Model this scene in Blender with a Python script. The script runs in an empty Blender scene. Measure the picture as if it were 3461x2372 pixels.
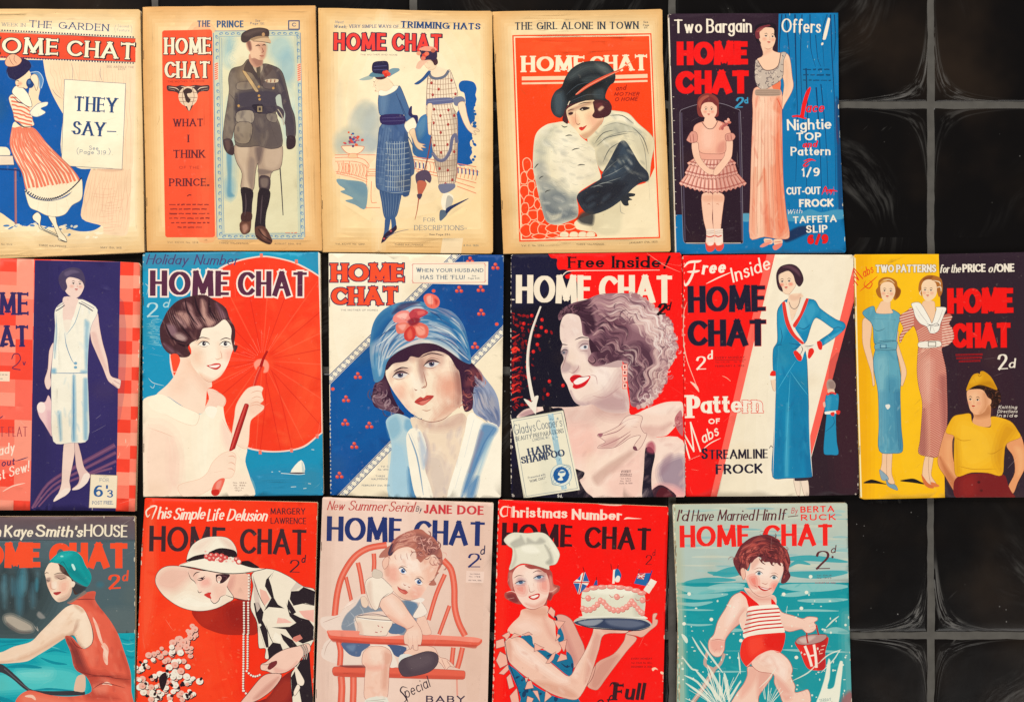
import bpy, bmesh, math, random
import numpy as np
from mathutils import Vector, geometry, noise
C = bpy.context.scene
COL = C.collection
random.seed(7)

# ------------------------------------------------------------------ camera, world, lamps, exposure
U = 0.000335                      # metres per photograph pixel on the floor
PX0, PY0 = 1730.5, 1186.0
def wx(px): return (px - PX0) * U
def wy(py): return -(py - PY0) * U
CAM_H = 1.12
cam_data = bpy.data.cameras.new('camera')
cam = bpy.data.objects.new('camera', cam_data); COL.objects.link(cam)
cam_data.sensor_fit = 'HORIZONTAL'; cam_data.sensor_width = 36.0
cam_data.lens = 36.0 * CAM_H / (3461 * U)
cam_data.clip_start = 0.05; cam_data.clip_end = 50
cam.location = (0, 0, CAM_H + 0.0025)
C.camera = cam

world = bpy.data.worlds.new('World'); C.world = world; world.use_nodes = True
bg = world.node_tree.nodes['Background']
bg.inputs['Color'].default_value = (1.0, 0.97, 0.93, 1); bg.inputs['Strength'].default_value = 0.16

def area(name, loc, target, size, sizey, power, col):
    ld = bpy.data.lights.new(name, 'AREA'); ld.shape = 'RECTANGLE'
    ld.size = size; ld.size_y = sizey; ld.energy = power; ld.color = col
    o = bpy.data.objects.new(name, ld); COL.objects.link(o); o.location = loc
    o.rotation_euler = (Vector(target) - Vector(loc)).to_track_quat('-Z', 'Y').to_euler()
    return o
area('window_light', (-1.3, 3.1, 2.1), (0.0, 0.0, 0), 1.8, 1.4, 240, (1.0, 0.98, 0.95))
area('room_light', (1.9, -2.7, 2.3), (0, 0, 0), 2.6, 2.0, 118, (1.0, 0.965, 0.92))

C.view_settings.view_transform = 'Standard'; C.view_settings.look = 'None'
C.view_settings.exposure = 0; C.view_settings.gamma = 1; C.view_settings.use_curve_mapping = False

# ------------------------------------------------------------------ object helpers
def tag(o, label=None, cat=None, group=None, kind=None):
    if label: o['label'] = label
    if cat: o['category'] = cat
    if group: o['group'] = group
    if kind: o['kind'] = kind
    return o
def empty(name, loc):
    o = bpy.data.objects.new(name, None); COL.objects.link(o); o.location = loc
    o.empty_display_size = 0.02
    return o
def obj(name, me, mat, parent=None, loc=None):
    o = bpy.data.objects.new(name, me); COL.objects.link(o)
    me.name = name
    if mat: me.materials.append(mat)
    if parent: o.parent = parent
    if loc: o.location = loc
    return o
def lin(c):
    c = np.asarray(c, float)
    return np.where(c <= 0.04045, c / 12.92, ((c + 0.055) / 1.055) ** 2.4)
def hexc(h):
    if not isinstance(h, str): return np.array(h, float)
    if len(h) == 3: h = h[0]*2 + h[1]*2 + h[2]*2
    return np.array([int(h[i:i+2], 16) / 255 for i in (0, 2, 4)])

# ------------------------------------------------------------------ lettering: a skeleton alphabet, swept with a pen
O_ = '@.43,.5,.43,.5,90,450'
FONT = {
'A': (.78, '0,0 .39,1|.39,1 .78,0|.14,.32 .64,.32'),
'B': (.58, '0,0 0,1|0,1 @.3,.76,.24,.24,90,-90 0,.52|0,.52 @.31,.26,.27,.26,90,-90 0,0'),
'C': (.72, '@.42,.5,.42,.5,44,316'),
'D': (.7, '0,0 0,1|0,1 @.28,.5,.42,.5,90,-90 0,0'),
'E': (.5, '0,0 0,1|0,1 .48,1|0,.52 .42,.52|0,0 .5,0'),
'F': (.48, '0,0 0,1|0,1 .48,1|0,.52 .4,.52'),
'G': (.82, '@.42,.5,.42,.5,46,340|.82,.44 .5,.44|.81,.44 .81,.1'),
'H': (.62, '0,0 0,1|.62,0 .62,1|0,.52 .62,.52'),
'I': (.0, '0,0 0,1'),
'J': (.32, '.32,1 .32,.22 @.16,.22,.16,.22,0,-160'),
'K': (.6, '0,0 0,1|.56,1 .02,.42|.18,.58 .6,0'),
'L': (.48, '0,1 0,0|0,0 .48,0'),
'M': (.84, '0,0 .05,1|.05,1 .42,.12|.42,.12 .79,1|.79,1 .84,0'),
'N': (.64, '0,0 0,1|0,1 .64,0|.64,0 .64,1'),
'O': (.86, O_),
'P': (.54, '0,0 0,1|0,1 @.28,.73,.26,.27,90,-90 0,.46'),
'Q': (.86, O_ + '|.5,.25 .86,-.1'),
'R': (.58, '0,0 0,1|0,1 @.28,.74,.25,.26,90,-90 0,.48|.24,.48 .58,0'),
'S': (.54, '~.5,.84 .4,.97 .26,1 .09,.93 .04,.75 .13,.6 .3,.51 .47,.41 .54,.25 .46,.07 .28,0 .12,.03 .01,.17'),
'T': (.68, '0,1 .68,1|.34,1 .34,0'),
'U': (.6, '0,1 0,.33 @.3,.3,.3,.3,180,360 .6,1'),
'V': (.72, '0,1 .36,0|.36,0 .72,1'),
'W': (1.0, '0,1 .27,0|.27,0 .5,.95|.5,.95 .73,0|.73,0 1,1'),
'X': (.64, '0,1 .64,0|.64,1 0,0'),
'Y': (.68, '0,1 .34,.48|.68,1 .34,.48|.34,.5 .34,0'),
'Z': (.58, '0,1 .58,1|.58,1 0,0|0,0 .58,0'),
'a': (.46, '@.23,.3,.23,.3,0,360|.46,.6 .46,0'),
'b': (.48, '0,1 0,0|@.24,.3,.24,.3,180,540'),
'c': (.4, '@.24,.3,.24,.3,48,312'),
'd': (.48, '@.24,.3,.24,.3,0,360|.48,1 .48,0'),
'e': (.48, '.02,.31 .47,.31 @.24,.3,.23,.3,5,312'),
'f': (.3, '~.34,.94 .25,1 .15,.93 .12,.76 .12,.4 .12,0|0,.6 .3,.6'),
'g': (.46, '@.23,.3,.23,.3,0,360|.46,.6 .46,-.12 @.23,-.12,.23,.2,0,-160'),
'h': (.44, '0,1 0,0|0,.33 @.22,.38,.22,.22,180,0 .44,0'),
'i': (0, '0,.56 0,0|0,.87 0,.9'),
'j': (.1, '.1,.6 .1,-.12 @-.04,-.12,.14,.18,0,-120|.1,.8 .1,.9'),
'k': (.4, '0,1 0,0|.37,.6 .02,.24|.12,.34 .4,0'),
'l': (0, '0,1 0,0'),
'm': (.7, '0,.6 0,0|0,.35 @.175,.4,.175,.2,180,0 .35,0|.35,.35 @.525,.4,.175,.2,180,0 .7,0'),
'n': (.42, '0,.6 0,0|0,.33 @.21,.38,.21,.22,180,0 .42,0'),
'o': (.48, '@.24,.3,.24,.3,90,450'),
'p': (.48, '0,.6 0,-.35|@.24,.3,.24,.3,180,540'),
'q': (.48, '@.24,.3,.24,.3,0,360|.48,.6 .48,-.35'),
'r': (.28, '0,.6 0,0|0,.33 @.2,.37,.2,.23,180,60'),
's': (.36, '~.34,.5 .25,.6 .1,.58 .04,.46 .12,.36 .27,.29 .36,.17 .28,.03 .13,0 .01,.1'),
't': (.28, '.12,.88 .12,.14 @.24,.14,.12,.14,180,300|0,.6 .28,.6'),
'u': (.42, '0,.6 0,.22 @.21,.22,.21,.22,180,360|.42,.6 .42,0'),
'v': (.42, '0,.6 .21,0|.21,0 .42,.6'),
'w': (.66, '0,.6 .17,0|.17,0 .33,.56|.33,.56 .49,0|.49,0 .66,.6'),
'x': (.4, '0,.6 .4,0|.4,.6 0,0'),
'y': (.42, '0,.6 .22,.02|.42,.6 .12,-.34'),
'z': (.38, '0,.6 .38,.6|.38,.6 0,0|0,0 .38,0'),
'0': (.52, '@.26,.5,.26,.5,90,450'), '1': (.12, '0,.82 .12,1 .12,0'),
'2': (.5, '~.02,.76 .08,.93 .25,1 .42,.93 .47,.75 .4,.55 .2,.28 0,0|0,0 .52,0'),
'3': (.5, '~.03,.86 .2,1 .4,.95 .46,.78 .38,.6 .2,.54|~.2,.54 .42,.47 .5,.28 .42,.07 .22,0 0,.12'),
'4': (.56, '.42,0 .42,1 0,.3 .56,.3'), '5': (.5, '.46,1 .08,1 .04,.58|~.04,.56 .22,.63 .42,.55 .5,.33 .42,.08 .2,0 0,.1'),
'6': (.52, '~.46,.96 .28,.98 .1,.8 .01,.45 .05,.15 .22,0 .42,.07 .51,.3 .42,.53 .24,.58 .04,.42'),
'7': (.5, '0,1 .5,1|.5,1 .14,0'), '8': (.5, '@.25,.76,.2,.24,90,450|@.25,.27,.25,.27,90,450'),
'9': (.52, '~.06,.04 .24,.02 .42,.2 .51,.55 .47,.85 .3,1 .1,.93 .01,.7 .1,.47 .28,.42 .48,.58'),
'.': (0, '0,0 0,.05'), ',': (.03, '.04,.05 -.02,-.16'), "'": (0, '0,1 0,.78'), '!': (.1, '.1,1 .04,.3|0,0 0,.05'),
'?': (.4, '~.0,.8 .1,.97 .25,1 .4,.88 .38,.68 .22,.5 .2,.3|.2,0 .2,.05'),
'-': (.3, '0,.36 .3,.36'), '_': (.7, '0,.42 .7,.42'), '/': (.4, '0,-.1 .4,1.05'), '"': (.14, '0,1 0,.78|.14,1 .14,.78'),
'(': (.16, '~.16,1.1 .03,.8 0,.45 .03,.1 .16,-.2'), ')': (.16, '~0,1.1 .13,.8 .16,.45 .13,.1 0,-.2'),
';': (.03, '.04,.05 -.02,-.16|.03,.5 .03,.55'), ':': (0, '0,0 0,.05|0,.5 0,.55'), '&': (.6, '~.6,.05 .4,.35 .15,.75 .2,.95 .35,.95 .38,.78 .1,.5 0,.25 .1,.05 .3,0 .5,.2 .58,.45'),
}
def cr(pts, closed, n=4, corners=None):
    """Catmull-Rom through the points; flagged points are corners."""
    P = [np.array(p, float) for p in pts]; N = len(P)
    if N < 3: return P
    cs = corners or [False] * N
    out = []
    rng = range(N) if closed else range(N - 1)
    for i in rng:
        a, b = P[i], P[(i+1) % N]
        pa = P[i-1] if (closed or i > 0) else a
        pb = P[(i+2) % N] if (closed or i + 2 < N) else b
        ma = (b - pa) * .5; mb = (pb - a) * .5
        L = np.linalg.norm(b - a)
        for m, k in ((ma, 1), (mb, 1)):
            pass
        la, lb = np.linalg.norm(ma), np.linalg.norm(mb)
        if la > L: ma = ma * (L / la)
        if lb > L: mb = mb * (L / lb)
        if cs[i]: ma = (b - a) * .4
        if cs[(i+1) % N]: mb = (b - a) * .4
        k = n
        if cs[i] and cs[(i+1) % N]: k = 1
        for j in range(k):
            t = j / k; t2, t3 = t*t, t*t*t
            out.append((2*t3-3*t2+1)*a + (t3-2*t2+t)*ma + (-2*t3+3*t2)*b + (t3-t2)*mb)
    if not closed: out.append(P[-1])
    return out
def stroke_poly(pts, wfun):
    """outline of a stroke along pts; wfun(t, direction) is its full width"""
    P = [np.array(p, float) for p in pts]
    Q = [P[0]]
    for p in P[1:]:
        if np.linalg.norm(p - Q[-1]) > 1e-6: Q.append(p)
    if len(Q) < 2: return None
    N = len(Q); Ls = []; Rs = []
    closed = np.linalg.norm(Q[0] - Q[-1]) < 1e-4
    for i in range(N):
        if closed and i in (0, N-1): d0 = Q[-1] - Q[-2]; d1 = Q[1] - Q[0]
        else:
            d1 = Q[min(i+1, N-1)] - Q[min(i, N-2)]
            d0 = Q[max(i, 1)] - Q[max(i-1, 0)]
        d0 = d0 / np.linalg.norm(d0); d1 = d1 / np.linalg.norm(d1)
        t = d0 + d1; l = np.linalg.norm(t)
        t = d1 if l < 1e-3 else t / l
        nrm = np.array([-t[1], t[0]])
        mit = min(1.6, 1 / max(.3, abs(np.dot(nrm, np.array([-d1[1], d1[0]])))))
        w = wfun(i / (N-1), t) * .5 * mit
        Ls.append(Q[i] + nrm * w); Rs.append(Q[i] - nrm * w)
    return Ls + Rs[::-1]
_gl = {}
def glyph(ch, seg):
    if (ch, seg) in _gl: return _gl[(ch, seg)]
    w, s = FONT[ch]; strokes = []
    for st in s.split('|'):
        sm = st.startswith('~'); st = st.lstrip('~'); pts = []
        for tk in st.split():
            if tk[0] == '@':
                cx, cy, rx, ry, a0, a1 = map(float, tk[1:].split(','))
                k = max(3, int(abs(a1 - a0) / 360 * seg))
                for j in range(k+1):
                    a = math.radians(a0 + (a1-a0) * j / k); pts.append((cx + rx*math.cos(a), cy + ry*math.sin(a)))
            else: pts.append(tuple(map(float, tk.split(','))))
        if sm: pts = cr(pts, False, 3 if seg > 10 else 2)
        strokes.append(pts)
    _gl[(ch, seg)] = (w, strokes)
    return w, strokes
def text_contours(s, p0, p1, h, w=.14, thin=1., serif=0., it=0., gap=.16, space=.42, arc=0., yoff=0., drop=1.):
    """contours of s, its baseline running from p0 to p1, cap height h; w = pen, thin = hairline ratio"""
    seg = 22 if h > 22 else (12 if h > 9 else 8)
    x = 0.; items = []
    for ch in s:
        if ch == ' ': x += space; continue
        gw, st = glyph(ch, seg)
        items.append((x + w*.5, st)); x += gw + w + gap
    tot = x - gap
    p0 = np.array(p0, float); p1 = np.array(p1, float); L = np.linalg.norm(p1 - p0)
    sx = L / tot; e = (p1 - p0) / L; up = np.array([e[1], -e[0]])
    k = sx / h                        # letters are squeezed: keep the pen even on the page
    out = []
    wn = w * h * (min(1., max(.62, k ** .6)))
    def place(q, ox):
        X = (ox + q[0]) * sx + it * q[1] * h; Y = q[1] * h + yoff
        if arc: Y += arc * h * (1 - (2*X/L - 1)**2)
        return p0 + e * X + up * Y
    def wf(t, d):
        return wn * (thin + (1-thin) * abs(np.dot(d, up)))
    for ox, st in items:
        for pts in st:
            q = [place(np.array(pt) * (1, (1 - w) if True else 1) + (0, w*.5), ox) for pt in pts]
            # extend free ends by half a pen so caps reach the full height
            if len(q) >= 2 and np.linalg.norm(q[0] - q[-1]) > 1e-4:
                q = list(q)
                d = q[0] - q[1]; n_ = np.linalg.norm(d)
                if n_ > 1e-6: q[0] = q[0] + d / n_ * wf(0, d/n_) * .45
                d = q[-1] - q[-2]; n_ = np.linalg.norm(d)
                if n_ > 1e-6: q[-1] = q[-1] + d / n_ * wf(1, d/n_) * .45
            c = stroke_poly(q, wf)
            if c is not None: out.append(c)
            if serif:
                for a, b in ((q[0], q[1]), (q[-1], q[-2])):
                    d = a - b; n_ = np.linalg.norm(d)
                    if n_ < 1e-6 or np.linalg.norm(q[0] - q[-1]) < 1e-4: continue
                    d = d / n_
                    if abs(np.dot(d, up)) > .75:
                        hw = wn * .5 + serif * h; th = min(max(wn * thin, .05*h), .075*h)
                        base = a - d * th * .5
                        out.append(stroke_poly([base - e*hw, base + e*hw], lambda t, dd: th))
                    elif abs(np.dot(d, up)) < .3 and len(q) == 2:   # arms of E, F, T: a beak
                        hw = serif * h * 1.2 + wn * thin * .5; th = min(wn * thin, .06*h)
                        out.append(stroke_poly([a - up*hw*.9, a + up*hw*.9], lambda t, dd: th))
    return out

# ------------------------------------------------------------------ printed sheets: one flat map of inked regions per cover
class Sheet:
    def __init__(s, outline, paper, x0=0, y0=0, k=1.):
        s.sh = []; s.x0, s.y0, s.k = x0, y0, k
        s.paper = hexc(paper); s.rnd = random.Random(3)
        s.outline = s.P(outline, False)
    def V(s, x0, y0, k): s.x0, s.y0, s.k = x0, y0, k; return s
    def tr(s, p): return np.array([s.x0 + p[0] * s.k, s.y0 + p[1] * s.k])
    def raw(s, t):
        pts, cs = [], []
        if isinstance(t, str):
            for tk in t.split():
                c = tk.endswith('!'); a, b = tk.rstrip('!').split(','); pts.append((float(a), float(b))); cs.append(c)
        else: pts = list(t); cs = [False] * len(pts)
        return pts, cs
    def P(s, t, sm=True, closed=True):
        pts, cs = s.raw(t); pts = [s.tr(p) for p in pts]
        if sm and len(pts) > 2: pts = cr(pts, closed, 4, cs)
        return [np.array(p) for p in pts]
    def add(s, col, cons, a=1., rule='nz', clip=None, g=None):
        s.sh.append((hexc(col), [np.array(c) for c in cons if c is not None], a, rule, clip, g)); return len(s.sh) - 1
    def p(s, col, t, sm=True, a=1., f=0., clip=None, g=None, n=3, ln=None, lw=1.2):
        """filled outline; f feathers its edge, g=(x0,y0,x1,y1,colour) fades to a second ink, ln draws a line round it"""
        c = s.P(t, sm)
        if g: g = (s.tr(g[:2]), s.tr(g[2:4]), hexc(g[4]))
        if f: return s.soft(col, c, a, f * s.k, clip, g, n)
        i = s.add(col, [c], a, 'nz', clip, g)
        if ln: s.add(ln, [stroke_poly(c + [c[0]], lambda t, d: lw * s.k)], 1, 'nz', clip)
        return i
    def soft(s, col, c, a, f, clip, g, n):
        c = np.array(c); ar = np.sum(c[:, 0] * np.roll(c[:, 1], -1) - c[:, 1] * np.roll(c[:, 0], -1))
        d = np.roll(c, -1, 0) - np.roll(c, 1, 0); l = np.linalg.norm(d, axis=1, keepdims=True); l[l < 1e-9] = 1
        nr = np.stack([d[:, 1], -d[:, 0]], 1) / l * (1 if ar > 0 else -1)
        prev = 0; i = None
        for k in range(n):
            off = f * (.5 - k / (n - 1))
            tgt = a * (k + 1) / n; al = (tgt - prev) / (1 - prev) if prev < 1 else 1; prev = tgt
            i = s.add(col, [c + nr * off], al, 'nz', clip, g)
        return i
    def l(s, col, t, w, w1=None, sm=True, a=1., clip=None, taper=False):
        """a drawn line of width w (to w1), tapering at both ends if asked"""
        c = s.P(t, sm, False); w1 = w if w1 is None else w1
        def wf(u, d):
            q = (w + (w1 - w) * u) * s.k
            return q * (max(.15, math.sin(math.pi * min(max(u, .03), .97)) ** .6)) if taper else q
        return s.add(col, [stroke_poly(c, wf)], a, 'nz', clip)
    def ls(s, col, ts, w, **kw):
        for t in ts.split(';'): s.l(col, t.strip(), w, **kw)
    def e(s, col, cx, cy, rx, ry=None, rot=0, a=1., f=0., clip=None, seg=None, n=3, g=None):
        ry = rx if ry is None else ry; seg = seg or (20 if max(rx, ry) * s.k > 8 else 9); r = math.radians(rot)
        c = [s.tr((cx + rx*math.cos(q)*math.cos(r) - ry*math.sin(q)*math.sin(r), cy + rx*math.cos(q)*math.sin(r) + ry*math.sin(q)*math.cos(r)))
             for q in [2*math.pi*i/seg for i in range(seg)]]
        if g: g = (s.tr(g[:2]), s.tr(g[2:4]), hexc(g[4]))
        return s.soft(col, c, a, f*s.k, clip, g, n) if f else s.add(col, [c], a, 'nz', clip, g)
    def t(s, txt, x0, y0, x1, y1, h, col, a=1., clip=None, ol=None, ow=0., sh=None, **kw):
        """lettering from baseline (x0,y0) to (x1,y1); ol/ow = an outline ink and width, sh=(dx,dy,ink) = a drop shade"""
        p0, p1 = s.tr((x0, y0)), s.tr((x1, y1)); H = h * s.k
        if sh:
            d = np.array(sh[:2]) * s.k
            q = dict(kw); q['w'] = kw.get('w', .14) + 2*ow*s.k/H
            s._txt(txt, p0 + d, p1 + d, H, sh[2], a, clip, ow*s.k, kw)
        if ol: s._txt(txt, p0, p1, H, ol, a, clip, ow*s.k, kw)
        return s._txt(txt, p0, p1, H, col, a, clip, 0, kw)
    def _txt(s, txt, p0, p1, H, col, a, clip, grow, kw):
        cons = text_contours(txt, p0, p1, H, **kw)
        if grow:
            g2 = []
            for c in cons:      # fatten each pen stroke for the outline
                c = np.array(c); d = np.roll(c, -1, 0) - np.roll(c, 1, 0)
                e0 = np.roll(c, -1, 0) - c; e1 = c - np.roll(c, 1, 0)
                n0 = np.stack([-e0[:, 1], e0[:, 0]], 1); n1 = np.stack([-e1[:, 1], e1[:, 0]], 1)
                for m in (n0, n1):
                    q = np.linalg.norm(m, axis=1, keepdims=True); q[q < 1e-9] = 1; m /= q
                m = n0 + n1; q = np.linalg.norm(m, axis=1, keepdims=True)
                q[q < .5] = 1; m = m / q
                dd = np.sum(m * n0, axis=1, keepdims=True); m = m / np.clip(dd, .6, 1)
                ar = np.sum(c[:, 0]*np.roll(c[:, 1], -1) - c[:, 1]*np.roll(c[:, 0], -1))
                g2.append(c - m * grow * (1 if ar > 0 else -1) )
            cons = g2
        return s.add(col, cons, a, 'nz', clip)
    def rows(s, col, x0, y0, x1, y1, n, h, a=.7, seed=1):
        """lines of very small print, as words"""
        r = random.Random(seed)
        for i in range(n):
            y = y0 + (y1 - y0) * i / max(1, n-1); x = x0 + (r.random()*.06*(x1-x0)); e = x1 - r.random()*.06*(x1-x0)
            while x < e - h:
                w = min(h * r.uniform(1.2, 4.2), e - x)
                q = [(x + w*j/4, y + h*r.uniform(-.12, .12)) for j in range(5)]
                s.l(col, q, h * r.uniform(.45, .75), sm=False, a=a); x += w + h * .75
    # ---- turn the inked regions into a mesh of non-overlapping triangles
    def build(s, grid=18.0):
        ol = np.array(s.outline); org = ol.mean(0)
        mn, mx = ol.min(0), ol.max(0)
        V, E = [], []
        def addc(c):
            b = len(V); n = len(c)
            V.extend([Vector(((p[0]-org[0]), (p[1]-org[1]))) for p in c])
            E.extend([(b+i, b+(i+1) % n) for i in range(n)])
        addc(ol)
        keep = []
        for sh in s.sh:
            cs = [c for c in sh[1] if len(c) >= 3]
            keep.append((sh[0], cs, *sh[2:]))
            for c in cs:
                if c[:, 0].max() < mn[0] or c[:, 0].min() > mx[0] or c[:, 1].max() < mn[1] or c[:, 1].min() > mx[1]: continue
                c = np.round(c, 2); q = [c[0]]
                for p in c[1:]:
                    if abs(p - q[-1]).max() > .05: q.append(p)
                if len(q) >= 3: addc(q)
        r = random.Random(5)
        nx = int((mx[0]-mn[0]) / grid); ny = int((mx[1]-mn[1]) / grid)
        for i in range(1, nx):
            for j in range(1, ny):
                V.append(Vector((mn[0] + (i + r.uniform(-.2, .2)) * grid - org[0], mn[1] + (j + r.uniform(-.2, .2)) * grid - org[1])))
        res = geometry.delaunay_2d_cdt(V, E, [], 0, 0.02)
        P = np.array([(v[0], v[1]) for v in res[0]]) + org
        T = np.array([f for f in res[2] if len(f) == 3], int)
        def inside(cen, cons, rule):
            w = np.zeros(len(cen), int)
            for c in cons:
                x, y = c[:, 0], c[:, 1]; lo, hi = c.min(0), c.max(0)
                m = np.nonzero((cen[:, 0] >= lo[0]) & (cen[:, 0] <= hi[0]) & (cen[:, 1] >= lo[1]) & (cen[:, 1] <= hi[1]))[0]
                if not len(m): continue
                q = cen[m]; x2, y2 = np.roll(x, -1), np.roll(y, -1)
                up = (y[None] <= q[:, 1:]) & (y2[None] > q[:, 1:]); dn = (y[None] > q[:, 1:]) & (y2[None] <= q[:, 1:])
                isl = (x2-x)[None]*(q[:, 1:]-y[None]) - (q[:, :1]-x[None])*(y2-y)[None]
                w[m] += (up & (isl > 0)).sum(1) - (dn & (isl < 0)).sum(1)
            return (w != 0) if rule == 'nz' else (w % 2 != 0)
        cen = P[T].mean(1)
        ok = inside(cen, [ol], 'nz'); T = T[ok]; cen = cen[ok]
        col = np.tile(s.paper, (len(T), 3, 1))
        masks = {}
        need = {sh[4] for sh in keep if sh[4] is not None}
        for i, (c, cons, a, rule, clip, g) in enumerate(keep):
            m = inside(cen, cons, rule)
            if i in need: masks[i] = m.copy()
            if clip is not None: m &= masks[clip]
            k = np.nonzero(m)[0]
            if not len(k): continue
            if g is None: ink = c
            else:
                a0, a1, c2 = g; d = a1 - a0
                u = np.clip(((P[T[k]] - a0) @ d) / (d @ d), 0, 1)[..., None]
                ink = c * (1-u) + c2 * u
            col[k] = col[k] * (1-a) + ink * a
        return P, T, col

ALB = 0.80
def print_mat(name, tone=1., rough=.5, spec=.35, blotch=.12, age=(.62, .42, .20), grain=.10):
    m = bpy.data.materials.new(name); m.use_nodes = True; nt = m.node_tree; N = nt.nodes; L = nt.links
    b = N['Principled BSDF']
    at = N.new('ShaderNodeAttribute'); at.attribute_name = 'ink'
    tc = N.new('ShaderNodeTexCoord')
    def nz(scale, det, lo, hi, o0, o1):
        n = N.new('ShaderNodeTexNoise'); n.inputs['Scale'].default_value = scale; n.inputs['Detail'].default_value = det
        L.new(tc.outputs['Object'], n.inputs['Vector'])
        r = N.new('ShaderNodeMapRange'); r.inputs[1].default_value = lo; r.inputs[2].default_value = hi
        r.inputs[3].default_value = o0; r.inputs[4].default_value = o1
        L.new(n.outputs['Fac'], r.inputs[0]); return r.outputs[0]
    def mix(kind, fac, a, bb):
        x = N.new('ShaderNodeMix'); x.data_type = 'RGBA'; x.blend_type = kind
        if isinstance(fac, float): x.inputs[0].default_value = fac
        else: L.new(fac, x.inputs[0])
        L.new(a, x.inputs[6])
        if isinstance(bb, tuple): x.inputs[7].default_value = (*bb, 1)
        else: L.new(bb, x.inputs[7])
        return x.outputs[2]
    c = at.outputs['Color']
    c = mix('MULTIPLY', nz(9, 4, .42, .75, 0., blotch), c, age)          # foxing of the old paper
    c = mix('MULTIPLY', nz(70, 5, .45, .8, 0., grain*.9), c, (.55, .5, .45))    # uneven ink
    c = mix('MIX', nz(1500, 2, .45, .8, 0., grain*.35), c, (.45, .38, .30))     # paper tooth
    c = mix('MIX', nz(160, 6, .66, .80, 0., .12), c, (.6, .5, .38))         # rubbed specks
    L.new(c, b.inputs['Base Color'])
    b.inputs['Roughness'].default_value = rough
    b.inputs['Specular IOR Level'].default_value = spec
    n = N.new('ShaderNodeTexNoise'); n.inputs['Scale'].default_value = 48; n.inputs['Detail'].default_value = 7; n.inputs['Roughness'].default_value = .6
    L.new(tc.outputs['Object'], n.inputs['Vector'])
    bp = N.new('ShaderNodeBump'); bp.inputs['Strength'].default_value = .35; bp.inputs['Distance'].default_value = .0016
    L.new(n.outputs['Fac'], bp.inputs['Height']); L.new(bp.outputs['Normal'], b.inputs['Normal'])
    return m
def flat_mat(name, col, rough=.7, n2=None, scale=200, fac=.5, metal=0.):
    m = bpy.data.materials.new(name); m.use_nodes = True; nt = m.node_tree; N = nt.nodes; L = nt.links
    b = N['Principled BSDF']; b.inputs['Roughness'].default_value = rough; b.inputs['Metallic'].default_value = metal
    tc = N.new('ShaderNodeTexCoord'); n = N.new('ShaderNodeTexNoise'); n.inputs['Scale'].default_value = scale; n.inputs['Detail'].default_value = 4
    L.new(tc.outputs['Object'], n.inputs['Vector'])
    x = N.new('ShaderNodeMix'); x.data_type = 'RGBA'; x.inputs[6].default_value = (*col, 1); x.inputs[7].default_value = (*(n2 or tuple(c*fac for c in col)), 1)
    L.new(n.outputs['Fac'], x.inputs[0]); L.new(x.outputs[2], b.inputs['Base Color'])
    return m

def page_mat():
    """the cut edges of the leaves: thin lines of cream and shade stacked in height"""
    m = bpy.data.materials.new('page_edges'); m.use_nodes = True; nt = m.node_tree; N = nt.nodes; L = nt.links
    b = N['Principled BSDF']; b.inputs['Roughness'].default_value = .85
    tc = N.new('ShaderNodeTexCoord'); mp = N.new('ShaderNodeMapping'); mp.inputs['Scale'].default_value = (6, 6, 5200)
    n = N.new('ShaderNodeTexNoise'); n.inputs['Scale'].default_value = 1; n.inputs['Detail'].default_value = 3
    L.new(tc.outputs['Object'], mp.inputs['Vector']); L.new(mp.outputs['Vector'], n.inputs['Vector'])
    r = N.new('ShaderNodeValToRGB'); r.color_ramp.elements[0].color = (.30, .19, .09, 1); r.color_ramp.elements[1].color = (.66, .50, .30, 1)
    r.color_ramp.elements[0].position = .35; r.color_ramp.elements[1].position = .65
    L.new(n.outputs['Fac'], r.inputs[0]); L.new(r.outputs[0], b.inputs['Base Color'])
    return m
PAGES = page_mat()
STAPLE = flat_mat('staple_steel', (.22, .16, .11), .45, (.10, .05, .03), 900, metal=.8)

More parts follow.
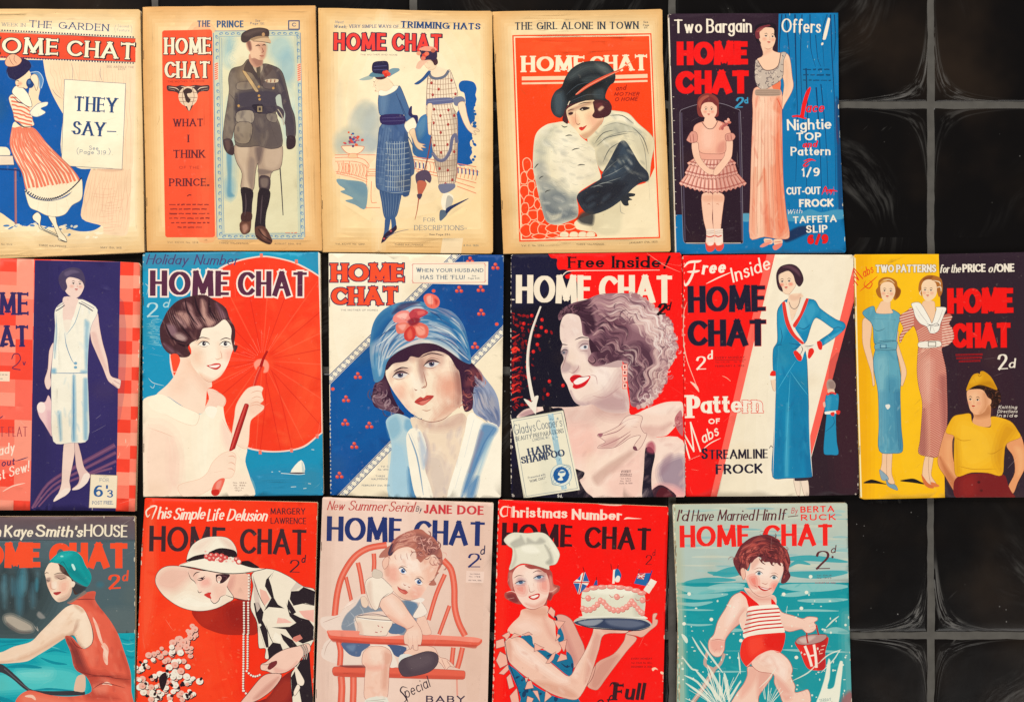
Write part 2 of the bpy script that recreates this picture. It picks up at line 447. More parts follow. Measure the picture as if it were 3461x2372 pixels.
def magazine(sheet, label, mat, thick=.0026, curl=.003, wave=.0009, seed=1, fold=0., group='vintage magazines laid out in rows', staples=((.2), (.8))):
    r = random.Random(seed)
    P, T, col = sheet.build()
    ol = np.array(sheet.outline); mn, mx = ol.min(0), ol.max(0); ce = (mn + mx) / 2
    W, H = mx - mn
    root = empty('magazine', (wx(ce[0]), wy(ce[1]), 0.0)); tag(root, label, 'magazine', group)
    ca = [r.uniform(.2, 1) for _ in range(4)]
    off = Vector((r.random()*50, r.random()*50, 0))
    def hz(q):
        u = (q[0]-mn[0]) / W; v = (q[1]-mn[1]) / H
        z = thick
        # rounded fold at the spine (left), a little lift at the loose corners, slow waves
        d = u * W * U
        rr = .0016
        if d < rr: z -= (rr - math.sqrt(max(0, rr*rr - (rr-d)**2))) * min(1., thick / rr) * .8
        z += curl * (ca[0]*max(0, u-.72)**2*max(0, .35-v)*22 + ca[1]*max(0, u-.72)**2*max(0, v-.65)*22)
        z += fold * max(0, 1 - abs(u - .36 + .02*math.sin(v*3)) * 16)
        z += wave * (noise.noise(Vector((q[0]*.006, q[1]*.004, 0)) + off) + .5*noise.noise(Vector((q[0]*.018, q[1]*.012, 3)) + off) + .6) * min(1, u*6)
        return z
    Z = np.array([hz(q) for q in P])
    used = np.unique(T); idx = -np.ones(len(P), int); idx[used] = np.arange(len(used))
    X = np.stack([(P[used, 0]-ce[0])*U, -(P[used, 1]-ce[1])*U, Z[used]], 1)
    F = idx[T]
    # winding up
    a = X[F]; nz_ = np.cross(a[:, 1]-a[:, 0], a[:, 2]-a[:, 0])[:, 2]
    fl = nz_ < 0
    F[fl] = F[fl][:, ::-1]; col[fl] = col[fl][:, ::-1]
    lc = lin(np.clip(col, 0, 1)) * ALB
    # turned-down rim: the cover sheet's own thickness
    from collections import Counter
    cnt = Counter()
    for f in F:
        for i in range(3): cnt[tuple(sorted((f[i], f[(i+1) % 3])))] += 1
    rim = [(f[i], f[(i+1) % 3], k, i) for k, f in enumerate(F) for i in range(3) if cnt[tuple(sorted((f[i], f[(i+1) % 3])))] == 1]
    low = {}; XV = [tuple(x) for x in X]; FF = [tuple(int(i) for i in f) for f in F]; CC = [lc.reshape(-1, 3)]
    for i, j, k, c in rim:
        for q in (i, j):
            if q not in low:
                low[q] = len(XV); XV.append((X[q][0], X[q][1], X[q][2] - .00035))
        FF.append((int(j), int(i), low[i], low[j]))
        CC.append(np.stack([lc[k, (c+1) % 3], lc[k, c], lc[k, c], lc[k, (c+1) % 3]]) * .8)
    me = bpy.data.meshes.new('front_cover'); me.from_pydata(XV, [], FF); me.update()
    ca_ = me.color_attributes.new('ink', 'FLOAT_COLOR', 'CORNER')
    CC = np.concatenate(CC); buf = np.ones((len(CC), 4), np.float32); buf[:, :3] = CC
    ca_.data.foreach_set('color', buf.ravel())
    for p in me.polygons: p.use_smooth = True
    obj('front_cover', me, mat, root)
    # the block of inner leaves
    ring = []
    o2 = ol
    N = len(o2)
    for i in range(N):
        a, b = o2[i], o2[(i+1) % N]; k = max(1, int(np.linalg.norm(b-a) / 22))
        for j in range(k): ring.append(a + (b-a)*j/k)
    ring = np.array(ring); levels = 5; VV, FV = [], []
    for li in range(levels):
        t = li / (levels - 1)
        for q in ring:
            e = np.array([1.6 if q[0] < ce[0] else r.uniform(1.0, 2.6), r.uniform(.8, 2.2)])
            q2 = q + np.sign(ce - q) * e
            zz = hz(q2) - .0004
            VV.append(((q2[0]-ce[0])*U, -(q2[1]-ce[1])*U, .0002 + (zz - .0002) * t))
    n = len(ring)
    for li in range(levels-1):
        for i in range(n):
            FV.append((li*n+i, li*n+(i+1) % n, (li+1)*n+(i+1) % n, (li+1)*n+i))
    FV.append(tuple(range(n)))
    me = bpy.data.meshes.new('inner_pages'); me.from_pydata(VV, [], FV); me.update()
    obj('inner_pages', me, PAGES, root)
    # back cover sheet on the floor
    bm = bmesh.new()
    vs = [bm.verts.new(((q[0]-ce[0])*U, -(q[1]-ce[1])*U, .0003)) for q in ol]
    f = bm.faces.new(vs); ex = bmesh.ops.extrude_face_region(bm, geom=[f])
    for v in ex['geom']:
        if isinstance(v, bmesh.types.BMVert): v.co.z -= .00028
    bmesh.ops.recalc_face_normals(bm, faces=bm.faces)
    me = bpy.data.meshes.new('back_cover'); bm.to_mesh(me); bm.free()
    obj('back_cover', me, BACK, root)
    # wire staples through the fold
    le = sorted(ol[ol[:, 0] < ce[0]].tolist(), key=lambda q: q[1])
    for v in staples:
        y = mn[1] + H*v
        ys = [q[1] for q in le]; xl = np.interp(y, ys, [q[0] for q in le])
        bm = bmesh.new()
        prof = [(0, -14), (1.2, -14.6), (1.5, -13), (1.5, 13), (1.2, 14.6), (0, 14)]
        pts = [Vector(((xl + 3.2 - ce[0])*U + 0, -(y + b - ce[1])*U, hz((xl+3.2, y+b)) + (.0001 if 0 < k < 5 else -.0005))) for k, (a_, b) in enumerate(prof)]
        prev = None
        for p in pts:
            ringv = [bm.verts.new(p + Vector((math.cos(q)*.0003, 0, math.sin(q)*.0003))) for q in [i*math.pi/3 for i in range(6)]]
            if prev:
                for i in range(6): bm.faces.new((prev[i], prev[(i+1) % 6], ringv[(i+1) % 6], ringv[i]))
            prev = ringv
        me = bpy.data.meshes.new('staple'); bm.to_mesh(me); bm.free()
        obj('staple', me, STAPLE, root)
    return root
BACK = flat_mat('back_cover_paper', (.55, .42, .27), .8, (.42, .30, .17), 30)
# ------------------------------------------------------------------ the floor: dished black tiles with pale joints
GX0, GY0, GT_X, GT_Y = 3152.0, 352.0, 878.0, 899.0       # a joint crossing and the tile pitch, in photograph pixels
def floor_mat():
    m = bpy.data.materials.new('black_tile'); m.use_nodes = True; nt = m.node_tree; N = nt.nodes; L = nt.links
    b = N['Principled BSDF']
    tc = N.new('ShaderNodeTexCoord'); sp = N.new('ShaderNodeSeparateXYZ'); L.new(tc.outputs['Object'], sp.inputs[0])
    def M(op, a, bb=None, c=None, clamp=False):
        n = N.new('ShaderNodeMath'); n.operation = op; n.use_clamp = clamp
        for i, v in enumerate((a, bb, c)):
            if v is None: continue
            if isinstance(v, (int, float)): n.inputs[i].default_value = v
            else: L.new(v, n.inputs[i])
        return n.outputs[0]
    def noise_(vec, scale, det=3., rough=.55):
        n = N.new('ShaderNodeTexNoise'); n.inputs['Scale'].default_value = scale; n.inputs['Detail'].default_value = det; n.inputs['Roughness'].default_value = rough
        L.new(vec, n.inputs['Vector']); return n.outputs['Fac']
    def comb(x, y, z=0.):
        n = N.new('ShaderNodeCombineXYZ')
        for i, v in enumerate((x, y, z)):
            if isinstance(v, (int, float)): n.inputs[i].default_value = v
            else: L.new(v, n.inputs[i])
        return n.outputs[0]
    def rng(v, lo, hi, o0=0., o1=1.):
        n = N.new('ShaderNodeMapRange'); n.interpolation_type = 'SMOOTHSTEP'
        for i, x in ((1, lo), (2, hi), (3, o0), (4, o1)): n.inputs[i].default_value = x
        L.new(v, n.inputs[0]); return n.outputs[0]
    X = M('SUBTRACT', sp.outputs[0], wx(GX0)); Y = M('SUBTRACT', sp.outputs[1], wy(GY0))
    u = M('PINGPONG', X, GT_X*U/2); v = M('PINGPONG', Y, GT_Y*U/2)      # metres from the nearest joint
    ix = M('ROUND', M('DIVIDE', X, GT_X*U)); iy = M('ROUND', M('DIVIDE', Y, GT_Y*U))
    sx = M('SIGN', M('SUBTRACT', X, M('MULTIPLY', ix, GT_X*U))); sy = M('SIGN', M('SUBTRACT', Y, M('MULTIPLY', iy, GT_Y*U)))
    cell = M('ADD', M('ADD', M('MULTIPLY', ix, 17.3), M('MULTIPLY', iy, 31.1)), M('ADD', M('MULTIPLY', sx, 4.7), M('MULTIPLY', sy, 8.9)))
    # wrinkled ridges follow curves that bend round each crossing
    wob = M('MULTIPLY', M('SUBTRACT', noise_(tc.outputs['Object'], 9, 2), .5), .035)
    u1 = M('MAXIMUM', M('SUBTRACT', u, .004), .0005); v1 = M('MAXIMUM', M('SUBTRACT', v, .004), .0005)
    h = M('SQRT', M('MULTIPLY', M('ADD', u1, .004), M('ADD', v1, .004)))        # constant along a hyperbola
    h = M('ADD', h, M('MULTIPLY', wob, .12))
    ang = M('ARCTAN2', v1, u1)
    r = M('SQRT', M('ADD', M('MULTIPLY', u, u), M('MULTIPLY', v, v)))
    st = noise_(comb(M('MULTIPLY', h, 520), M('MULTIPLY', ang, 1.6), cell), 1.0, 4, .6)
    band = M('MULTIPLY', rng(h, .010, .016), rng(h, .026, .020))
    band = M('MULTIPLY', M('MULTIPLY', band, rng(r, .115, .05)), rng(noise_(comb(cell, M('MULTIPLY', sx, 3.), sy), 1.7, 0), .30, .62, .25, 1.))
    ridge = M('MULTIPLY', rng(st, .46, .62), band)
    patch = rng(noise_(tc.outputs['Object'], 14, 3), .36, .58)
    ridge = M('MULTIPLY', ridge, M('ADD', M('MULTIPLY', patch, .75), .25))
    # broad faint drags further in, worn relief with its highlight painted grey, on curves round the tile's centre
    st2 = noise_(comb(M('MULTIPLY', M('ADD', h, M('MULTIPLY', wob, .9)), 150), M('MULTIPLY', ang, 2.2), cell), 1.0, 5, .65)
    band2 = M('MULTIPLY', rng(h, .055, .075), rng(h, .118, .09))
    drag = M('MULTIPLY', M('MULTIPLY', rng(st2, .44, .75), band2), rng(noise_(comb(X, Y, cell), 5.5, 2), .46, .66))
    # stray scuffs and grit
    sc = noise_(comb(M('MULTIPLY', M('ADD', X, Y), 16), M('MULTIPLY', M('SUBTRACT', X, Y), 190), cell), 1.0, 3)
    scuff = M('MULTIPLY', rng(sc, .70, .78), rng(noise_(tc.outputs['Object'], 11, 2), .52, .64))
    vo = N.new('ShaderNodeTexVoronoi'); vo.inputs['Scale'].default_value = 130; L.new(tc.outputs['Object'], vo.inputs['Vector'])
    vs = N.new('ShaderNodeSeparateColor'); L.new(vo.outputs['Color'], vs.inputs[0])
    grit = M('MULTIPLY', M('MULTIPLY', rng(vo.outputs['Distance'], .12, .05), rng(vs.outputs[0], .84, .9)), rng(noise_(tc.outputs['Object'], 6, 2), .5, .62))
    wear = M('ADD', M('ADD', M('MULTIPLY', ridge, .62), M('MULTIPLY', drag, .24)), M('ADD', M('MULTIPLY', scuff, .28), M('MULTIPLY', grit, .9)), clamp=True)  # ridge and drag paint relief highlights into the colour; scuff and grit are wear
    big = noise_(tc.outputs['Object'], 4.5, 4)
    base = N.new('ShaderNodeMix'); base.data_type = 'RGBA'; base.inputs[6].default_value = (.0042, .0036, .0036, 1); base.inputs[7].default_value = (.021, .0135, .009, 1)  # brown clouds: soft reflections painted into the tile colour
    L.new(rng(big, .46, .80), base.inputs[0])
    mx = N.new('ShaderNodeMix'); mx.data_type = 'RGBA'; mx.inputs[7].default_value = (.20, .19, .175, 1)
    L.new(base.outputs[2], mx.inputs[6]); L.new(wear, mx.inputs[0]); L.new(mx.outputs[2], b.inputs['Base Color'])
    L.new(M('ADD', M('MULTIPLY', noise_(tc.outputs['Object'], 30, 4), .16), .16), b.inputs['Roughness'])
    b.inputs['Specular IOR Level'].default_value = .11
    hgt = M('ADD', M('MULTIPLY', ridge, .5), M('ADD', M('MULTIPLY', M('MULTIPLY', st2, band2), .4), M('MULTIPLY', noise_(tc.outputs['Object'], 38, 5), .25)))
    bp = N.new('ShaderNodeBump'); bp.inputs['Strength'].default_value = .5; bp.inputs['Distance'].default_value = .0015
    L.new(hgt, bp.inputs['Height']); L.new(bp.outputs['Normal'], b.inputs['Normal'])
    return m
def build_floor():
    # joints: one sheet below the tile faces, running far beyond the frame
    gm = flat_mat('grout', (.088, .081, .069), .9, (.034, .030, .025), 75)
    R_ = 6
    me = bpy.data.meshes.new('grout'); e = 3.2
    me.from_pydata([(-e, -e, -.0022), (e, -e, -.0022), (e, e, -.0022), (-e, e, -.0022)], [], [(0, 1, 2, 3)])
    tag(obj('grout', me, gm), kind='structure')
    # tiles: rounded, slightly dished slabs with uneven edges
    V, F = [], []; rr = random.Random(11); half = 11.8
    for i in range(-9, 6):
        for j in range(-4, 7):
            x0, x1 = GX0 + (i-1)*GT_X + half, GX0 + i*GT_X - half; y0, y1 = GY0 + (j-1)*GT_Y + half, GY0 + j*GT_Y - half
            n = 40 if (-5 <= i <= 2 and -1 <= j <= 4) else 6
            if n == 40: ts = [0, .0025, .007, .016] + [.016 + .968*k/(n-8) for k in range(1, n-8)] + [.984, .993, .9975, 1]
            else: ts = [0, .0025, .007, .016, .1, .22, .5, .78, .9, .984, .993, .9975, 1]
            b = len(V); k = len(ts)
            for a in ts:
                for c in ts:
                    px = x0 + (x1-x0)*a; py = y0 + (y1-y0)*c
                    d = min(a, 1-a)*(x1-x0); e2 = min(c, 1-c)*(y1-y0); m_ = min(d, e2)
                    w = noise.noise(Vector((px*.021, py*.021, i*3.1+j))) * 3.4 * max(0, 1 - m_/12)
                    z = -.0016 + .0016*min(1, m_/9)**.5
                    z += .00045*noise.noise(Vector((px*.004, py*.004, 5))) + .00012*noise.noise(Vector((px*.02, py*.02, 2)))
                    z -= .0005*max(0, 1 - math.hypot(d, e2)/260)
                    V.append((wx(px + (w if d < e2 else 0)), wy(py + (w if e2 <= d else 0)), z - .0006))
            for a in range(k-1):
                for c in range(k-1):
                    F.append((b+a*k+c, b+a*k+c+1, b+(a+1)*k+c+1, b+(a+1)*k+c))
    me = bpy.data.meshes.new('floor'); me.from_pydata(V, [], F); me.update()
    if me.polygons[0].normal.z < 0: me.flip_normals()
    for p in me.polygons: p.use_smooth = True
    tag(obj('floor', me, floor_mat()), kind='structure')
build_floor()
# ------------------------------------------------------------------ the printed covers
def between(s, col, A, B, n, w, clip=None, a=1., t0=0., t1=1., jit=0., taper=True, m=8):
    """n lines fanned between two open paths"""
    pa = np.array(cr(*[x for x in (s.raw(A)[0], False)], 6)); pb = np.array(cr(s.raw(B)[0], False, 6))
    def samp(p, u):
        d = np.r_[0, np.cumsum(np.linalg.norm(np.diff(p, axis=0), axis=1))]; d /= d[-1]
        return np.stack([np.interp(u, d, p[:, 0]), np.interp(u, d, p[:, 1])], 1)
    u = np.linspace(0, 1, m); qa, qb = samp(pa, u), samp(pb, u)
    for i in range(n):
        t = t0 + (t1 - t0) * (i / max(1, n-1))
        q = qa * (1-t) + qb * t
        if jit: q = q + np.array([[s.rnd.uniform(-jit, jit), s.rnd.uniform(-jit, jit)] for _ in q])
        s.l(col, [tuple(x) for x in q], w, a=a, clip=clip, taper=taper)
def dashes(s, col, x0, y0, x1, y1, n, w, fill=.6, a=1.):
    for i in range(n):
        t0 = i / n; t1 = (i + fill) / n
        s.l(col, [(x0+(x1-x0)*t0, y0+(y1-y0)*t0), (x0+(x1-x0)*t1, y0+(y1-y0)*t1)], w, sm=False, a=a)
def rect(s, col, x0, y0, x1, y1, **k): return s.p(col, [(x0, y0), (x1, y0), (x1, y1), (x0, y1)], sm=False, **k)
def age_edges(s, col, a=.35, f=90):
    """old paper browns inwards from its trimmed edges"""
    o = np.array(s.outline); c = o.mean(0)
    for k in range(7):
        r = 1 - .016 * (k + .4) ** 1.3
        s.sh.append((hexc(col), [o * 1.0 + (c - o) * -.06, (c + (o - c) * r)[::-1]], a / 6, 'eo', None, None))
def mott(s, clip, x0, y0, x1, y1, n, cols, r, a=.25, rot=None, el=2.2):
    """soft dabs of neighbouring tones: brushwork and uneven litho ink"""
    for k in range(n):
        q = s.rnd.uniform(r*.4, r); s.e(s.rnd.choice(cols), s.rnd.uniform(x0, x1), s.rnd.uniform(y0, y1), q*el*.7, q*.6, rot=s.rnd.uniform(0, 180) if rot is None else rot + s.rnd.gauss(0, 18), a=a*s.rnd.uniform(.5, 1.2), f=q*.5, n=2, clip=clip, seg=8)
def waves(s, a, b, n, cols, w, clip, al=.6, amp=10, k=3., jit=26):
    """long wavy locks combed between two open paths"""
    A = np.array(cr(s.raw(a)[0], False, 5)); B = np.array(cr(s.raw(b)[0], False, 5))
    def sm(p, u):
        d = np.r_[0, np.cumsum(np.linalg.norm(np.diff(p, axis=0), axis=1))]; d /= d[-1]; return np.stack([np.interp(u, d, p[:, 0]), np.interp(u, d, p[:, 1])], 1)
    for i in range(n):
        u0 = s.rnd.uniform(0, .75); u = np.linspace(u0, min(1, u0 + s.rnd.uniform(.15, .35)), 7); t = s.rnd.random()
        q = sm(A, u)*(1-t) + sm(B, u)*t; d = np.gradient(q, axis=0); d /= np.linalg.norm(d, axis=1, keepdims=True) + 1e-9
        q = q + np.stack([-d[:, 1], d[:, 0]], 1) * (amp*np.sin(u*6.28*k + t*2))[:, None]
        s.l(s.rnd.choice(cols), [tuple(x) for x in q], s.rnd.uniform(w*.5, w*1.3), clip=clip, a=al, taper=True)
def face(s, cx, cy, k, rot=0, eye='3a2a2c', lip='c8202a', brow='4a3030', shade='c07858', turn=0., lids=True, flip=1, cheek='e88a70', nose=True, ca=.35):
    """eyes, brows, nose, mouth on a face about k wide; turn slides them to one side"""
    r = math.radians(rot)
    def q(x, y): x *= flip; return (cx + k*(x*math.cos(r) - y*math.sin(r)), cy + k*(x*math.sin(r) + y*math.cos(r)))
    for sgn in (-1, 1):
        ex = sgn*.23 + turn; wd = .095*(1 - .35*max(0, sgn*turn*3))
        s.l(brow, [q(ex-wd*1.3, -.15+.02), q(ex, -.2), q(ex+wd*1.35, -.14+.02)], .035*k, taper=True)
        s.p('f6efe6', [q(ex-wd, 0), q(ex, -.05), q(ex+wd, 0), q(ex, .04)])
        s.e(eye, *q(ex+turn*.1, -.005), .048*k, .05*k)
        s.l(eye, [q(ex-wd*1.1, .005), q(ex, -.065), q(ex+wd*1.15, .0)], .035*k, taper=True)
        s.e(cheek, *q(sgn*.3+turn*.7, .2), .13*k, .1*k, a=ca, f=.12*k)
    if nose:
        s.l(shade, [q(turn*1.25+.0, -.05), q(turn*1.4+.04, .15), q(turn*1.45+.05, .21), q(turn*1.3-.02, .23)], .025*k, a=.7, taper=True)
    s.p(lip, [q(turn*1.1-.12, .38), q(turn*1.15-.03, .345), q(turn*1.2, .36), q(turn*1.2+.04, .345), q(turn*1.2+.12, .38), q(turn*1.2+.0, .44)])
    s.l(shade, [q(turn-.06, .5), q(turn*1.1, .52), q(turn+.07, .5)], .03*k, a=.5, taper=True)

INK = '2c2430'
# ---- woman at a telephone, curtain and card
def cover_a():
    s = Sheet('-205,58 850,62 861,70 866,330 880,1000 888,1545 -195,1592', 'fce4b4', 0, 0, .5524)
    s.e('fff2d2', 480, 800, 420, 700, a=.8, f=300, n=5)
    age_edges(s, 'd9a25e', .7)
    s.t('IN MY', -170, 140, -20, 150, 22, '5d6b86', w=.12, serif=.1)
    s.t('WEEK IN', 12, 163, 160, 170, 22, '5d6b86', w=.13, thin=.6, serif=.1, a=.8)
    s.t('THE GARDEN', 182, 172, 668, 196, 44, '2f4c7c', w=.15, thin=.45, serif=.09, space=.6)
    s.t('Second', 722, 172, 790, 174, 18, '8b96a0', w=.1, a=.8); s.t('Feature.', 718, 196, 800, 199, 18, '8b96a0', w=.1, a=.8)
    s.ls('9aa0a4', '712,155 704,180 710,205;803,160 810,182 806,206', 2)
    s.p('ef5132', '-205,193 832,240 832,384 -205,352', sm=False)
    for y0, y1 in ((186, 232), (350, 392)): dashes(s, '2d3c5a', -205, y0-8, 830, y1, 62, 9, .55)
    s.l('2d3c5a', [(-205, 188), (832, 240)], 3, sm=False); s.l('2d3c5a', [(-205, 345), (832, 384)], 3, sm=False)
    for t, a, b, c, d in (('HOME', -95, 328, 362, 345), ('CHAT', 412, 350, 826, 370)):
        s.t(t, a, b, c, d, 104, 'fdf0ce', w=.2, thin=.55, serif=.05, ol='38242c', ow=3.5, sh=(5, 4, '38242c'))
    s.p('0a57a4', '-205,372! 268,372! 285,470 320,570 355,640 390,700 378,940 480,1030 560,1035! 530,1120 510,1240 505,1340 620,1378 600,1400 560,1415 490,1417 430,1402 390,1380 340,1395 250,1380 200,1370 170,1387 100,1367 60,1340 0,1300 -205,1240!',
        g=(0, 500, 250, 1400, '0f5fae'))
    for i in range(34): # ragged brushed foot of the wash
        x = s.rnd.uniform(-60, 620); y = 1330 + .1*x + s.rnd.uniform(-20, 40)
        s.e('fdf0cf' if i % 3 else '2b6fb4', x, y + 30, s.rnd.uniform(6, 22), s.rnd.uniform(4, 9), rot=s.rnd.uniform(-40, 10), a=.85)
    # curtain
    cu = s.p('fadcb4', '268,372! 832,395! 818,1000 808,1045! 750,1045! 772,515! 400,490! 390,700! 355,640 320,570 285,470')
    c2 = s.p('fad8b0', '560,1035! 750,1040! 808,1040! 785,1430 700,1440 640,1430 630,1385 505,1340 512,1230 530,1120')
    between(s, 'e9a98a', '300,375 340,520 395,640', '800,398 800,700 795,1040', 22, 3, clip=cu, a=.5, jit=9)
    between(s, 'e9a98a', '565,1040 530,1180 515,1340', '800,1040 790,1250 770,1430', 17, 3, clip=c2, a=.55, jit=8)
    for k in range(16): s.l('eba78c', [(600+s.rnd.uniform(-60, 160), 1150+k*17), (640+s.rnd.uniform(-30, 100), 1160+k*17), (700+s.rnd.uniform(-20, 70), 1150+k*17)], 3, clip=c2, a=.5, taper=True)
    s.ls('7a6a78', '440,390 450,440 445,500;620,410 615,460 630,505;325,545 345,580 385,610', 3, taper=True, a=.8)
    s.p('fdf1d0', '400,490 772,515 750,1040 378,1015', sm=False, ln='7c7a86', lw=3)
    s.p('c7876c', '600,1035 760,1038 700,1052 640,1050', a=.35, f=10)
    s.t('THEY', 456, 685, 716, 696, 96, '2a4878', w=.2, thin=.35, serif=.06)
    s.t('SAY', 446, 830, 642, 841, 92, '2a4878', w=.2, thin=.35, serif=.06)
    s.l('2a4878', [(656, 806), (714, 808)], 6, sm=False)
    s.t('See', 548, 920, 605, 922, 26, '6a788c', w=.12, a=.8); s.t('Page 319.', 490, 943, 660, 950, 26, '6a788c', w=.12, a=.8)
    s.ls('8a929c', '484,905 474,925 482,950;668,908 678,930 668,952', 3)
    s.t('SEE ARTICLE THE', 655, 418, 822, 422, 13, '7c6a6c', w=.14, a=.7); s.t('BACK', 725, 433, 770, 435, 12, '7c6a6c', w=.14, a=.7)
    # writing table
    s.p('fbeecb', '-205,920 -100,905 40,903 66,930 60,955 -205,955'); s.p('f2dcc0', '-205,955 84,955 92,1012 -205,1016', sm=False, ln='394a70', lw=4)
    s.l('8c5a6e', '97,1030 98,1200 100,1372', 15); s.l('c98a7c', '100,1040 101,1365', 5); s.l('16356e', '-100,1035 120,1045 128,1085', 9)
    # legs and shoes
    s.p('fdf0ce', '205,1322 232,1300 255,1325 250,1378 280,1400 360,1440 370,1455 330,1440 270,1412 245,1398 238,1372 208,1345', ln=INK, lw=3)
    s.p('fdf0ce', '298,1322 340,1326 352,1370 378,1420 404,1452 413,1482 388,1478 362,1468 358,1448 332,1386', ln=INK, lw=3)
    s.ls(INK, '246,1380 262,1400 300,1420 345,1440 366,1456;362,1460 388,1474 412,1481', 5, taper=True)
    # petticoat, skirt
    s.p('fdf0ce', '158,1160 190,1205 260,1228 340,1228 430,1190 495,1095 508,1150 500,1222 445,1258 404,1310 350,1327 290,1320 232,1292 190,1272 170,1222', ln='8d8478', lw=2.5)
    s.ls('b8a888', '240,1240 232,1290;300,1240 292,1318;350,1240 352,1325;410,1215 425,1280', 3, taper=True)
    sk = s.p('fdecc8', '78,778 95,748 140,772 208,785 245,822 300,890 390,980 450,1040 490,1100 478,1142 420,1190 335,1226 250,1222 190,1196 160,1150 140,1060 92,970 64,880')
    between(s, 'f08060', '78,780 66,880 92,970 140,1060 165,1160', '205,785 300,890 450,1040 488,1110', 15, 14, clip=sk, jit=4, taper=False, m=9); between(s, 'f6a284', '84,780 76,900 104,990 150,1080 180,1180', '205,800 300,905 450,1060 480,1120', 14, 4, clip=sk, jit=5, m=9)
    s.ls('c8705c', '210,830 250,930 270,1000;290,960 360,1060 410,1130', 4, clip=sk, taper=True, a=.6)
    s.l('a86458', '78,778 64,880 92,970 140,1060 160,1150', 3, taper=True); s.l('a86458', '208,785 300,890 390,980 450,1040 490,1100', 3, taper=True)
    for k in range(26):
        t = k / 25; x = 165 + 330*t; y = 1172 + 190*t*(1-t)*1.35 - 75*t*t
        s.l('28364f', [(x-6, y+8), (x+8, y-8)], 7, sm=False)
    # bodice
    bl = s.p('fdecc8', '58,606 84,582 140,632 190,665 206,740 212,770 160,782 120,752 94,738 84,690', ln='8a5a54', lw=2.5)
    between(s, 'ee7c5c', '70,600 140,610 200,650', '90,740 150,760 205,770', 7, 10, clip=bl, jit=3, taper=False)
    s.l(INK, '90,738 125,768 160,782 208,776', 6, taper=True)
    s.l('283a60', '80,592 118,628 150,640 175,660', 6, taper=True)
    # arm, collar, jabot
    s.p('fbe0b6', '188,545 215,470 240,480 252,540 240,610 262,640 210,690 180,640')
    s.p('fdf2d4', '78,568 104,528 150,545 186,592 202,655 165,650 118,612', ln='5d5058', lw=3)
    s.p('fdf2d4', '190,690 235,640 296,628 292,650 255,668 284,692 235,718 200,712', ln='6a7c9c', lw=3); s.ls('3a4c74', '200,700 222,735;240,700 250,740;262,700 276,720', 4, taper=True)
    # head
    s.p('fbdfb4', '102,498 150,462 182,436 198,470 192,515 172,548 150,542 118,538 100,518', ln='9c6c58', lw=2)
    s.ls('3a2a3c', '104,500 116,498 124,506;112,488 126,486', 4, taper=True); s.e('e88870', 128, 516, 14, 10, a=.5, f=8); s.l('b83c38', '110,528 122,530', 5)
    s.p('2a2448', '44,452 50,418 74,398 130,362 180,376 198,408 182,440 152,468 102,496 72,490')
    s.ls('3e78b8', '46,440 60,480 100,495;190,380 200,410', 5, taper=True, a=.8)
    s.p('f4b890', '34,382 58,342 96,336 138,368 124,398 84,412 46,408', ln='6a3a3c', lw=3); s.ls('6a3a3c', '60,350 70,380 90,405;95,340 90,370 110,395', 3, taper=True)
    s.p('7fa2c4', '205,450 245,452 268,490 262,540 245,545 240,480', a=.7); s.l('c4d4dc', '190,450 240,445 270,490 258,545', 4)
    s.e('20437c', 192, 515, 24, 30); s.e('4a74a8', 186, 508, 10, 14)
    s.p('fbe2bc', '192,480 214,458 236,472 240,520 228,560 214,520', ln='6a4a4c', lw=2.5)
    s.t('No. 1049', 10, 1500, 78, 1503, 11, '6a6058', w=.16, a=.8); s.t('THREE HALFPENCE.', 240, 1508, 414, 1516, 12, '6a6058', w=.16); s.t('MAY 15th, 1915.', 618, 1521, 750, 1524, 12, '6a6058', w=.16)
    return s
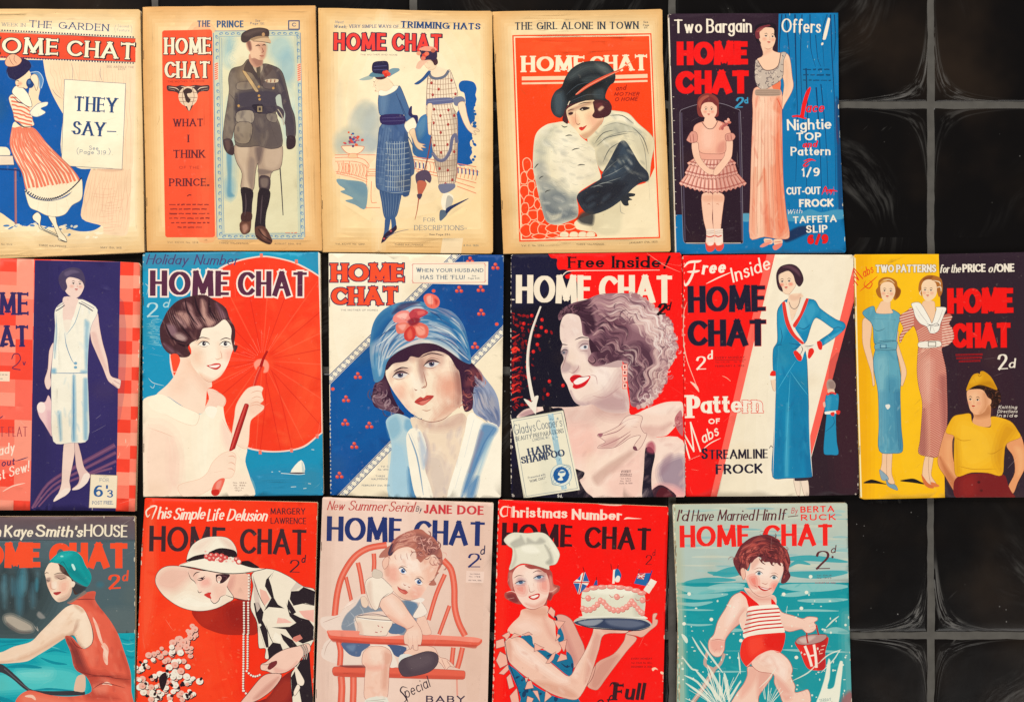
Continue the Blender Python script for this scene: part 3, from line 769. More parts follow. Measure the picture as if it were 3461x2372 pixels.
# ---- officer in a blue frame
def cover_b():
    s = Sheet('22,28 1093,22 1100,300 1120,900 1136,1535 50,1536 40,1000 25,400', 'f9d39a', 470, 10, .54614)
    s.p('fcdcab', '230,30 420,30 430,1530 260,1530', a=.8, f=140, n=5)  # pale band: highlight along the vertical fold, painted into the paper tone
    age_edges(s, 'd08c44', .7)
    s.t('THE', 362, 157, 446, 157, 46, '3c5c80', w=.26, thin=.7); s.t('PRINCE', 484, 159, 650, 159, 48, '3c5c80', w=.26, thin=.7)
    s.t('See', 722, 122, 752, 122, 14, '56617a', w=.15); s.t('Page 131.', 690, 138, 780, 140, 14, '56617a', w=.15)
    rect(s, '2f4a78', 925, 113, 997, 172); rect(s, 'f6d09c', 932, 120, 990, 165); s.t('C', 948, 152, 974, 152, 24, '2f4a78', w=.18)
    s.p('f85634', '145,186 156,174! 444,170! 455,182 462,800 472,1440 460,1452! 176,1452! 165,1440 152,800')
    s.p('fb7048', '330,175 450,172 460,1440 380,1440', a=.5, f=60)
    for t, a, b, c in (('HOME', 160, 326, 448), ('CHAT', 162, 473, 440)):
        s.t(t, a, b, c, b, 112, 'fdeccb', w=.22, thin=.5, serif=.04, ol='5c2428', ow=3, sh=(4, 3, '5c2428'))
    s.t('THE MOTHER THE HOME', 180, 497, 410, 494, 12, 'a83428', w=.14)
    # winged globe
    s.p('4a3438', '178,514 230,520 262,512 300,520 350,512 392,516 436,514 432,548 396,552 372,560 352,600 330,650 312,674 292,648 262,600 240,560 214,552 180,546')
    s.ls('f3d6b8', '184,524 230,530 250,545;186,534 226,544;430,524 384,530 366,545;430,538 388,546;262,520 300,526 350,520', 5, taper=True)
    gl = s.e('f0d3b2', 306, 582, 60, 62); s.ls('8a6456', '250,560 306,552 360,560;248,590 306,588 362,590;256,612 306,616 354,610;280,526 270,582 284,640;330,524 344,582 328,640', 3, clip=gl)
    s.p('46302f', '276,548 300,530 330,540 326,560 300,566 310,590 322,600 310,622 292,610 284,580', clip=gl); s.p('efc9a4', '300,636 324,636 312,672')
    kw = dict(w=.2, thin=.5, serif=.07)
    s.t('WHAT', 214, 769, 401, 769, 50, '6a2830', **kw); s.t('I', 300, 866, 316, 866, 48, '6a2830', **kw); s.t('THINK', 213, 963, 412, 963, 52, '6a2830', **kw)
    s.t('OF THE', 250, 1030, 376, 1030, 18, '8e2c2a', w=.14, a=.75); s.t('PRINCE.', 188, 1137, 436, 1137, 50, '6a2830', **kw)
    s.l('6a2428', '300,1198 312,1190 326,1192', 6); s.rows('7a2428', 186, 1250, 448, 1362, 5, 12, a=.75); s.rows('7a2428', 238, 1390, 400, 1390, 1, 11, a=.7, seed=4)
    # frame
    s.p('cfd2b4', '462,196 480,178! 985,175! 1000,190 1012,800 1028,1445 1015,1462! 500,1462! 485,1448 470,800')
    inn = s.p('e4dcb4', '515,210 960,205 975,800 985,1420 530,1425 520,800', sm=False)
    for a, b in (('462,190 470,800 485,1450', '470,190 478,800 493,1450'), ('1000,190 1012,800 1028,1450', '992,190 1004,800 1020,1450'), ('470,178 990,175', '478,186 985,183'), ('490,1462 1020,1462', '495,1454 1020,1454')):
        s.l('5f86a8', a, 4)
    s.ls('7fa0b4', '500,212 506,800 516,1432;980,210 990,800 1002,1430;500,212 980,206;516,1434 1002,1430;514,220 518,800 528,1424', 3)
    for k in range(30):
        t = k / 29; y = 215 + 1215*t
        for xx in (480 + 22*t + 4, 986 + 27*t):
            if 370 < y < 485: continue
            s.e('7195b2', xx, y, 9, 13, rot=30 if k % 2 else -30, a=.9); s.e('d5d6b8', xx+2, y+2, 4, 7, rot=30 if k % 2 else -30)
    for k in range(14):
        for y in (194, 1446):
            x = 510 + 36*k + (18 if y > 1000 else 0); s.e('7195b2', x, y, 13, 8, rot=18 if k % 2 else -18); s.e('d5d6b8', x+1, y+1, 7, 3.5)
    for xx, y0 in ((468, 372), (980, 378)):
        rect(s, 'f4d3b0', xx, y0, xx+24, y0+108); 
        for k in range(8): s.l('ea5a3c', [(xx+2, y0+14+13*k), (xx+22, y0+4+13*k)], 6, sm=False)
    # watery sky inside
    for x, y, rx, ry, c in ((560, 300, 40, 100, '9ac0c4'), (880, 290, 80, 90, 'a8c8c6'), (920, 400, 60, 110, '98bcc2'), (570, 900, 30, 320, '9ec4c8'), (930, 700, 40, 180, 'a4c8c8'), (560, 1150, 30, 60, '78a8b8')):
        s.e(c, x, y, rx, ry, a=.75, f=50, clip=inn, n=5)
    for x, y, rx, ry in ((640, 320, 50, 80), (610, 350, 60, 50), (900, 600, 50, 70)): s.e('efe6c0', x, y, rx, ry, a=.8, f=30, clip=inn)
    for k in range(22): s.l('6f9fb4', [(545+s.rnd.uniform(0, 40), 210+k*9), (560+s.rnd.uniform(0, 50), 214+k*10)], 5, a=.5, taper=True, clip=inn)
    s.p('5f95ac', '545,930 575,950 572,1170 595,1198 550,1198 552,1100', a=.75, f=8)
    s.rows('e0664a', 905, 1424, 985, 1424, 1, 9)
    # sword, boots, breeches
    s.l('3a343e', '872,990 884,1150 893,1316', 8, 5)
    bt = '2c2229'
    s.p('b39a84', '598,880 740,888 820,896 886,884 888,980 872,1030 826,1048 812,1100 798,1172 748,1158 742,1040 734,996 722,1060 706,1164 634,1152 640,1058 602,976', ln='4a3c3c', lw=3)
    s.p('d4bca0', '606,890 680,890 668,1000 672,1090 690,1156 648,1148 648,1050 612,976', a=.9, f=14); s.p('6e5c58', '722,900 770,896 752,990 738,1000', a=.85, f=16); s.p('cdb49a', '790,900 880,900 880,980 840,1030 780,1010', a=.8, f=16)
    s.p('7b6962', '742,1030 830,1046 800,1060 750,1066', a=.8, f=8); s.p('8a776e', '690,960 720,980 712,1100 700,1160 680,1100', a=.6, f=12)
    s.p('4a3c40', '748,1075 812,1082 806,1166 752,1156'); s.p('a08c7c', '755,1090 800,1090 795,1140 760,1140', a=.6, f=10)
    s.p(bt, '634,1146 706,1162 702,1250 698,1330 690,1412 664,1432 640,1430 624,1398 640,1320 640,1230')
    s.p('6b4438', '628,1360 690,1330 690,1400 668,1430 640,1430 626,1400'); s.p('d6a088', '640,1380 668,1370 676,1400 650,1424', a=.7, f=10); s.p('4a2e2c', '640,1300 698,1300 694,1350 636,1350')
    s.p(bt, '746,1154 812,1166 806,1240 790,1300 786,1392 826,1468 812,1496 772,1484 726,1452 716,1392 728,1290')
    s.p('5d3a32', '722,1390 782,1388 824,1468 812,1494 772,1482 726,1450'); s.p('c08a72', '752,1400 780,1420 790,1460 770,1450', a=.6, f=10); s.ls('2a1c1e', '740,1400 770,1440 822,1476;726,1440 770,1474 812,1488', 6)
    s.ls('5a4a4e', '660,1180 664,1250 656,1320;765,1190 758,1280 752,1370', 9, a=.8, taper=True)
    # tunic
    ja = s.p('6e6056', '578,412 640,392 680,352 722,398 760,384 796,382 862,406 892,442 916,530 942,640 966,712 968,832 918,836 908,760 886,716 876,640 862,660 846,690 874,760 888,880 820,906 740,888 680,894 600,880 596,762 588,792 572,850 522,856 530,740 546,640 560,540 556,468', ln='3a3034', lw=3)
    for t, c, a, f in (('800,400 862,410 914,530 964,712 968,832 918,834 880,640 850,560', '453c46', .85, 22), ('610,560 840,545 846,650 700,660 620,640', '443c48', .9, 18), ('700,690 780,690 880,760 886,890 740,885', '5d5150', .8, 30),
                       ('560,470 600,440 610,560 600,760 575,845 526,850 546,640', '857668', .8, 24), ('600,560 620,640 604,770 590,700', '3c343c', .8, 12), ('610,690 690,690 680,860 600,860', '9a8a76', .8, 8), ('640,400 690,380 710,470 620,470', '93836f', .6, 18), ('760,400 850,420 850,520 770,500', '6c5c56', .8, 20)):
        s.p(c, t, a=a, f=f, clip=ja)
    s.p('413843', '608,664 640,650 840,640 846,672 790,690 700,682 640,690', clip=ja)
    s.p('a39380', '612,676 704,672 706,744 606,738', ln='3c3238', lw=3); s.p('93826f', '604,748 700,752 682,866 598,858', ln='3c3238', lw=3); s.p('84766a', '790,690 850,690 850,742 800,730', ln='3c3238', lw=3)
    s.p('8c7c6c', '612,498 700,492 706,535 612,540', ln='443a40', lw=3); s.p('6a5a56', '770,494 840,490 836,534 776,530', ln='3a3036', lw=3)
    s.p('d3b07c', '640,424 664,430 742,548 722,552', ln='5a4038', lw=2.5)
    s.p('2c2430', '700,640 726,630 768,634 764,682 736,686'); rect(s, 'a08a68', 734, 642, 764, 678); rect(s, '3a3036', 742, 650, 756, 670)
    for x, y in ((742, 522), (744, 578), (748, 600), (832, 530), (618, 640)): s.e('c89858', x, y, 8)
    s.p('d8c2a0', '780,482 812,474 862,476 858,494 800,496'); s.ls('8a4a3c', '795,478 792,494;818,476 816,495;842,477 840,494', 6)
    s.p('4c4040', '682,356 722,398 752,470 764,520 740,500 700,440 650,420'); s.p('5c4c48', '800,386 830,410 780,470 760,515 762,450')
    s.p('c9b294', '706,384 760,378 768,410 748,440 724,430'); s.p('5a4e44', '730,398 752,394 754,430 742,470 730,430')
    s.ls('3a3036', '556,560 600,620 600,760;912,540 880,640;700,690 690,880;800,720 860,880', 4, clip=ja, taper=True, a=.7)
    s.p('c4cdb8', '846,590 876,570 888,640 906,690 896,760 872,700', a=.9); s.p('4a4048', '850,640 880,650 900,680 890,720 858,690'); s.l('b8a890', '860,660 885,700 898,760', 6)
    s.p('463436', '524,850 572,846 592,902 586,944 552,936 528,900'); s.p('3a2a30', '918,830 966,830 970,884 946,908 916,902'); s.p('7a5c54', '532,856 560,852 566,900 548,920', a=.6, f=8)
    mott(s, ja, 530, 400, 960, 890, 90, ['988876', '4a4046', '7a6a5c', '3c343c', 'a59480'], 22, .3, rot=80)
    # head
    s.p('d09c80', '690,318 760,340 766,384 720,404 684,362'); s.p('8c5c50', '700,350 760,350 765,385 730,395', a=.5, f=12)
    s.p('ebc09c', '664,250 700,236 772,240 790,280 786,320 776,352 748,358 716,344 698,346 688,310 670,288')
    s.p('b98068', '735,262 790,262 790,320 776,350 752,354 760,310', a=.55, f=12); s.p('7a4a42', '668,246 690,240 700,290 686,300', a=.8, f=8)
    s.ls('4a302e', '722,272 740,266 752,272;764,268 778,264 788,268', 7, taper=True); s.l('8a4a40', '762,280 772,306 760,312', 5, taper=True); s.l('a04038', '748,330 762,334 776,332', 6, taper=True)
    s.p('4a3b3a', '632,226 640,192 690,166 750,157 800,168 809,196 800,216 740,214 694,230 664,250 640,246'); s.p('6c5850', '650,200 700,174 760,166 790,180 730,190 680,210', a=.6, f=12)
    s.p('a88868', '690,228 740,210 802,214 806,224 760,222 706,238'); s.p('d8b48c', '704,238 760,222 806,224 818,254 770,246 730,240'); s.l('5a4038', '706,240 770,246 816,255', 4); s.e('c09468', 772, 200, 10, 12)
    s.t('Vol. XCVII. No. 1218.', 178, 1487, 374, 1490, 11, '7a6450', w=.16, a=.85); s.t('THREE HALFPENCE.', 496, 1492, 680, 1494, 11, '7a6450', w=.16); s.t('AUGUST 30th, 1919.', 838, 1496, 1008, 1498, 11, '7a6450', w=.16)
    return s
# ---- two women on a terrace
def cover_c():
    s = Sheet('10,24 600,42 1086,48 1100,56 1104,700 1104,1550 1094,1562 36,1552 24,800', 'fadba4', 1070, 15, .53986)
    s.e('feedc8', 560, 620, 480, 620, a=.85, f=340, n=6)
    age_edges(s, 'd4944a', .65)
    s.p('fbe6bd', '395,60 450,60 410,1540 370,1540', a=.4, f=50)  # strip of fold light painted lighter on the paper
    s.t('Next', 116, 122, 168, 124, 18, '7c8496', w=.14, it=.25, a=.9); s.t('Week:', 108, 152, 190, 154, 22, '6a7284', w=.16, it=.25)
    s.t('VERY SIMPLE WAYS OF', 204, 152, 516, 155, 22, '566486', w=.18, thin=.6, serif=.06)
    s.t('TRIMMING HATS', 526, 152, 1026, 166, 44, '254a7c', w=.25, thin=.45, serif=.08, gap=.12, space=.5)
    for t, a, b, c, d in (('HOME', 110, 294, 436, 298), ('CHAT', 476, 298, 782, 302)):
        s.t(t, a, b, c, d, 116, 'f1423a', w=.24, thin=.8, ol='2f2443', ow=5, sh=(3, 2, '2f2443'))
    s.t('THE MOTHER AND HOME', 274, 324, 508, 326, 10, '6a5a60', w=.14)
    # distant trees
    for x, y, rx, ry, c, a in ((310, 700, 70, 100, 'c8c8b4', .8), (280, 760, 80, 120, 'b9bfb4', .6), (350, 780, 60, 150, 'b6bcb4', .7), (200, 850, 90, 80, 'c6c4ac', .8), (180, 900, 70, 60, 'b4b8a8', .6), (300, 880, 100, 60, 'a9b2b0', .6), (145, 640, 22, 160, 'eedcb4', .9)):
        s.e(c, x, y, rx, ry, a=a, f=30, n=4)
    s.p('0f5aa2', '890,510 905,485 940,480 985,492 1002,530 995,570 1002,600 985,660 992,720 965,760 975,830 960,870 975,930 960,960 975,998 880,1000 880,680 930,640 925,560 900,545')
    for k in range(26): s.e('0f5aa2', 975+s.rnd.uniform(-20, 20), 500+k*19, s.rnd.uniform(5, 14), s.rnd.uniform(6, 12), rot=s.rnd.uniform(-40, 40))
    s.p('2f6aa4', '625,760 650,710 690,690 720,720 722,960 612,945 600,860 590,800'); s.p('7ca0b0', '625,770 650,720 690,700 680,800 640,840', a=.5, f=20)
    # balustrade and pool
    ln = 'ef8a66'
    s.p('f6d8ae', '118,945 370,945 370,968 330,1010 325,1085 230,1100 120,1060', a=.7)
    s.ls(ln, '116,945 250,942 372,946;116,962 240,960 300,975 330,1010 322,1030;118,985 230,985 290,1000 318,1025;125,1060 230,1085 320,1115;120,1048 230,1070 322,1100;330,1035 372,1036;315,1040 312,1280;372,1050 315,1050;330,1065 372,1066;310,1075 372,1078;345,1110 345,1240 380,1242;300,1275 400,1275', 4)
    for k in range(9): x = 132 + 22*k; s.l(ln, [(x, 990+k*2), (x+9, 1025+k*2), (x-3, 1060+k*3)], 4); s.l('e8a078', [(x+9, 990+k*2), (x+16, 1025+k*2), (x+8, 1060+k*3)], 3)
    s.ls(ln, '168,980 168,1062;208,982 208,1072;180,1000 198,1000 198,1050 180,1050 180,1000', 4)
    s.ls(ln, '600,955 800,985 1000,1020;600,972 800,1004 1018,1052;610,1030 760,1060 1000,1120;620,1045 760,1078 990,1150;880,1140 1000,1185', 5)
    for k in range(17): x = 612 + 24*k; y = 980 + 3.1*k; s.l(ln, [(x, y), (x+7, y+30), (x, y+58+k)], 4); (s.l('2a5f9a', [(x+10, y+10), (x+11, y+45)], 7) if k > 10 or k < 3 else None)
    s.p('7e9ca4', '128,1095 200,1102 312,1130 308,1280 240,1255 180,1230 230,1215 150,1175 180,1160 140,1130')
    s.p('6a8ea0', '190,1110 310,1135 305,1200 240,1170', a=.6, f=20)
    s.p('fbe2b8', '160,890 296,892 285,920 255,938 200,936 172,915', ln='e07a58', lw=4); s.p('f2c898', '210,938 248,938 256,962 200,962', ln=ln, lw=3)
    for k in range(34): s.e(('e0503c', 'e8603c', '3f5f98', 'c05068', '6a3a68')[k % 5], 230+s.rnd.gauss(0, 24), 850+s.rnd.gauss(0, 20), s.rnd.uniform(5, 11), s.rnd.uniform(4, 9))
    # left woman: skirt, bodice
    nv = '45618c'
    s.p('3d5880', '398,1150 470,1180 530,1180 520,1260 505,1320 480,1345 428,1340 408,1240')
    between(s, '8fa2b0', '405,1160 420,1250 430,1340', '525,1180 510,1280 490,1340', 7, 4, a=.5)
    s.p('3c5a84', '432,1338 462,1340 456,1400 440,1470 412,1490 425,1420'); s.p('3c5a84', '466,1330 490,1330 500,1385 490,1425 450,1450 470,1400')
    s.p('2e2038', '424,1445 450,1420 480,1400 500,1384 502,1410 470,1440 440,1470 408,1497 412,1470'); s.e('c04a50', 424, 1468, 8, 6); s.e('b04a58', 466, 1420, 8, 6)
    s.l('6a6478', '440,1460 500,1428 576,1410', 6, 2)
    sk = s.p(nv, '410,752 550,748 572,820 580,940 590,1060 585,1170 560,1200 535,1195 460,1180 395,1165 374,1140 374,1000 385,880', ln='2c4468', lw=3)
    s.p('35507a', '550,790 610,980 612,1060 590,1085 580,1195 540,1200 560,1050', a=.9)
    s.p('6f88a4', '420,770 470,770 450,1000 440,1170 400,1160 400,950', a=.5, f=30, clip=sk)
    for k in range(8): 
        x = 470+14*k; s.l('b9c4c2', [(x-30+2*k, 860), (x-20, 1000), (x-22, 1170)], 4, clip=sk, a=.8)
    for k in range(10): y = 862+34*k; s.l('b4c0c0', [(430, y+8), (500, y+14), (585, y)], 4, clip=sk, a=.75)
    for k in range(7): y = 900+38*k; s.l('8ca0b4', [(378, y), (430, y+8)], 3, clip=sk, a=.6)
    between(s, '324a74', '420,760 395,900 385,1130', '480,760 470,900 440,1170', 5, 4, clip=sk, a=.7)
    mott(s, sk, 380, 750, 590, 1200, 60, ['2c4468', '6f88a4', '3a5680', '8ca0b4'], 16, .35, rot=85)
    bd = s.p('4a6a92', '394,565 430,570 500,540 520,512 548,570 590,680 612,720 570,745 548,690 540,700 410,705 388,640', ln='2f4870', lw=3)
    s.p('7390ac', '400,580 450,580 430,690 400,690', a=.6, f=20, clip=bd); s.ls('2f4870', '500,560 530,640 548,695;520,600 560,700', 4, clip=bd)
    s.p('33285a', '405,698 540,692 552,748 412,754'); s.ls('5a5480', '410,715 545,708;412,735 548,730', 3)
    s.p('2c2a58', '585,645 598,640 600,690 634,700 632,750 612,740 600,715 575,690')
    s.p('fdf0d0', '552,752 600,712 618,730 624,770 580,806 562,790', ln='a89a98', lw=2)
    s.p('f8d8b0', '580,800 612,780 624,830 640,866 680,880 662,885 684,900 655,900 668,918 636,906 616,880 600,840', ln='b08068', lw=2.5); s.l('34507c', '565,815 590,860 620,930', 6, taper=True)
    s.p('fdf2d6', '398,525 392,570 430,574 490,545 512,515 480,512 440,540', ln='b8b09c', lw=2)
    s.p('fae0ba', '372,480 410,465 450,470 480,508 440,545 404,540 384,550 366,548 374,530 358,512', ln='d8a888', lw=1.5)
    s.p('4c2636', '368,455 440,440 440,460 410,475 378,472'); s.ls('8a4a44', '356,486 366,492;366,510 374,512;366,545 376,546', 3)
    s.p('a9b8ae', '268,474 320,452 352,440 352,470 300,480'); s.p('7a9aa4', '440,430 470,405 515,404 520,418 480,442 450,458')
    s.p('5e8696', '330,452 352,428 448,430 470,440 420,456 370,460')
    s.p('2a2546', '354,372 400,360 448,366 448,436 400,440 352,428'); s.ls('5a5a88', '360,395 440,388;358,415 440,412', 5, a=.7)
    for x, y, c in ((425, 432, 'e8402c'), (440, 428, 'f05a3c'), (436, 446, 'd83028'), (452, 440, 'e84c34')): s.e(c, x, y, 13, 13)
    # right woman
    s.p('fdf0d4', '800,1180 850,1195 856,1225 830,1270 820,1300 800,1300 780,1240'); s.p('b8b4a8', '820,1200 856,1222 830,1290 808,1280', a=.9)
    s.p('5a6a7c', '775,1290 820,1298 816,1320 780,1356 770,1350'); s.p('28355e', '812,1280 870,1250 956,1215 850,1280 815,1312')
    dr = s.p('f6e0c0', '700,440 740,470 800,460 830,412 858,470 885,570 850,590 852,640 880,700 884,830 880,1000 870,1110 840,1140 775,1140 760,1080 735,960 718,840 720,740 690,700 688,600', ln='7a6060', lw=3)
    between(s, 'b09078', '700,450 690,600 720,800 765,1140', '840,430 850,600 884,800 868,1130', 10, 4, clip=dr, a=.9, taper=False)
    for k in range(22): y = 465+32*k; s.l('b09078', [(680, y), (780, y+8), (890, y-4)], 4, clip=dr, a=.85)
    s.p('8c7868', '840,660 884,700 884,1000 866,1120 840,1110 860,900', a=.4, f=24, clip=dr); s.p('8a7466', '735,950 850,960 880,880 884,1000 760,1060', a=.35, f=30, clip=dr)
    for x, y in ((720, 495), (765, 535), (845, 480), (728, 570), (870, 565), (736, 660), (776, 700), (826, 665), (862, 700), (734, 745), (824, 755), (778, 805), (738, 885), (820, 880), (780, 930), (862, 925), (770, 1030), (822, 1040), (850, 1100), (808, 1125)):
        s.e('a03430', x, y, 8, 10); s.e('d05048', x-2, y-3, 4, 4)
    s.l('6c6c86', '724,930 760,975 800,975 836,920 850,840 870,820 880,870', 20); s.l('8d8ca0', '728,935 762,970 798,966 830,915', 6, a=.7)
    s.p('64688c', '690,600 720,592 846,588 858,618 730,632 690,636'); s.ls('8c90a8', '700,612 850,600', 5, a=.7)
    s.p('767a92', '766,1130 864,1125 866,1150 820,1180 780,1180')
    s.p('767a92', '858,590 910,580 930,612 880,640 862,630')
    s.p('f8dcb6', '885,630 925,615 945,700 970,765 1012,785 1018,800 985,795 1000,818 975,812 945,785 915,730', ln='a87c68', lw=2.5)
    s.p('f8dcb6', '695,630 725,628 720,720 716,820 700,810', ln='a87c68', lw=2)
    s.p('fae0bc', '700,410 740,390 800,408 826,414 790,450 740,462 708,445'); s.l('6a7080', '704,425 716,455 750,468 800,455 828,418', 17)
    s.p('f8dab4', '672,365 730,355 750,380 740,405 715,412 690,400', ln='c89078', lw=1.5); s.ls('5a3038', '688,372 702,368;716,366 728,364;700,398 712,400', 4, taper=True)
    s.p('4a2a34', '700,345 750,340 760,372 740,385 725,360'); s.p('f0c0a0', '622,398 640,360 690,340 752,342 700,358 668,384 650,406 630,406')
    s.p('3a2c48', '652,300 700,272 748,280 752,345 700,350 655,350'); s.p('f2a488', '640,285 680,266 740,272 750,292 700,296'); 
    for x, y, c in ((640, 310, 'f0a07c'), (676, 322, 'e84a38'), (690, 312, 'f07858'), (668, 340, 'e87860'), (730, 292, 'c86a50')): s.e(c, x, y, 15, 13)
    s.p('2f5488', '700,418 716,424 690,462 640,503 612,500 660,465')
    # umbrella
    s.l('8a4440', '720,830 700,940 676,1045', 8); s.p('58485e', '620,1070 660,1040 700,1045 720,1085 710,1120 680,1100 690,1130 650,1110 630,1130')
    s.p('c86a50', '632,1110 690,1120 660,1190 640,1210'); s.p('4c4058', '630,1190 662,1190 648,1222 634,1215'); s.l('b8604c', '640,1215 630,1290 616,1350', 8, 3)
    s.t('FOR', 670, 1362, 742, 1362, 26, '6a7a88', w=.13, thin=.5, serif=.08); s.t('DESCRIPTIONS-', 612, 1415, 940, 1416, 32, '6a7a88', w=.12, thin=.5, serif=.07)
    s.t('See Page 294.', 706, 1447, 842, 1448, 12, '565058', w=.16)
    s.p('fdeccb', '790,1466 918,1464 905,1562 775,1562', sm=False, a=.6)
    s.t('Vol. XCVIII. No. 1280.', 118, 1505, 306, 1508, 11, '6a5a48', w=.16); s.t('THREE HALFPENCE.', 488, 1510, 672, 1513, 11, '6a5a48', w=.16); s.t('& Oct. 1920.', 920, 1515, 1018, 1517, 11, '3f6468', w=.16)
    return s
# ---- woman in a beret with a fur muff
def cover_d():
    s = Sheet('8,38 560,34 1060,26 1070,34 1072,300 1100,900 1122,1530 1114,1541 76,1553 62,1200 30,500', 'fad29a', 1660, 20, .53986)
    s.p('f8e0b0', '130,60 1000,50 1060,1480 180,1500', a=.9, f=120, n=5)
    age_edges(s, 'd09248', .65)
    s.t('THE GIRL ALONE IN TOWN', 148, 156, 922, 150, 50, '34404c', w=.2, thin=.45, serif=.05, space=.5)
    s.t('See', 952, 112, 982, 112, 13, '34404c', w=.16); s.t('Page', 950, 132, 988, 131, 13, '34404c', w=.16); s.t('314.', 955, 147, 980, 147, 12, '34404c', w=.16)
    s.p('fb4a1a', '132,188 1002,176 1056,1456 176,1478', sm=False); s.p('f9e2b8', '141,196 995,184 1047,1448 185,1469', sm=False)
    red = s.p('fc4c1c', '150,204 988,193 1040,1443 193,1462', sm=False, g=(500, 200, 600, 900, 'fb4012'))
    s.p('f9653a', '160,210 985,200 988,300 170,310', a=.35, f=60, clip=red)
    s.t('HOME', 190, 421, 590, 418, 106, 'fdebc6', w=.26, thin=.45, serif=.06, gap=.1); s.t('CHAT', 618, 418, 980, 410, 106, 'fdebc6', w=.26, thin=.45, serif=.06, gap=.1)
    for y, w in ((458, 24), (489, 12)): s.l('fcd4ac', [(192, y), (590, y-5), (978, y-16)], w)
    s.t('and', 778, 536, 842, 530, 34, '9e2014', w=.16, it=.3); s.t('MOTHER', 766, 568, 925, 566, 24, '9e2014', w=.2, it=.35); s.t('@ HOME'.replace('@', 'O'), 770, 602, 914, 598, 26, '9e2014', w=.2, it=.35)
    # crazy paving lines and white ground at the right
    pap = 'f6e4bc'
    s.p(pap, '1040,1000 980,1100 900,1130 800,1190 640,1300 560,1330 520,1360 540,1400 650,1420 660,1446 420,1450 400,1458 1036,1444', clip=red)
    ph = '180,1460 192,985 215,978 250,985 258,1010 280,1130 310,1250 340,1345 400,1375 520,1360 560,1400 660,1430 640,1452'
    cells = [(225, 1000, 28, 45), (205, 1085, 22, 38), (250, 1060, 24, 40), (208, 1165, 26, 42), (252, 1130, 24, 34), (285, 1175, 22, 36), (240, 1225, 30, 40), (290, 1245, 20, 30), (210, 1270, 24, 40), (262, 1310, 34, 32), (215, 1340, 28, 36), (310, 1320, 24, 40), (215, 1410, 34, 38), (275, 1395, 34, 40), (325, 1400, 30, 34), (385, 1395, 38, 32), (440, 1395, 30, 24), (300, 1445, 44, 16), (385, 1438, 34, 14), (490, 1385, 34, 20)]
    for x, y, a, b in cells:
        q = [(x + a*1.05*math.cos(t)*s.rnd.uniform(.8, 1.15), y + b*1.05*math.sin(t)*s.rnd.uniform(.8, 1.15)) for t in [i*math.pi/4 for i in range(8)]]
        s.p('fb4416', q, ln='fcc49c', lw=5)
    for x in (460, 520, 575, 625): s.p('f6e4bc', [(x-30, 1445), (x-22, 1418), (x+10, 1415), (x+26, 1430), (x+18, 1448)], ln='f0805c', lw=3)
    # scarf and coat
    cl = s.p('efe2bc', '600,830 690,745 720,665 790,662 860,678 920,740 1000,810 1022,860 1000,980 985,1100 940,1090 870,1050 700,1040 660,980', ln='b8b096', lw=2.5)
    for t, c, a, f in (('690,780 760,730 860,740 940,800 860,790 760,830 660,880', 'b8b49c', .8, 16), ('620,850 700,790 760,800 660,880', 'cfc6a4', .8, 16), ('860,780 960,840 1000,960 980,1080 930,960', 'd6ccac', .8, 24), ('660,900 760,850 800,870 700,1000 670,1020', 'bdb69c', .7, 16), ('740,680 840,690 900,740 800,720', 'f9eed0', .8, 18)):
        s.p(c, t, a=a, f=f, clip=cl)
    s.ls('8c8a7c', '640,870 740,815 850,790 920,800;700,760 780,735 870,760;920,800 960,900 975,1050;820,830 900,850', 4, clip=cl, taper=True)
    s.p('ded2ac', '640,1290 800,1190 812,1230 800,1420 640,1415', a=.7, f=20); s.ls('a8a290', '806,1195 810,1290 838,1305;985,1100 992,1220;640,1330 634,1400', 4, taper=True)
    co = s.p('2f3540', '800,858 836,848 870,890 930,990 980,1045 984,1095 935,1110 880,1150 830,1205 740,1270 650,1305 600,1300 560,1260 536,1190 600,1140 690,1080 690,1060 740,970')
    s.p('3f5060', '820,860 860,900 880,1000 780,1080 700,1085 760,970', a=.7, f=40, clip=co); s.p('20222c', '560,1200 700,1120 860,1120 740,1240 620,1290', a=.8, f=30, clip=co)
    s.ls('9aa09c', '690,1062 740,1010 800,960;700,1075 760,1050 830,1010;640,1140 700,1110 760,1112;680,1120 740,1100 810,1078;620,1140 660,1128 700,1132', 4, taper=True, a=.8, clip=co)
    s.p('2c3038', '810,1210 850,1175 900,1178 896,1192 862,1200 884,1215 858,1222 860,1250 830,1250'); s.p('3a3a3c', '540,1330 580,1290 640,1290 636,1370 600,1372 560,1360', a=.9, f=14)
    # muff
    mu = s.p('f1e6c4', '300,778 350,745 400,735 460,728 520,760 560,820 610,860 645,900 655,960 672,1020 685,1080 640,1110 560,1160 535,1200 545,1260 540,1320 500,1345 440,1368 390,1372 345,1350 322,1290 300,1200 280,1110 262,1020 264,900 275,820')
    for t, c, a, f in (('270,900 330,800 400,760 350,900 330,1100 300,1080', 'c0bca4', .8, 50), ('290,1100 380,1100 480,1180 540,1190 530,1300 420,1340 340,1330', '8f9490', .85, 50), ('320,1180 420,1280 520,1270 540,1320 400,1360 340,1340', '6c7478', .8, 40), ('270,1000 330,980 360,1080 300,1130', 'a4a49a', .7, 30), ('360,1180 440,1160 480,1220 400,1250', '70787c', .6, 30), ('420,800 540,850 630,940 640,1060 500,1140 400,1000', 'fbf1d4', .9, 60), ('345,1290 380,1310 440,1300 430,1330 370,1345', 'd8d0b4', .8, 14)):
        s.p(c, t, a=a, f=f, clip=mu, n=5)
    mott(s, mu, 265, 740, 680, 1370, 110, ['fbf3da', 'a8a69a', 'e4dcc0', '888c88', 'cfc8b0'], 26, .3, rot=20)
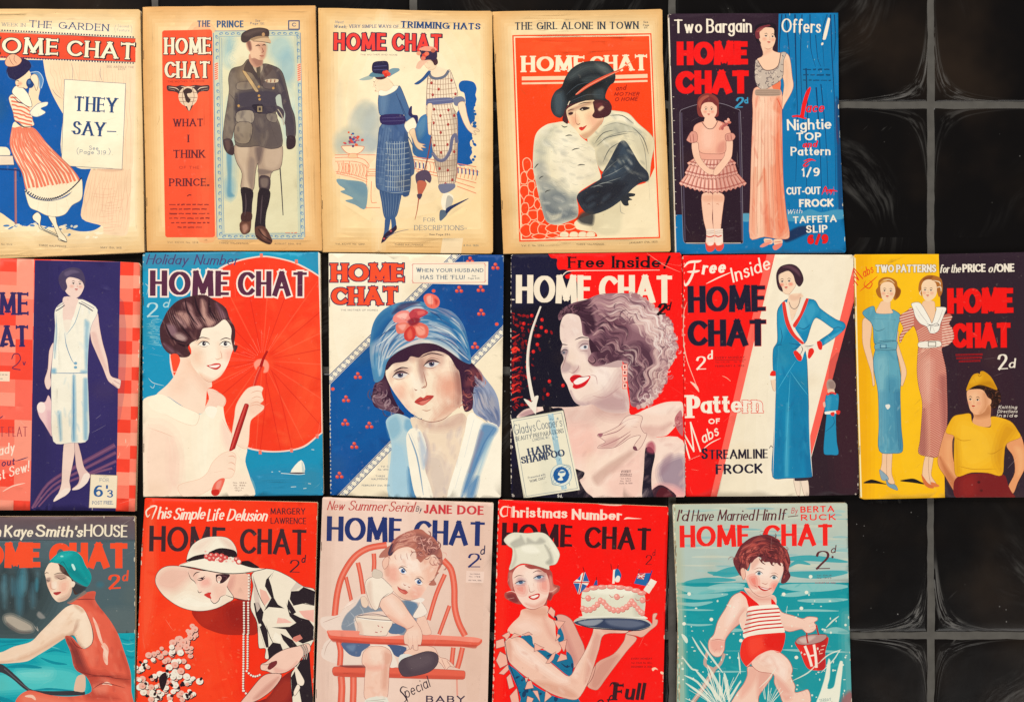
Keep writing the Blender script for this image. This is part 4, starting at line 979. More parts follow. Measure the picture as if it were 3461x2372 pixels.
    mott(s, cl, 620, 660, 1010, 1090, 70, ['fbf3da', 'a8a594', 'd8d0b2', '8c8c80'], 22, .35, rot=40); mott(s, co, 540, 850, 980, 1300, 50, ['4c5a66', '1c2028', '3a424c'], 26, .4, rot=140)
    for k in range(90):
        x, y = s.rnd.uniform(270, 640), s.rnd.uniform(760, 1360); L = s.rnd.uniform(15, 45)
        s.l(s.rnd.choice(['faf0d4', 'b4b2a0', 'd8d0b4', '9a9c94']), [(x, y), (x+L*.5, y+L*.25), (x+L, y+L*.2)], 3, a=.4, clip=mu, taper=True)
    s.ls('4c4c48', '440,752 458,762 478,756;464,818 486,812 508,814;504,908 526,898 554,894;540,1002 560,996 588,998;300,1086 312,1074 328,1068;336,1172 350,1160 372,1156;270,1020 285,1000 296,990', 7, taper=True)
    for k in range(26): s.l('4c5256', [(345+k*8, 1340+s.rnd.uniform(-30, 6)), (360+k*8, 1300+s.rnd.uniform(-40, 0))], 4, a=.5, clip=mu, taper=True)
    s.ls('6c6c64', '660,880 720,830 800,810 860,800;740,690 820,690 890,740;880,760 950,830 985,930;700,980 740,900 800,860;650,860 700,800 770,780', 6, clip=cl, taper=True)
    # face
    hair = '4a2228'
    s.p(hair, '445,715 470,640 560,600 720,590 752,625 745,680 700,705 640,712 560,650 490,660 480,740 455,730')
    fc = s.p('fbdcb0', '470,660 500,632 560,606 640,592 660,640 690,690 700,706 690,740 660,780 625,815 590,836 560,815 520,770 490,735')
    s.p('e8906c', '490,690 530,690 545,740 510,755', a=.55, f=30, clip=fc, n=4); s.p('ee9c7c', '600,690 660,680 680,730 630,770', a=.5, f=36, clip=fc, n=4); s.p('b87858', '560,812 620,780 690,710 700,740 620,820 590,838', a=.5, f=14, clip=fc)
    s.p('8c5040', '480,655 620,600 640,610 520,660 485,690', a=.45, f=12, clip=fc)
    s.p(hair, '640,600 700,592 750,620 752,660 730,690 690,706 650,706 632,690 645,665 640,630'); s.p('6c3034', '650,620 690,610 700,640 670,650', a=.8, f=8); s.p('f6cfa4', '668,650 690,630 706,640 680,662', a=.8, f=6)
    s.l('3a2020', '545,622 580,610 625,608', 5, taper=True); s.l('3a2020', '480,662 500,652 520,650', 5, taper=True)
    s.p('2a1c22', '552,650 575,640 605,638 616,646 590,656 566,660'); s.e('f4e4c8', 570, 652, 6, 3); s.ls('2a1c22', '548,655 575,638 618,640', 5, taper=True); s.p('3a2024', '482,676 500,668 514,672 506,684 490,686')
    s.ls('c07c60', '530,655 526,700 532,738 548,745', 4, taper=True, a=.8); s.l('8a4a3c', '534,742 545,746 556,740', 4)
    s.p('e0382c', '548,768 562,760 572,762 598,750 590,764 578,778 564,784'); s.l('a02020', '548,768 572,766 600,750', 3, taper=True)
    # beret
    be = s.p('24292e', '430,705 395,690 374,650 376,590 400,540 440,510 460,460 500,400 570,358 650,348 720,358 762,400 778,440 770,480 745,500 722,540 715,580 740,602 680,592 600,596 520,612 470,640 450,690')
    for t, c, a, f in (('390,560 440,540 460,600 440,690 395,680', '4c5c64', .8, 30), ('480,440 580,370 680,370 720,400 600,410 500,470', '565f5e', .7, 36), ('650,360 740,390 760,440 700,430', '6c7470', .6, 24), ('500,480 640,460 700,500 560,560 480,590', '14181c', .8, 36), ('560,470 620,440 700,450 640,490', '3f484a', .7, 14), ('640,540 700,520 705,585 650,580', '485458', .6, 14)):
        s.p(c, t, a=a, f=f, clip=be, n=4)
    s.l('f4e0c0', '480,625 488,606 494,600', 5); s.ls('54606a', '470,560 540,500 620,480;500,600 600,560 690,560', 4, clip=be, taper=True, a=.7)
    s.p('e8583c', '526,560 580,510 660,462 760,418 850,380 800,410 690,468 600,518 545,556'); s.l('f8c8a0', '530,556 600,508 700,456 800,412', 3, a=.8)
    s.l('f4683c', '800,412 850,370 900,340', 6, 2); s.l('f4683c', '850,372 868,392', 4)
    s.t('Vol. C. No. 1294.', 190, 1508, 334, 1506, 11, '54483c', w=.16); s.t('THREE HALFPENCE.', 532, 1500, 710, 1498, 11, '54483c', w=.16); s.t('JANUARY 17th, 1920.', 862, 1491, 1044, 1484, 12, '54483c', w=.16)
    return s
# ---- nightgown and child's frock
def cover_e():
    s = Sheet('32,42 44,34 800,34 1108,30 1112,600 1140,1270 1158,1530 1150,1546 600,1550 90,1554 78,1540 60,800', '2c1a2a', 2240, 30, .53358)
    sh = [s.outline]
    s.p('33202e', '60,40 700,40 560,1300 100,1300', a=.6, f=120)
    cu = s.p('0c76ae', '732,36 1115,28 1165,1560 760,1560 720,700', sm=False)
    s.p('0f80ba', '900,30 1000,30 1060,1300 900,1300', a=.5, f=90, clip=cu)
    for A, w in (('752,40 735,300 760,700', 8), ('775,40 800,300 790,520', 7), ('835,40 840,300 850,700 840,1100', 10), ('880,40 870,300 880,600 900,900', 6), ('930,40 935,250 965,370', 6), ('965,170 980,320 1000,370', 5), ('905,380 915,700 905,1290', 9), ('970,500 990,800 1010,1290', 9), ('1000,480 1030,800 1050,1290', 6), ('1060,40 1070,300 1085,600 1095,1270', 8), ('1085,40 1090,200 1080,330', 7), ('1040,40 1010,140 1020,370', 5)):
        s.l('0e3a66', A, w, 2, clip=cu)
    s.p('123e6c', '1095,560 1116,600 1140,1270 1110,1270', a=.8, f=10); s.p('5a2c50', '1090,590 1100,700 1112,860 1098,820', a=.6, f=6)
    s.p('0a72aa', '84,1306! 560,1300 800,1290! 1150,1275 1175,1600 70,1600', sm=False)
    s.p('4f9cbc', '790,1285 870,1290 930,1270 1000,1290 1080,1275 1145,1278 1146,1330 1000,1340 780,1345', a=.85, f=4); s.p('6aa8bc', '488,1302 560,1300 560,1344 500,1346', a=.8); 
    s.p('1c2a4e', '760,1440 860,1380 950,1382 960,1400 880,1440 780,1480', a=.9, f=10)
    # folding screen behind the child
    s.p('2a1826', '108,656 150,630 230,606 300,596 380,606 450,632 490,654 506,1480 490,1488 146,1486 128,1440', ln='8a808a', lw=3)
    s.l('544a5c', '118,660 140,1470', 9, a=.8); s.l('544a5c', '482,656 500,1470', 9, a=.8); s.l('d8ccb8', '146,1484 492,1484', 4)
    s.t('Two', 70, 160, 248, 158, 92, 'f6e8d0', w=.17, thin=.6); s.t('Bargain', 276, 160, 562, 156, 96, 'f6e8d0', w=.17, thin=.6, gap=.1); 
    s.t('Offers', 750, 156, 998, 160, 94, 'f6e8d0', w=.15, thin=.6, gap=.1); s.p('f6e8d0', '1044,62 1058,70 1030,196 1010,196'); s.e('f6e8d0', 1008, 226, 7, 10, rot=30)
    for t, a, b, c, d, h in (('HOME', 92, 370, 540, 367, 168), ('CHAT', 84, 552, 546, 548, 164)):
        s.t(t, a, b, c, d, h, 'f41414', w=.34, thin=.8, gap=.06, ol='6a1420', ow=2.5)
    s.t('2', 452, 635, 508, 632, 74, '3c9ac0', w=.2, thin=.4, it=.2); s.t('d', 514, 604, 540, 603, 40, '3c9ac0', w=.2)
    s.rows('0c466e', 884, 388, 1065, 388, 1, 15, a=.9); s.rows('0c466e', 884, 422, 1065, 422, 1, 15, a=.9, seed=3); s.rows('0c466e', 884, 456, 1065, 456, 1, 11, a=.9, seed=4)
    # handwriting panel
    rd = 'f01c1c'
    s.p(rd, '930,498 936,510 912,590 892,690 908,694 900,702 850,688 820,690 818,680 850,676 868,676 880,610 905,530'); s.t('ace', 900, 662, 1016, 660, 70, rd, w=.2, thin=.5, it=.25)
    s.t('Nightie', 786, 774, 1068, 764, 72, 'f4ead6', w=.17, thin=.6, gap=.1); s.t('TOP', 842, 838, 1002, 836, 52, 'f4ead6', w=.22, thin=.7)
    s.t('and', 880, 884, 972, 880, 44, rd, w=.24, thin=.5, it=.3); s.t('Pattern', 808, 934, 1060, 930, 58, 'f4ead6', w=.19, thin=.6, gap=.1)
    s.ls(rd, '890,968 930,955 968,966;945,958 910,975 890,995 905,1000 925,985', 10, taper=True); s.t('1/9', 878, 1066, 994, 1064, 58, 'f4ead6', w=.2, thin=.6)
    s.t('CUT-OUT', 782, 1182, 1000, 1178, 52, 'f4ead6', w=.24, thin=.75, gap=.08); s.ls(rd, '1006,1180 1030,1130 1040,1180;1046,1170 1070,1150 1060,1180;1020,1160 1060,1150 1105,1158;1080,1130 1082,1180', 10, taper=True)
    s.t('FROCK', 862, 1260, 1080, 1256, 54, 'f4ead6', w=.26, thin=.75, gap=.08); s.t('With', 782, 1304, 880, 1296, 30, 'e8e4d8', w=.13, thin=.4, it=.3)
    s.t('TAFFETA', 822, 1362, 1100, 1352, 46, 'f4ead6', w=.22, thin=.7, gap=.1); s.t('SLIP', 906, 1422, 1042, 1418, 50, 'f4ead6', w=.22, thin=.7)
    s.t('6/9', 916, 1494, 1046, 1490, 64, rd, w=.3, thin=.8, ol='701828', ow=2)
    # tall woman
    sk = 'f8ccaa'
    s.p(sk, '620,215 700,215 694,262 730,280 786,288 806,330 818,430 826,490 810,540 770,610 755,640 744,600 760,540 766,470 740,420 600,440 584,400 590,330 634,294', ln='8a5a54', lw=2.5)
    s.p('e8a888', '690,270 640,300 634,296 660,250', a=.5, f=12); s.p('eab08c', '770,330 800,380 800,500 775,560', a=.5, f=20)
    gn = s.p('f6b898', '588,500 740,505 752,660 756,900 762,1100 780,1300 800,1446 740,1460 640,1446 550,1454 552,1200 560,900 568,660 566,560', ln='a05a48', lw=2.5)
    s.p('fbd4b4', '600,560 660,560 640,900 620,1440 560,1440 575,900', a=.8, f=36, clip=gn); s.p('ee7c56', '700,700 750,640 760,1000 790,1400 720,1440 700,1100', a=.8, f=40, clip=gn); s.p('fbd0b0', '680,600 720,600 700,900 690,1000 670,900', a=.8, f=24, clip=gn)
    s.p('ea7450', '640,1000 660,1200 690,1440 650,1440 640,1200', a=.65, f=20, clip=gn); s.p('ec8460', '736,560 752,660 700,640 712,580', a=.8, f=14, clip=gn); s.p('e98a68', '560,1200 590,1000 590,1440 552,1440', a=.5, f=20, clip=gn)
    mott(s, gn, 550, 560, 800, 1450, 60, ['fbd4b8', 'e8785a', 'f4a080', 'd8624a'], 18, .3, rot=88, el=5)
    between(s, 'b45a44', '590,580 580,900 560,1440', '740,580 750,900 790,1440', 9, 3, a=.6, clip=gn)
    s.p('f07a52', '690,490 740,450 744,500 730,540')
    bo = s.p('c9b6a4', '586,330 600,328 610,350 632,382 660,394 700,386 730,360 744,284 780,282 764,330 756,440 690,490 640,514 600,496 582,440', ln='5c4a50', lw=2.5)
    for k in range(60):
        x, y = s.rnd.uniform(588, 765), s.rnd.uniform(300, 505); r = s.rnd.uniform(5, 13); a0 = s.rnd.uniform(0, 6)
        s.l(s.rnd.choice(['5c5058', '6c5c60', 'e8d4bc', '4a4048']), [(x+r*math.cos(a0+q), y+r*math.sin(a0+q)) for q in (0, .9, 1.8, 2.7)], 4, clip=bo, a=.85)
    s.p(sk, '600,318 744,284 734,356 704,384 660,392 634,382 612,352'); s.l('7a625c', '600,330 612,352 634,384 660,394 702,386 732,358 746,284', 6)
    s.p('b89a84', '590,514 736,514 740,552 590,552'); s.ls('8a7060', '590,524 738,524;590,536 738,536;590,546 738,546', 3)
    s.ls('a04c3c', '610,560 616,590;640,560 644,600;680,562 684,590;720,560 728,660', 4, taper=True)
    s.l('e05a3c', '752,640 736,600 722,570', 6, taper=True)
    fc = s.p(sk, '600,150 612,120 660,108 704,120 714,160 712,200 700,236 672,256 644,242 612,205')
    s.p('1e1420', '580,140 590,110 630,96 690,94 716,112 716,190 704,170 700,130 660,122 620,128 610,160 600,200 610,230 588,200'); s.p('7a3038', '584,150 610,120 670,104 680,112 640,126 612,150 614,190 590,190'); s.p('a85048', '592,150 620,126 640,124 612,150', a=.8)
    face(s, 668, 178, 92, rot=4, turn=.05, ca=.45)
    s.l('c08468', '640,250 670,258 700,240', 3, taper=True)
    s.p(sk, '640,1458 690,1462 690,1490 650,1490'); s.p('f0907a', '640,1484 690,1476 670,1494 630,1512 612,1506'); s.p(sk, '700,1464 750,1462 752,1490 710,1500'); s.p('ee8470', '696,1502 750,1484 752,1500 720,1528 700,1526'); s.ls('d8604c', '645,1474 685,1470;705,1480 748,1476', 4)
    # child
    ck = 'f9c8aa'
    s.p(ck, '246,1180 310,1170 316,1240 312,1330 326,1440 326,1500 272,1500 276,1420 256,1330', ln='a86a5c', lw=2); s.p(ck, '318,1170 384,1180 382,1250 372,1330 366,1420 382,1500 330,1500 322,1440 316,1300', ln='a86a5c', lw=2)
    s.ls('d89478', '280,1240 292,1236 300,1244;336,1240 346,1236 356,1244', 5, taper=True); s.p('e8a484', '250,1190 310,1180 306,1220 256,1220', a=.6, f=14); s.p('e8a484', '320,1180 382,1186 378,1220 322,1220', a=.6, f=14)
    for x in (274, 328): s.p('f4dcc8', [(x, 1396), (x+50, 1394), (x+52, 1480), (x+2, 1482)], sm=False); s.ls('c09888', f'{x},1412 {x+50},1408;{x},1424 {x+50},1420', 3)
    s.p('e84c3c', '270,1478 286,1500 318,1496 328,1480 328,1520 310,1538 284,1538 272,1516'); s.p('e84c3c', '330,1480 340,1500 370,1496 382,1486 384,1510 366,1534 342,1532 330,1510')
    s.ls('d84438', '274,1440 300,1446 326,1436;330,1436 350,1444 372,1436', 7); s.p('fbe0d0', '288,1482 318,1480 312,1498 292,1500'); s.p('fbe0d0', '338,1480 366,1480 360,1496 344,1498')
    s.p('eea890', '236,905 392,905 404,975 225,975', ln='8a4844', lw=2)
    def tier(x0, x1, y0, X0, X1, Y0, dy, n):
        top = [(x0 + (x1-x0)*i/6, y0 + 10*math.sin(math.pi*i/6)) for i in range(7)]
        bot = [(X1 + (X0-X1)*i/n, Y0 + dy*math.sin(math.pi*i/n) + (7 if i % 2 else -5)) for i in range(n+1)]
        k = s.p('f2b09a', top + bot, sm=False, ln='7c3a38', lw=2.5)
        for i in range(1, n):
            u = i/n; a = (x1 + (x0-x1)*u, y0 + 8); b = bot[i]; m = (a[0]*.35 + b[0]*.65, a[1]*.35 + b[1]*.65)
            s.l('9c504a' if i % 2 else 'fbd8c6', [a, m, b], 6, clip=k, a=.8, taper=True)
        for o, c, w in ((20, 'a85850', 8), (9, 'fad0bc', 4)): s.l(c, [(p[0], p[1] - o + (-7 if i % 2 else 5)) for i, p in enumerate(bot)], w, clip=k, a=.75)
        s.p('a8584e', [(X1-4, Y0), ((X0+X1)/2+40, Y0+dy), ((x0+x1)/2+40, y0), (x1-4, y0)], a=.3, f=16, clip=k)
    tier(150, 476, 1046, 102, 530, 1112, 52, 30); tier(166, 458, 990, 138, 474, 1046, 32, 26); tier(196, 432, 950, 152, 464, 984, 26, 24)
    s.p(ck, '184,850 232,850 230,900 240,950 290,1010 330,1025 320,1050 280,1045 220,990 190,930', ln='9a6458', lw=2); s.p(ck, '394,830 438,830 440,900 430,950 370,1030 340,1056 318,1050 330,1010 390,930', ln='9a6458', lw=2)
    s.p('f4b498', '200,742 260,715 350,712 400,740 430,790 400,840 392,912 312,922 234,910 222,850 185,850 190,800', ln='8a4c48', lw=2.5); s.p('f9cab0', '250,760 320,760 310,880 250,880', a=.7, f=30); s.p('d88c78', '350,860 392,840 390,910 340,915', a=.7, f=16)
    for t in ('150,830 180,780 214,790 216,840 180,852 152,838', '396,800 440,790 458,812 440,836 400,838'): s.p('e09a86', t, ln='8a4c48', lw=2.5)
    s.ls('a85c54', '170,800 176,846;190,796 196,850;410,804 412,836;430,798 434,832', 4)
    for k in range(12): s.e(('d8806c', 'b8605a', 'f0b09a')[k % 3], 395+s.rnd.gauss(0, 18), 735+s.rnd.gauss(0, 16), 13, 9, rot=k*40)
    s.p(ck, '270,690 322,690 336,720 300,760 262,730'); s.l('5a3c3c', '246,720 280,760 320,758 346,715', 4)
    s.p('8a3a34', '218,590 230,560 270,538 320,548 350,580 352,630 350,680 320,690 260,690 226,680 216,640'); s.p(ck, '240,630 262,600 310,596 338,616 340,660 322,692 292,704 264,692 246,664')
    s.p('b45a48', '222,600 250,560 290,552 280,580 250,600 240,640', a=.9); s.p('7a2e30', '236,640 256,600 300,590 340,620 345,600 300,560 250,590')
    face(s, 290, 640, 78, turn=0, ca=.6)
    s.l('e8dcc8', '37,60 60,800 82,1540', 7)
    for k in range(12): s.l('d8ccb8', [(62+k*1.6, 560+k*75), (72+k*1.6, 561+k*75)], 3)
    return s
# ---- white dress between checked borders
def cover_f():
    s = Sheet('-225,20 380,34 740,46 850,52 860,70 862,300 845,1000 832,1568 560,1564 -225,1560', 'f96a52', 0, 860, .5524)  # inks here are washed out: glare haze is mixed into their colours
    r = random.Random(2)
    for i in range(-3, 3):
        for j in range(19):
            c = ['f94a36', 'fc6c58', 'fd9a80', 'fb8068'][(i*2+j*3+((i*j) % 3)) % 4]
            x = 4+104*i-j*1.2; y = 22+82*j+4*i
            s.p(c, [(x, y), (x+104, y+4), (x+103, y+86), (x-1, y+82)], sm=False)
    for j in range(20):
        for i in range(2):
            c = ['f8452f', 'fd9478', 'fc7a62', 'fba084'][(i*2+j*1+(j//3)) % 4]; x = 738+i*84-j*1.6; y = 48+80*j
            s.p(c, [(x, y), (x+84, y+3), (x+84, y+83), (x-1, y+80)], sm=False)
    nv = s.p('332b62', '217,36 740,46 712,1570 188,1570', sm=False); s.p('3a3068', '500,300 720,300 700,1000 500,1000', a=.5, f=80)
    s.p('2c2654', '217,36 330,40 300,1560 188,1570', a=.5, f=60, clip=nv)
    ind = '352a60'
    s.t('HO', -220, 375, -15, 376, 150, ind, w=.2, thin=.6); s.t('ME', 4, 376, 180, 377, 150, ind, w=.22, thin=.55, serif=.04); s.t('CH', -220, 570, -30, 571, 142, ind, w=.2); s.t('AT', 6, 572, 178, 571, 144, ind, w=.24, thin=.5, serif=.04)
    s.p(ind, '20,545 40,540 58,545 40,560'); s.ls('6a2c50', '76,640 90,610 120,610 130,640 110,670 80,695 130,705;145,655 152,675 160,655', 6)
    s.p('f8ddc0', '-80,715 64,716 62,776 -80,772', sm=False); s.rows('7a6a6c', -70, 735, 56, 735, 1, 7); s.rows('7a6a6c', -60, 760, 36, 760, 1, 7)
    s.t('SELF-FIT-FLAT', -160, 1116, 172, 1114, 64, 'a03848', w=.12, thin=.6, a=.9); s.l('4a2a58', '-40,990 0,1000 24,985', 7, taper=True)
    s.t('Ready', -80, 1252, 92, 1208, 66, 'fde2cc', w=.15, thin=.5, it=.3); s.t('cut out', -90, 1312, 92, 1284, 44, '4a2a58', w=.14, it=.3); s.l('4a2a58', '98,1262 140,1250 176,1238', 6, taper=True)
    s.t('Just Sew!', -70, 1405, 185, 1322, 64, 'fde2cc', w=.15, thin=.5, it=.3, gap=.1); s.l('fdd0b8', '20,1448 80,1415 158,1396', 8, taper=True)
    for k, (a, w) in enumerate((('200,1550 300,1400 480,1290 706,1165', 30), ('215,1545 330,1410 500,1320 712,1210', 22), ('240,1540 360,1420 520,1350 714,1262', 20), ('300,1470 420,1390 560,1340 690,1305', 16))):
        s.l('6c4468', a, w*.5, w, clip=nv); s.l('8a5a78', a, w*.2, w*.35, clip=nv, a=.8)
    sk = 'f2d4c4'
    s.p(sk, '400,1140 460,1145 462,1200 450,1280 430,1380 436,1430 410,1470 370,1490 336,1510 332,1500 360,1460 380,1400 385,1300', ln='7a5a6a', lw=2)
    s.p('e8c4b8', '460,1150 480,1150 500,1220 520,1300 552,1340 556,1360 530,1390 490,1430 448,1440 446,1430 480,1400 490,1360 470,1290', ln='7a5a6a', lw=2); s.p('f6e2d2', '332,1508 352,1470 400,1430 436,1430 420,1460 370,1492'); s.p('f6e2d2', '446,1436 490,1400 520,1340 552,1340 540,1390 490,1432')
    s.p('f0c8c4', '232,940 250,905 280,900 300,860 322,920 322,1110 300,1080 270,1030 244,990', ln='8a6a7c', lw=2); s.p('dca8b0', '290,960 320,960 320,1100 296,1060', a=.6, f=14); s.e('f8e4d8', 256, 935, 26, 34)
    s.p(sk, '330,540 322,640 312,740 318,790 302,825 286,815 276,770 296,700 304,590', ln='9a7078', lw=2); s.p(sk, '550,380 596,350 612,440 632,540 660,640 680,740 740,765 742,790 732,820 700,800 664,770 632,690 592,600 560,520', ln='9a7078', lw=2)
    s.ls('b08088', '700,770 738,792;690,785 722,812', 3); s.p('e0b0a4', '560,480 592,590 650,710 660,700 620,580 590,480', a=.5, f=10)
    dr = s.p('f6efda', '340,340 390,290 470,275 520,280 600,340 560,440 545,560 540,720 545,900 542,1130 440,1150 330,1142 318,900 318,720 330,560 340,440', ln='9a90a0', lw=2)
    for t, a in (('520,400 550,420 540,700 525,700', .7), ('355,960 375,960 384,1130 372,1140', .75), ('450,740 464,740 468,1140 444,1140', .9), ('515,760 540,760 540,1130 516,1130', .8), ('320,700 345,698 345,726 318,722', .9), ('500,710 540,708 538,726 500,724', .8), ('330,560 345,420 350,500 340,640', .4)):
        s.p('7fb0c8', t, a=a, f=12, clip=dr)
    mott(s, dr, 320, 290, 600, 1140, 50, ['fffaf0', 'c4d8dc', 'e4e0d0', '9cc0d0'], 16, .35, rot=88, el=4)
    s.ls('4a7ca4', '452,726 452,900 454,1130;398,480 410,560 440,640 460,670;318,724 452,726 540,722;440,1130 460,940;374,1140 366,980', 4, clip=dr, taper=True); s.ls('8aa8b8', '345,360 350,480 335,640;500,300 460,420 410,490', 4, taper=True, clip=dr)
    for y in (665, 690): s.e('7aa8c0', 466, y, 11, 9); 
    s.p(sk, '396,260 480,270 472,310 440,400 392,404 388,320'); s.l('b89a90', '392,406 440,404', 3); s.p('f2e4d0', '390,408 440,406 412,480')
    s.l('5a5464', '344,346 372,330 400,310', 6); s.l('5a5464', '485,296 520,312 570,346', 6); s.ls('8a8490', '352,322 396,298;500,288 580,330', 4)
    s.p(sk, '400,165 430,140 500,145 518,185 508,225 488,255 460,268 425,250 402,220'); s.p('4b3f5e', '362,160 372,120 410,90 450,80 500,95 524,150 520,200 508,170 480,150 430,140 408,160 416,200 400,225 380,210'); s.p('6c5c78', '400,110 450,95 490,110 450,118 410,135', a=.8, f=8)
    face(s, 468, 180, 86, rot=4, turn=.05, lip='b83040', ca=.4)
    s.p('f5e4c4', '560,1344 722,1350 714,1548 548,1546', sm=False, ln='c8b090', lw=3); s.t('FOR', 612, 1388, 670, 1388, 22, '9aa0a4', w=.12, serif=.08)
    s.t('6', 574, 1484, 634, 1484, 78, '2f5f98', w=.2, thin=.5); s.t("'", 650, 1470, 664, 1470, 62, '2f5f98', w=.2); s.t('3', 656, 1486, 696, 1486, 50, '2f5f98', w=.2, thin=.5); s.t('POST FREE.', 566, 1528, 696, 1526, 22, '6a7c98', w=.16, serif=.06)
    return s
# ---- woman with a red parasol by the sea
def cover_g():
    s = Sheet('24,36 30,28 600,22 1124,24 1136,32 1142,600 1156,1534 1150,1542 28,1552 22,800', '2b9cba', 470, 840, .53986)
    bg = s.p('1c9cbe', [(0, 0), (1180, 0), (1180, 1580), (0, 1580)], sm=False, g=(0, 30, 0, 400, '1a94bc'))
    s.p('587a9c', '20,20 640,20 600,70 300,110 20,110', a=.55, f=60); s.p('3a88b0', '1000,20 1140,20 1140,180', a=.5, f=40)
    s.p('1790b6', '670,1260 1156,1160 1160,1440 700,1440', a=.7, f=60); s.p('2f86ae', '700,1400 1160,1380 1160,1560 700,1560', a=.6, f=50)
    for k in range(10): s.l('a8d0d4', [(690+s.rnd.uniform(0, 440), 1420+k*12), (720+s.rnd.uniform(0, 440), 1424+k*12)], 3, a=.25, taper=True)
    # parasol
    ring = '196,620 260,400 480,140 600,80 770,46 900,64 1010,100 1150,190 1170,300 1170,1120 1110,1185 1040,1240 960,1264 860,1274 760,1268 660,1240 500,1120 330,940 215,800'
    s.p('fbd8c4', ring); pr = s.p('fb4022', '202,630 268,405 488,148 604,88 770,55 898,72 1004,108 1150,200 1170,310 1170,1110 1104,1178 1034,1231 958,1255 860,1265 762,1258 666,1232 508,1112 338,932 222,795')
    s.p('fd5a30', '850,640 1150,500 1150,1000 1000,1200 850,1000', a=.6, f=120, clip=pr); s.p('f43018', '560,300 760,120 800,640 640,700', a=.5, f=80, clip=pr); s.p('f63a20', '820,700 1000,760 900,1240 700,1240', a=.6, f=70, clip=pr)
    mott(s, pr, 540, 60, 1160, 1260, 90, ['ff6a3c', 'e82c14', 'fd4a24', 'f83a1c'], 44, .3)
    for a in range(0, 360, 15):
        q = math.radians(a + 4); s.l('c81c14' if a % 30 else 'fd6a48', [(775+60*math.cos(q), 700+60*math.sin(q)), (775+300*math.cos(q), 700+290*math.sin(q)), (775+620*math.cos(q), 700+600*math.sin(q))], 5 if a % 30 else 8, a=.5, clip=pr, taper=True)
    for a in (150, 165, 180, 195, 205, 218, 232, 245, 256, 268, 282, 300):
        q = math.radians(a); r1 = s.rnd.uniform(120, 260); s.l('ffa48c', [(775+50*math.cos(q), 700+50*math.sin(q)), (775+r1*math.cos(q), 700+r1*math.sin(q))], 4, a=.8, clip=pr, taper=True)
    s.ls('e02818', '760,1264 790,1000 800,760;960,1250 880,900 830,760', 6, clip=pr, a=.6)
    for x, y in ((767, 44), (986, 82), (760, 1272), (955, 1260), (1116, 1172)): s.p('f87c64', [(x-9, y-12), (x+9, y-12), (x+10, y+14), (x-8, y+14)], sm=False)
    s.p('ff9a80', '722,716 740,696 770,690 800,700 816,730 808,770 780,776 786,744 764,730 744,742 736,758 724,740', f=6); s.l('b01818', '806,640 780,690 764,740', 12, 20)
    # lettering
    s.t('Holiday Number', 44, 100, 620, 106, 66, '4a4474', w=.13, thin=.5, it=.3, gap=.12, space=.5)
    for t, a, b, c, d in (('HOME', 72, 303, 572, 306), ('CHAT', 622, 306, 1058, 308)):
        s.t(t, a, b, c, d, 172, '5a2a44', w=.26, thin=.5, gap=.12, ol='fbe6d6', ow=10)
    s.t('2', 48, 432, 128, 430, 96, 'e6f0e6', w=.14, thin=.4, a=.8); s.t('d', 146, 370, 186, 370, 54, 'd8e8e0', w=.14, it=.3, a=.75)
    for k in range(40): s.l('bcdcdc', [(45+s.rnd.uniform(0, 90), 440+k*4.2), (60+s.rnd.uniform(0, 90), 436+k*4.4), (80+s.rnd.uniform(0, 70), 450+k*4.2)], 3, a=.5, taper=True)
    s.ls('c8dcd8', '60,810 90,840 160,858;70,860 90,872 100,850;40,220 60,240 50,290;85,620 100,630', 4, taper=True)
    # boat
    s.p('f4f0dc', '1016,1322 1038,1395 950,1400'); s.p('c8d4cc', '1020,1325 1040,1396 1024,1398'); s.p('5a4a50', '942,1400 1040,1400 1010,1410 960,1408'); s.l('dbe8e0', '890,1404 1000,1412 1040,1408', 4)
    s.ls('cfe2dc', '830,1396 840,1396;876,1392 886,1394;1080,1256 1098,1258;952,1490 985,1488;1030,1500 1050,1497;1060,1468 1078,1470', 4)
    # dress and shoulders
    skin = 'fde0c6'
    dr = s.p('fdecd0', '20,960 110,915 180,930 250,975 330,1020 400,1030 470,900 530,920 545,945 530,990 545,1080 584,1160 640,1220 680,1250 668,1330 700,1440 716,1550 20,1556')
    s.p('fdf4da', '380,1000 470,1000 460,1300 430,1500 370,1300', a=.8, f=70); s.p('fcd9c0', '40,1120 220,1160 240,1540 30,1540', a=.8, f=80); s.p('f9cdb8', '200,1180 260,1300 230,1500 190,1400', a=.5, f=50)
    s.p('fbd0bc', '520,1080 590,1180 560,1260 520,1180', a=.6, f=24); s.p('fde6cc', '590,1400 700,1440 712,1550 560,1550', a=.8, f=20)
    nk = s.p(skin, '250,660 420,700 460,860 430,880 420,960 400,1030 330,1015 250,970 180,925 110,915 180,850 230,780')
    s.p('f4c0a4', '300,690 400,780 450,860 420,900 340,800', a=.55, f=60, clip=nk, n=5); s.p('fbd0b4', '240,760 280,700 330,760 280,900 200,900', a=.6, f=60, clip=nk, n=5)
    s.p('fdf2d6', '60,960 110,912 180,926 260,980 370,1030 376,1060 350,1106 280,1090 180,1040 90,1010'); s.l('f0c8ae', '180,926 260,980 372,1030 378,1060 350,1106 270,1088 160,1034', 3, taper=True)
    s.p('fbd4bc', '430,880 480,885 545,940 530,990 490,985 470,1058 420,1030 412,1000 440,940'); s.p('fef6e0', '414,1010 440,985 490,1000 468,1060 430,1044'); s.l('e0a88c', '460,890 510,905 545,942 526,990', 3, taper=True)
    s.ls('f2bca2', '520,1060 560,1130 590,1180;60,1120 150,1150 220,1180;600,1260 650,1330', 4, taper=True, a=.8)
    # face
    fc = s.p('fdebd2', '330,640 320,590 390,480 470,470 540,420 585,500 600,600 580,660 560,720 520,790 470,826 430,832 390,800 330,720')
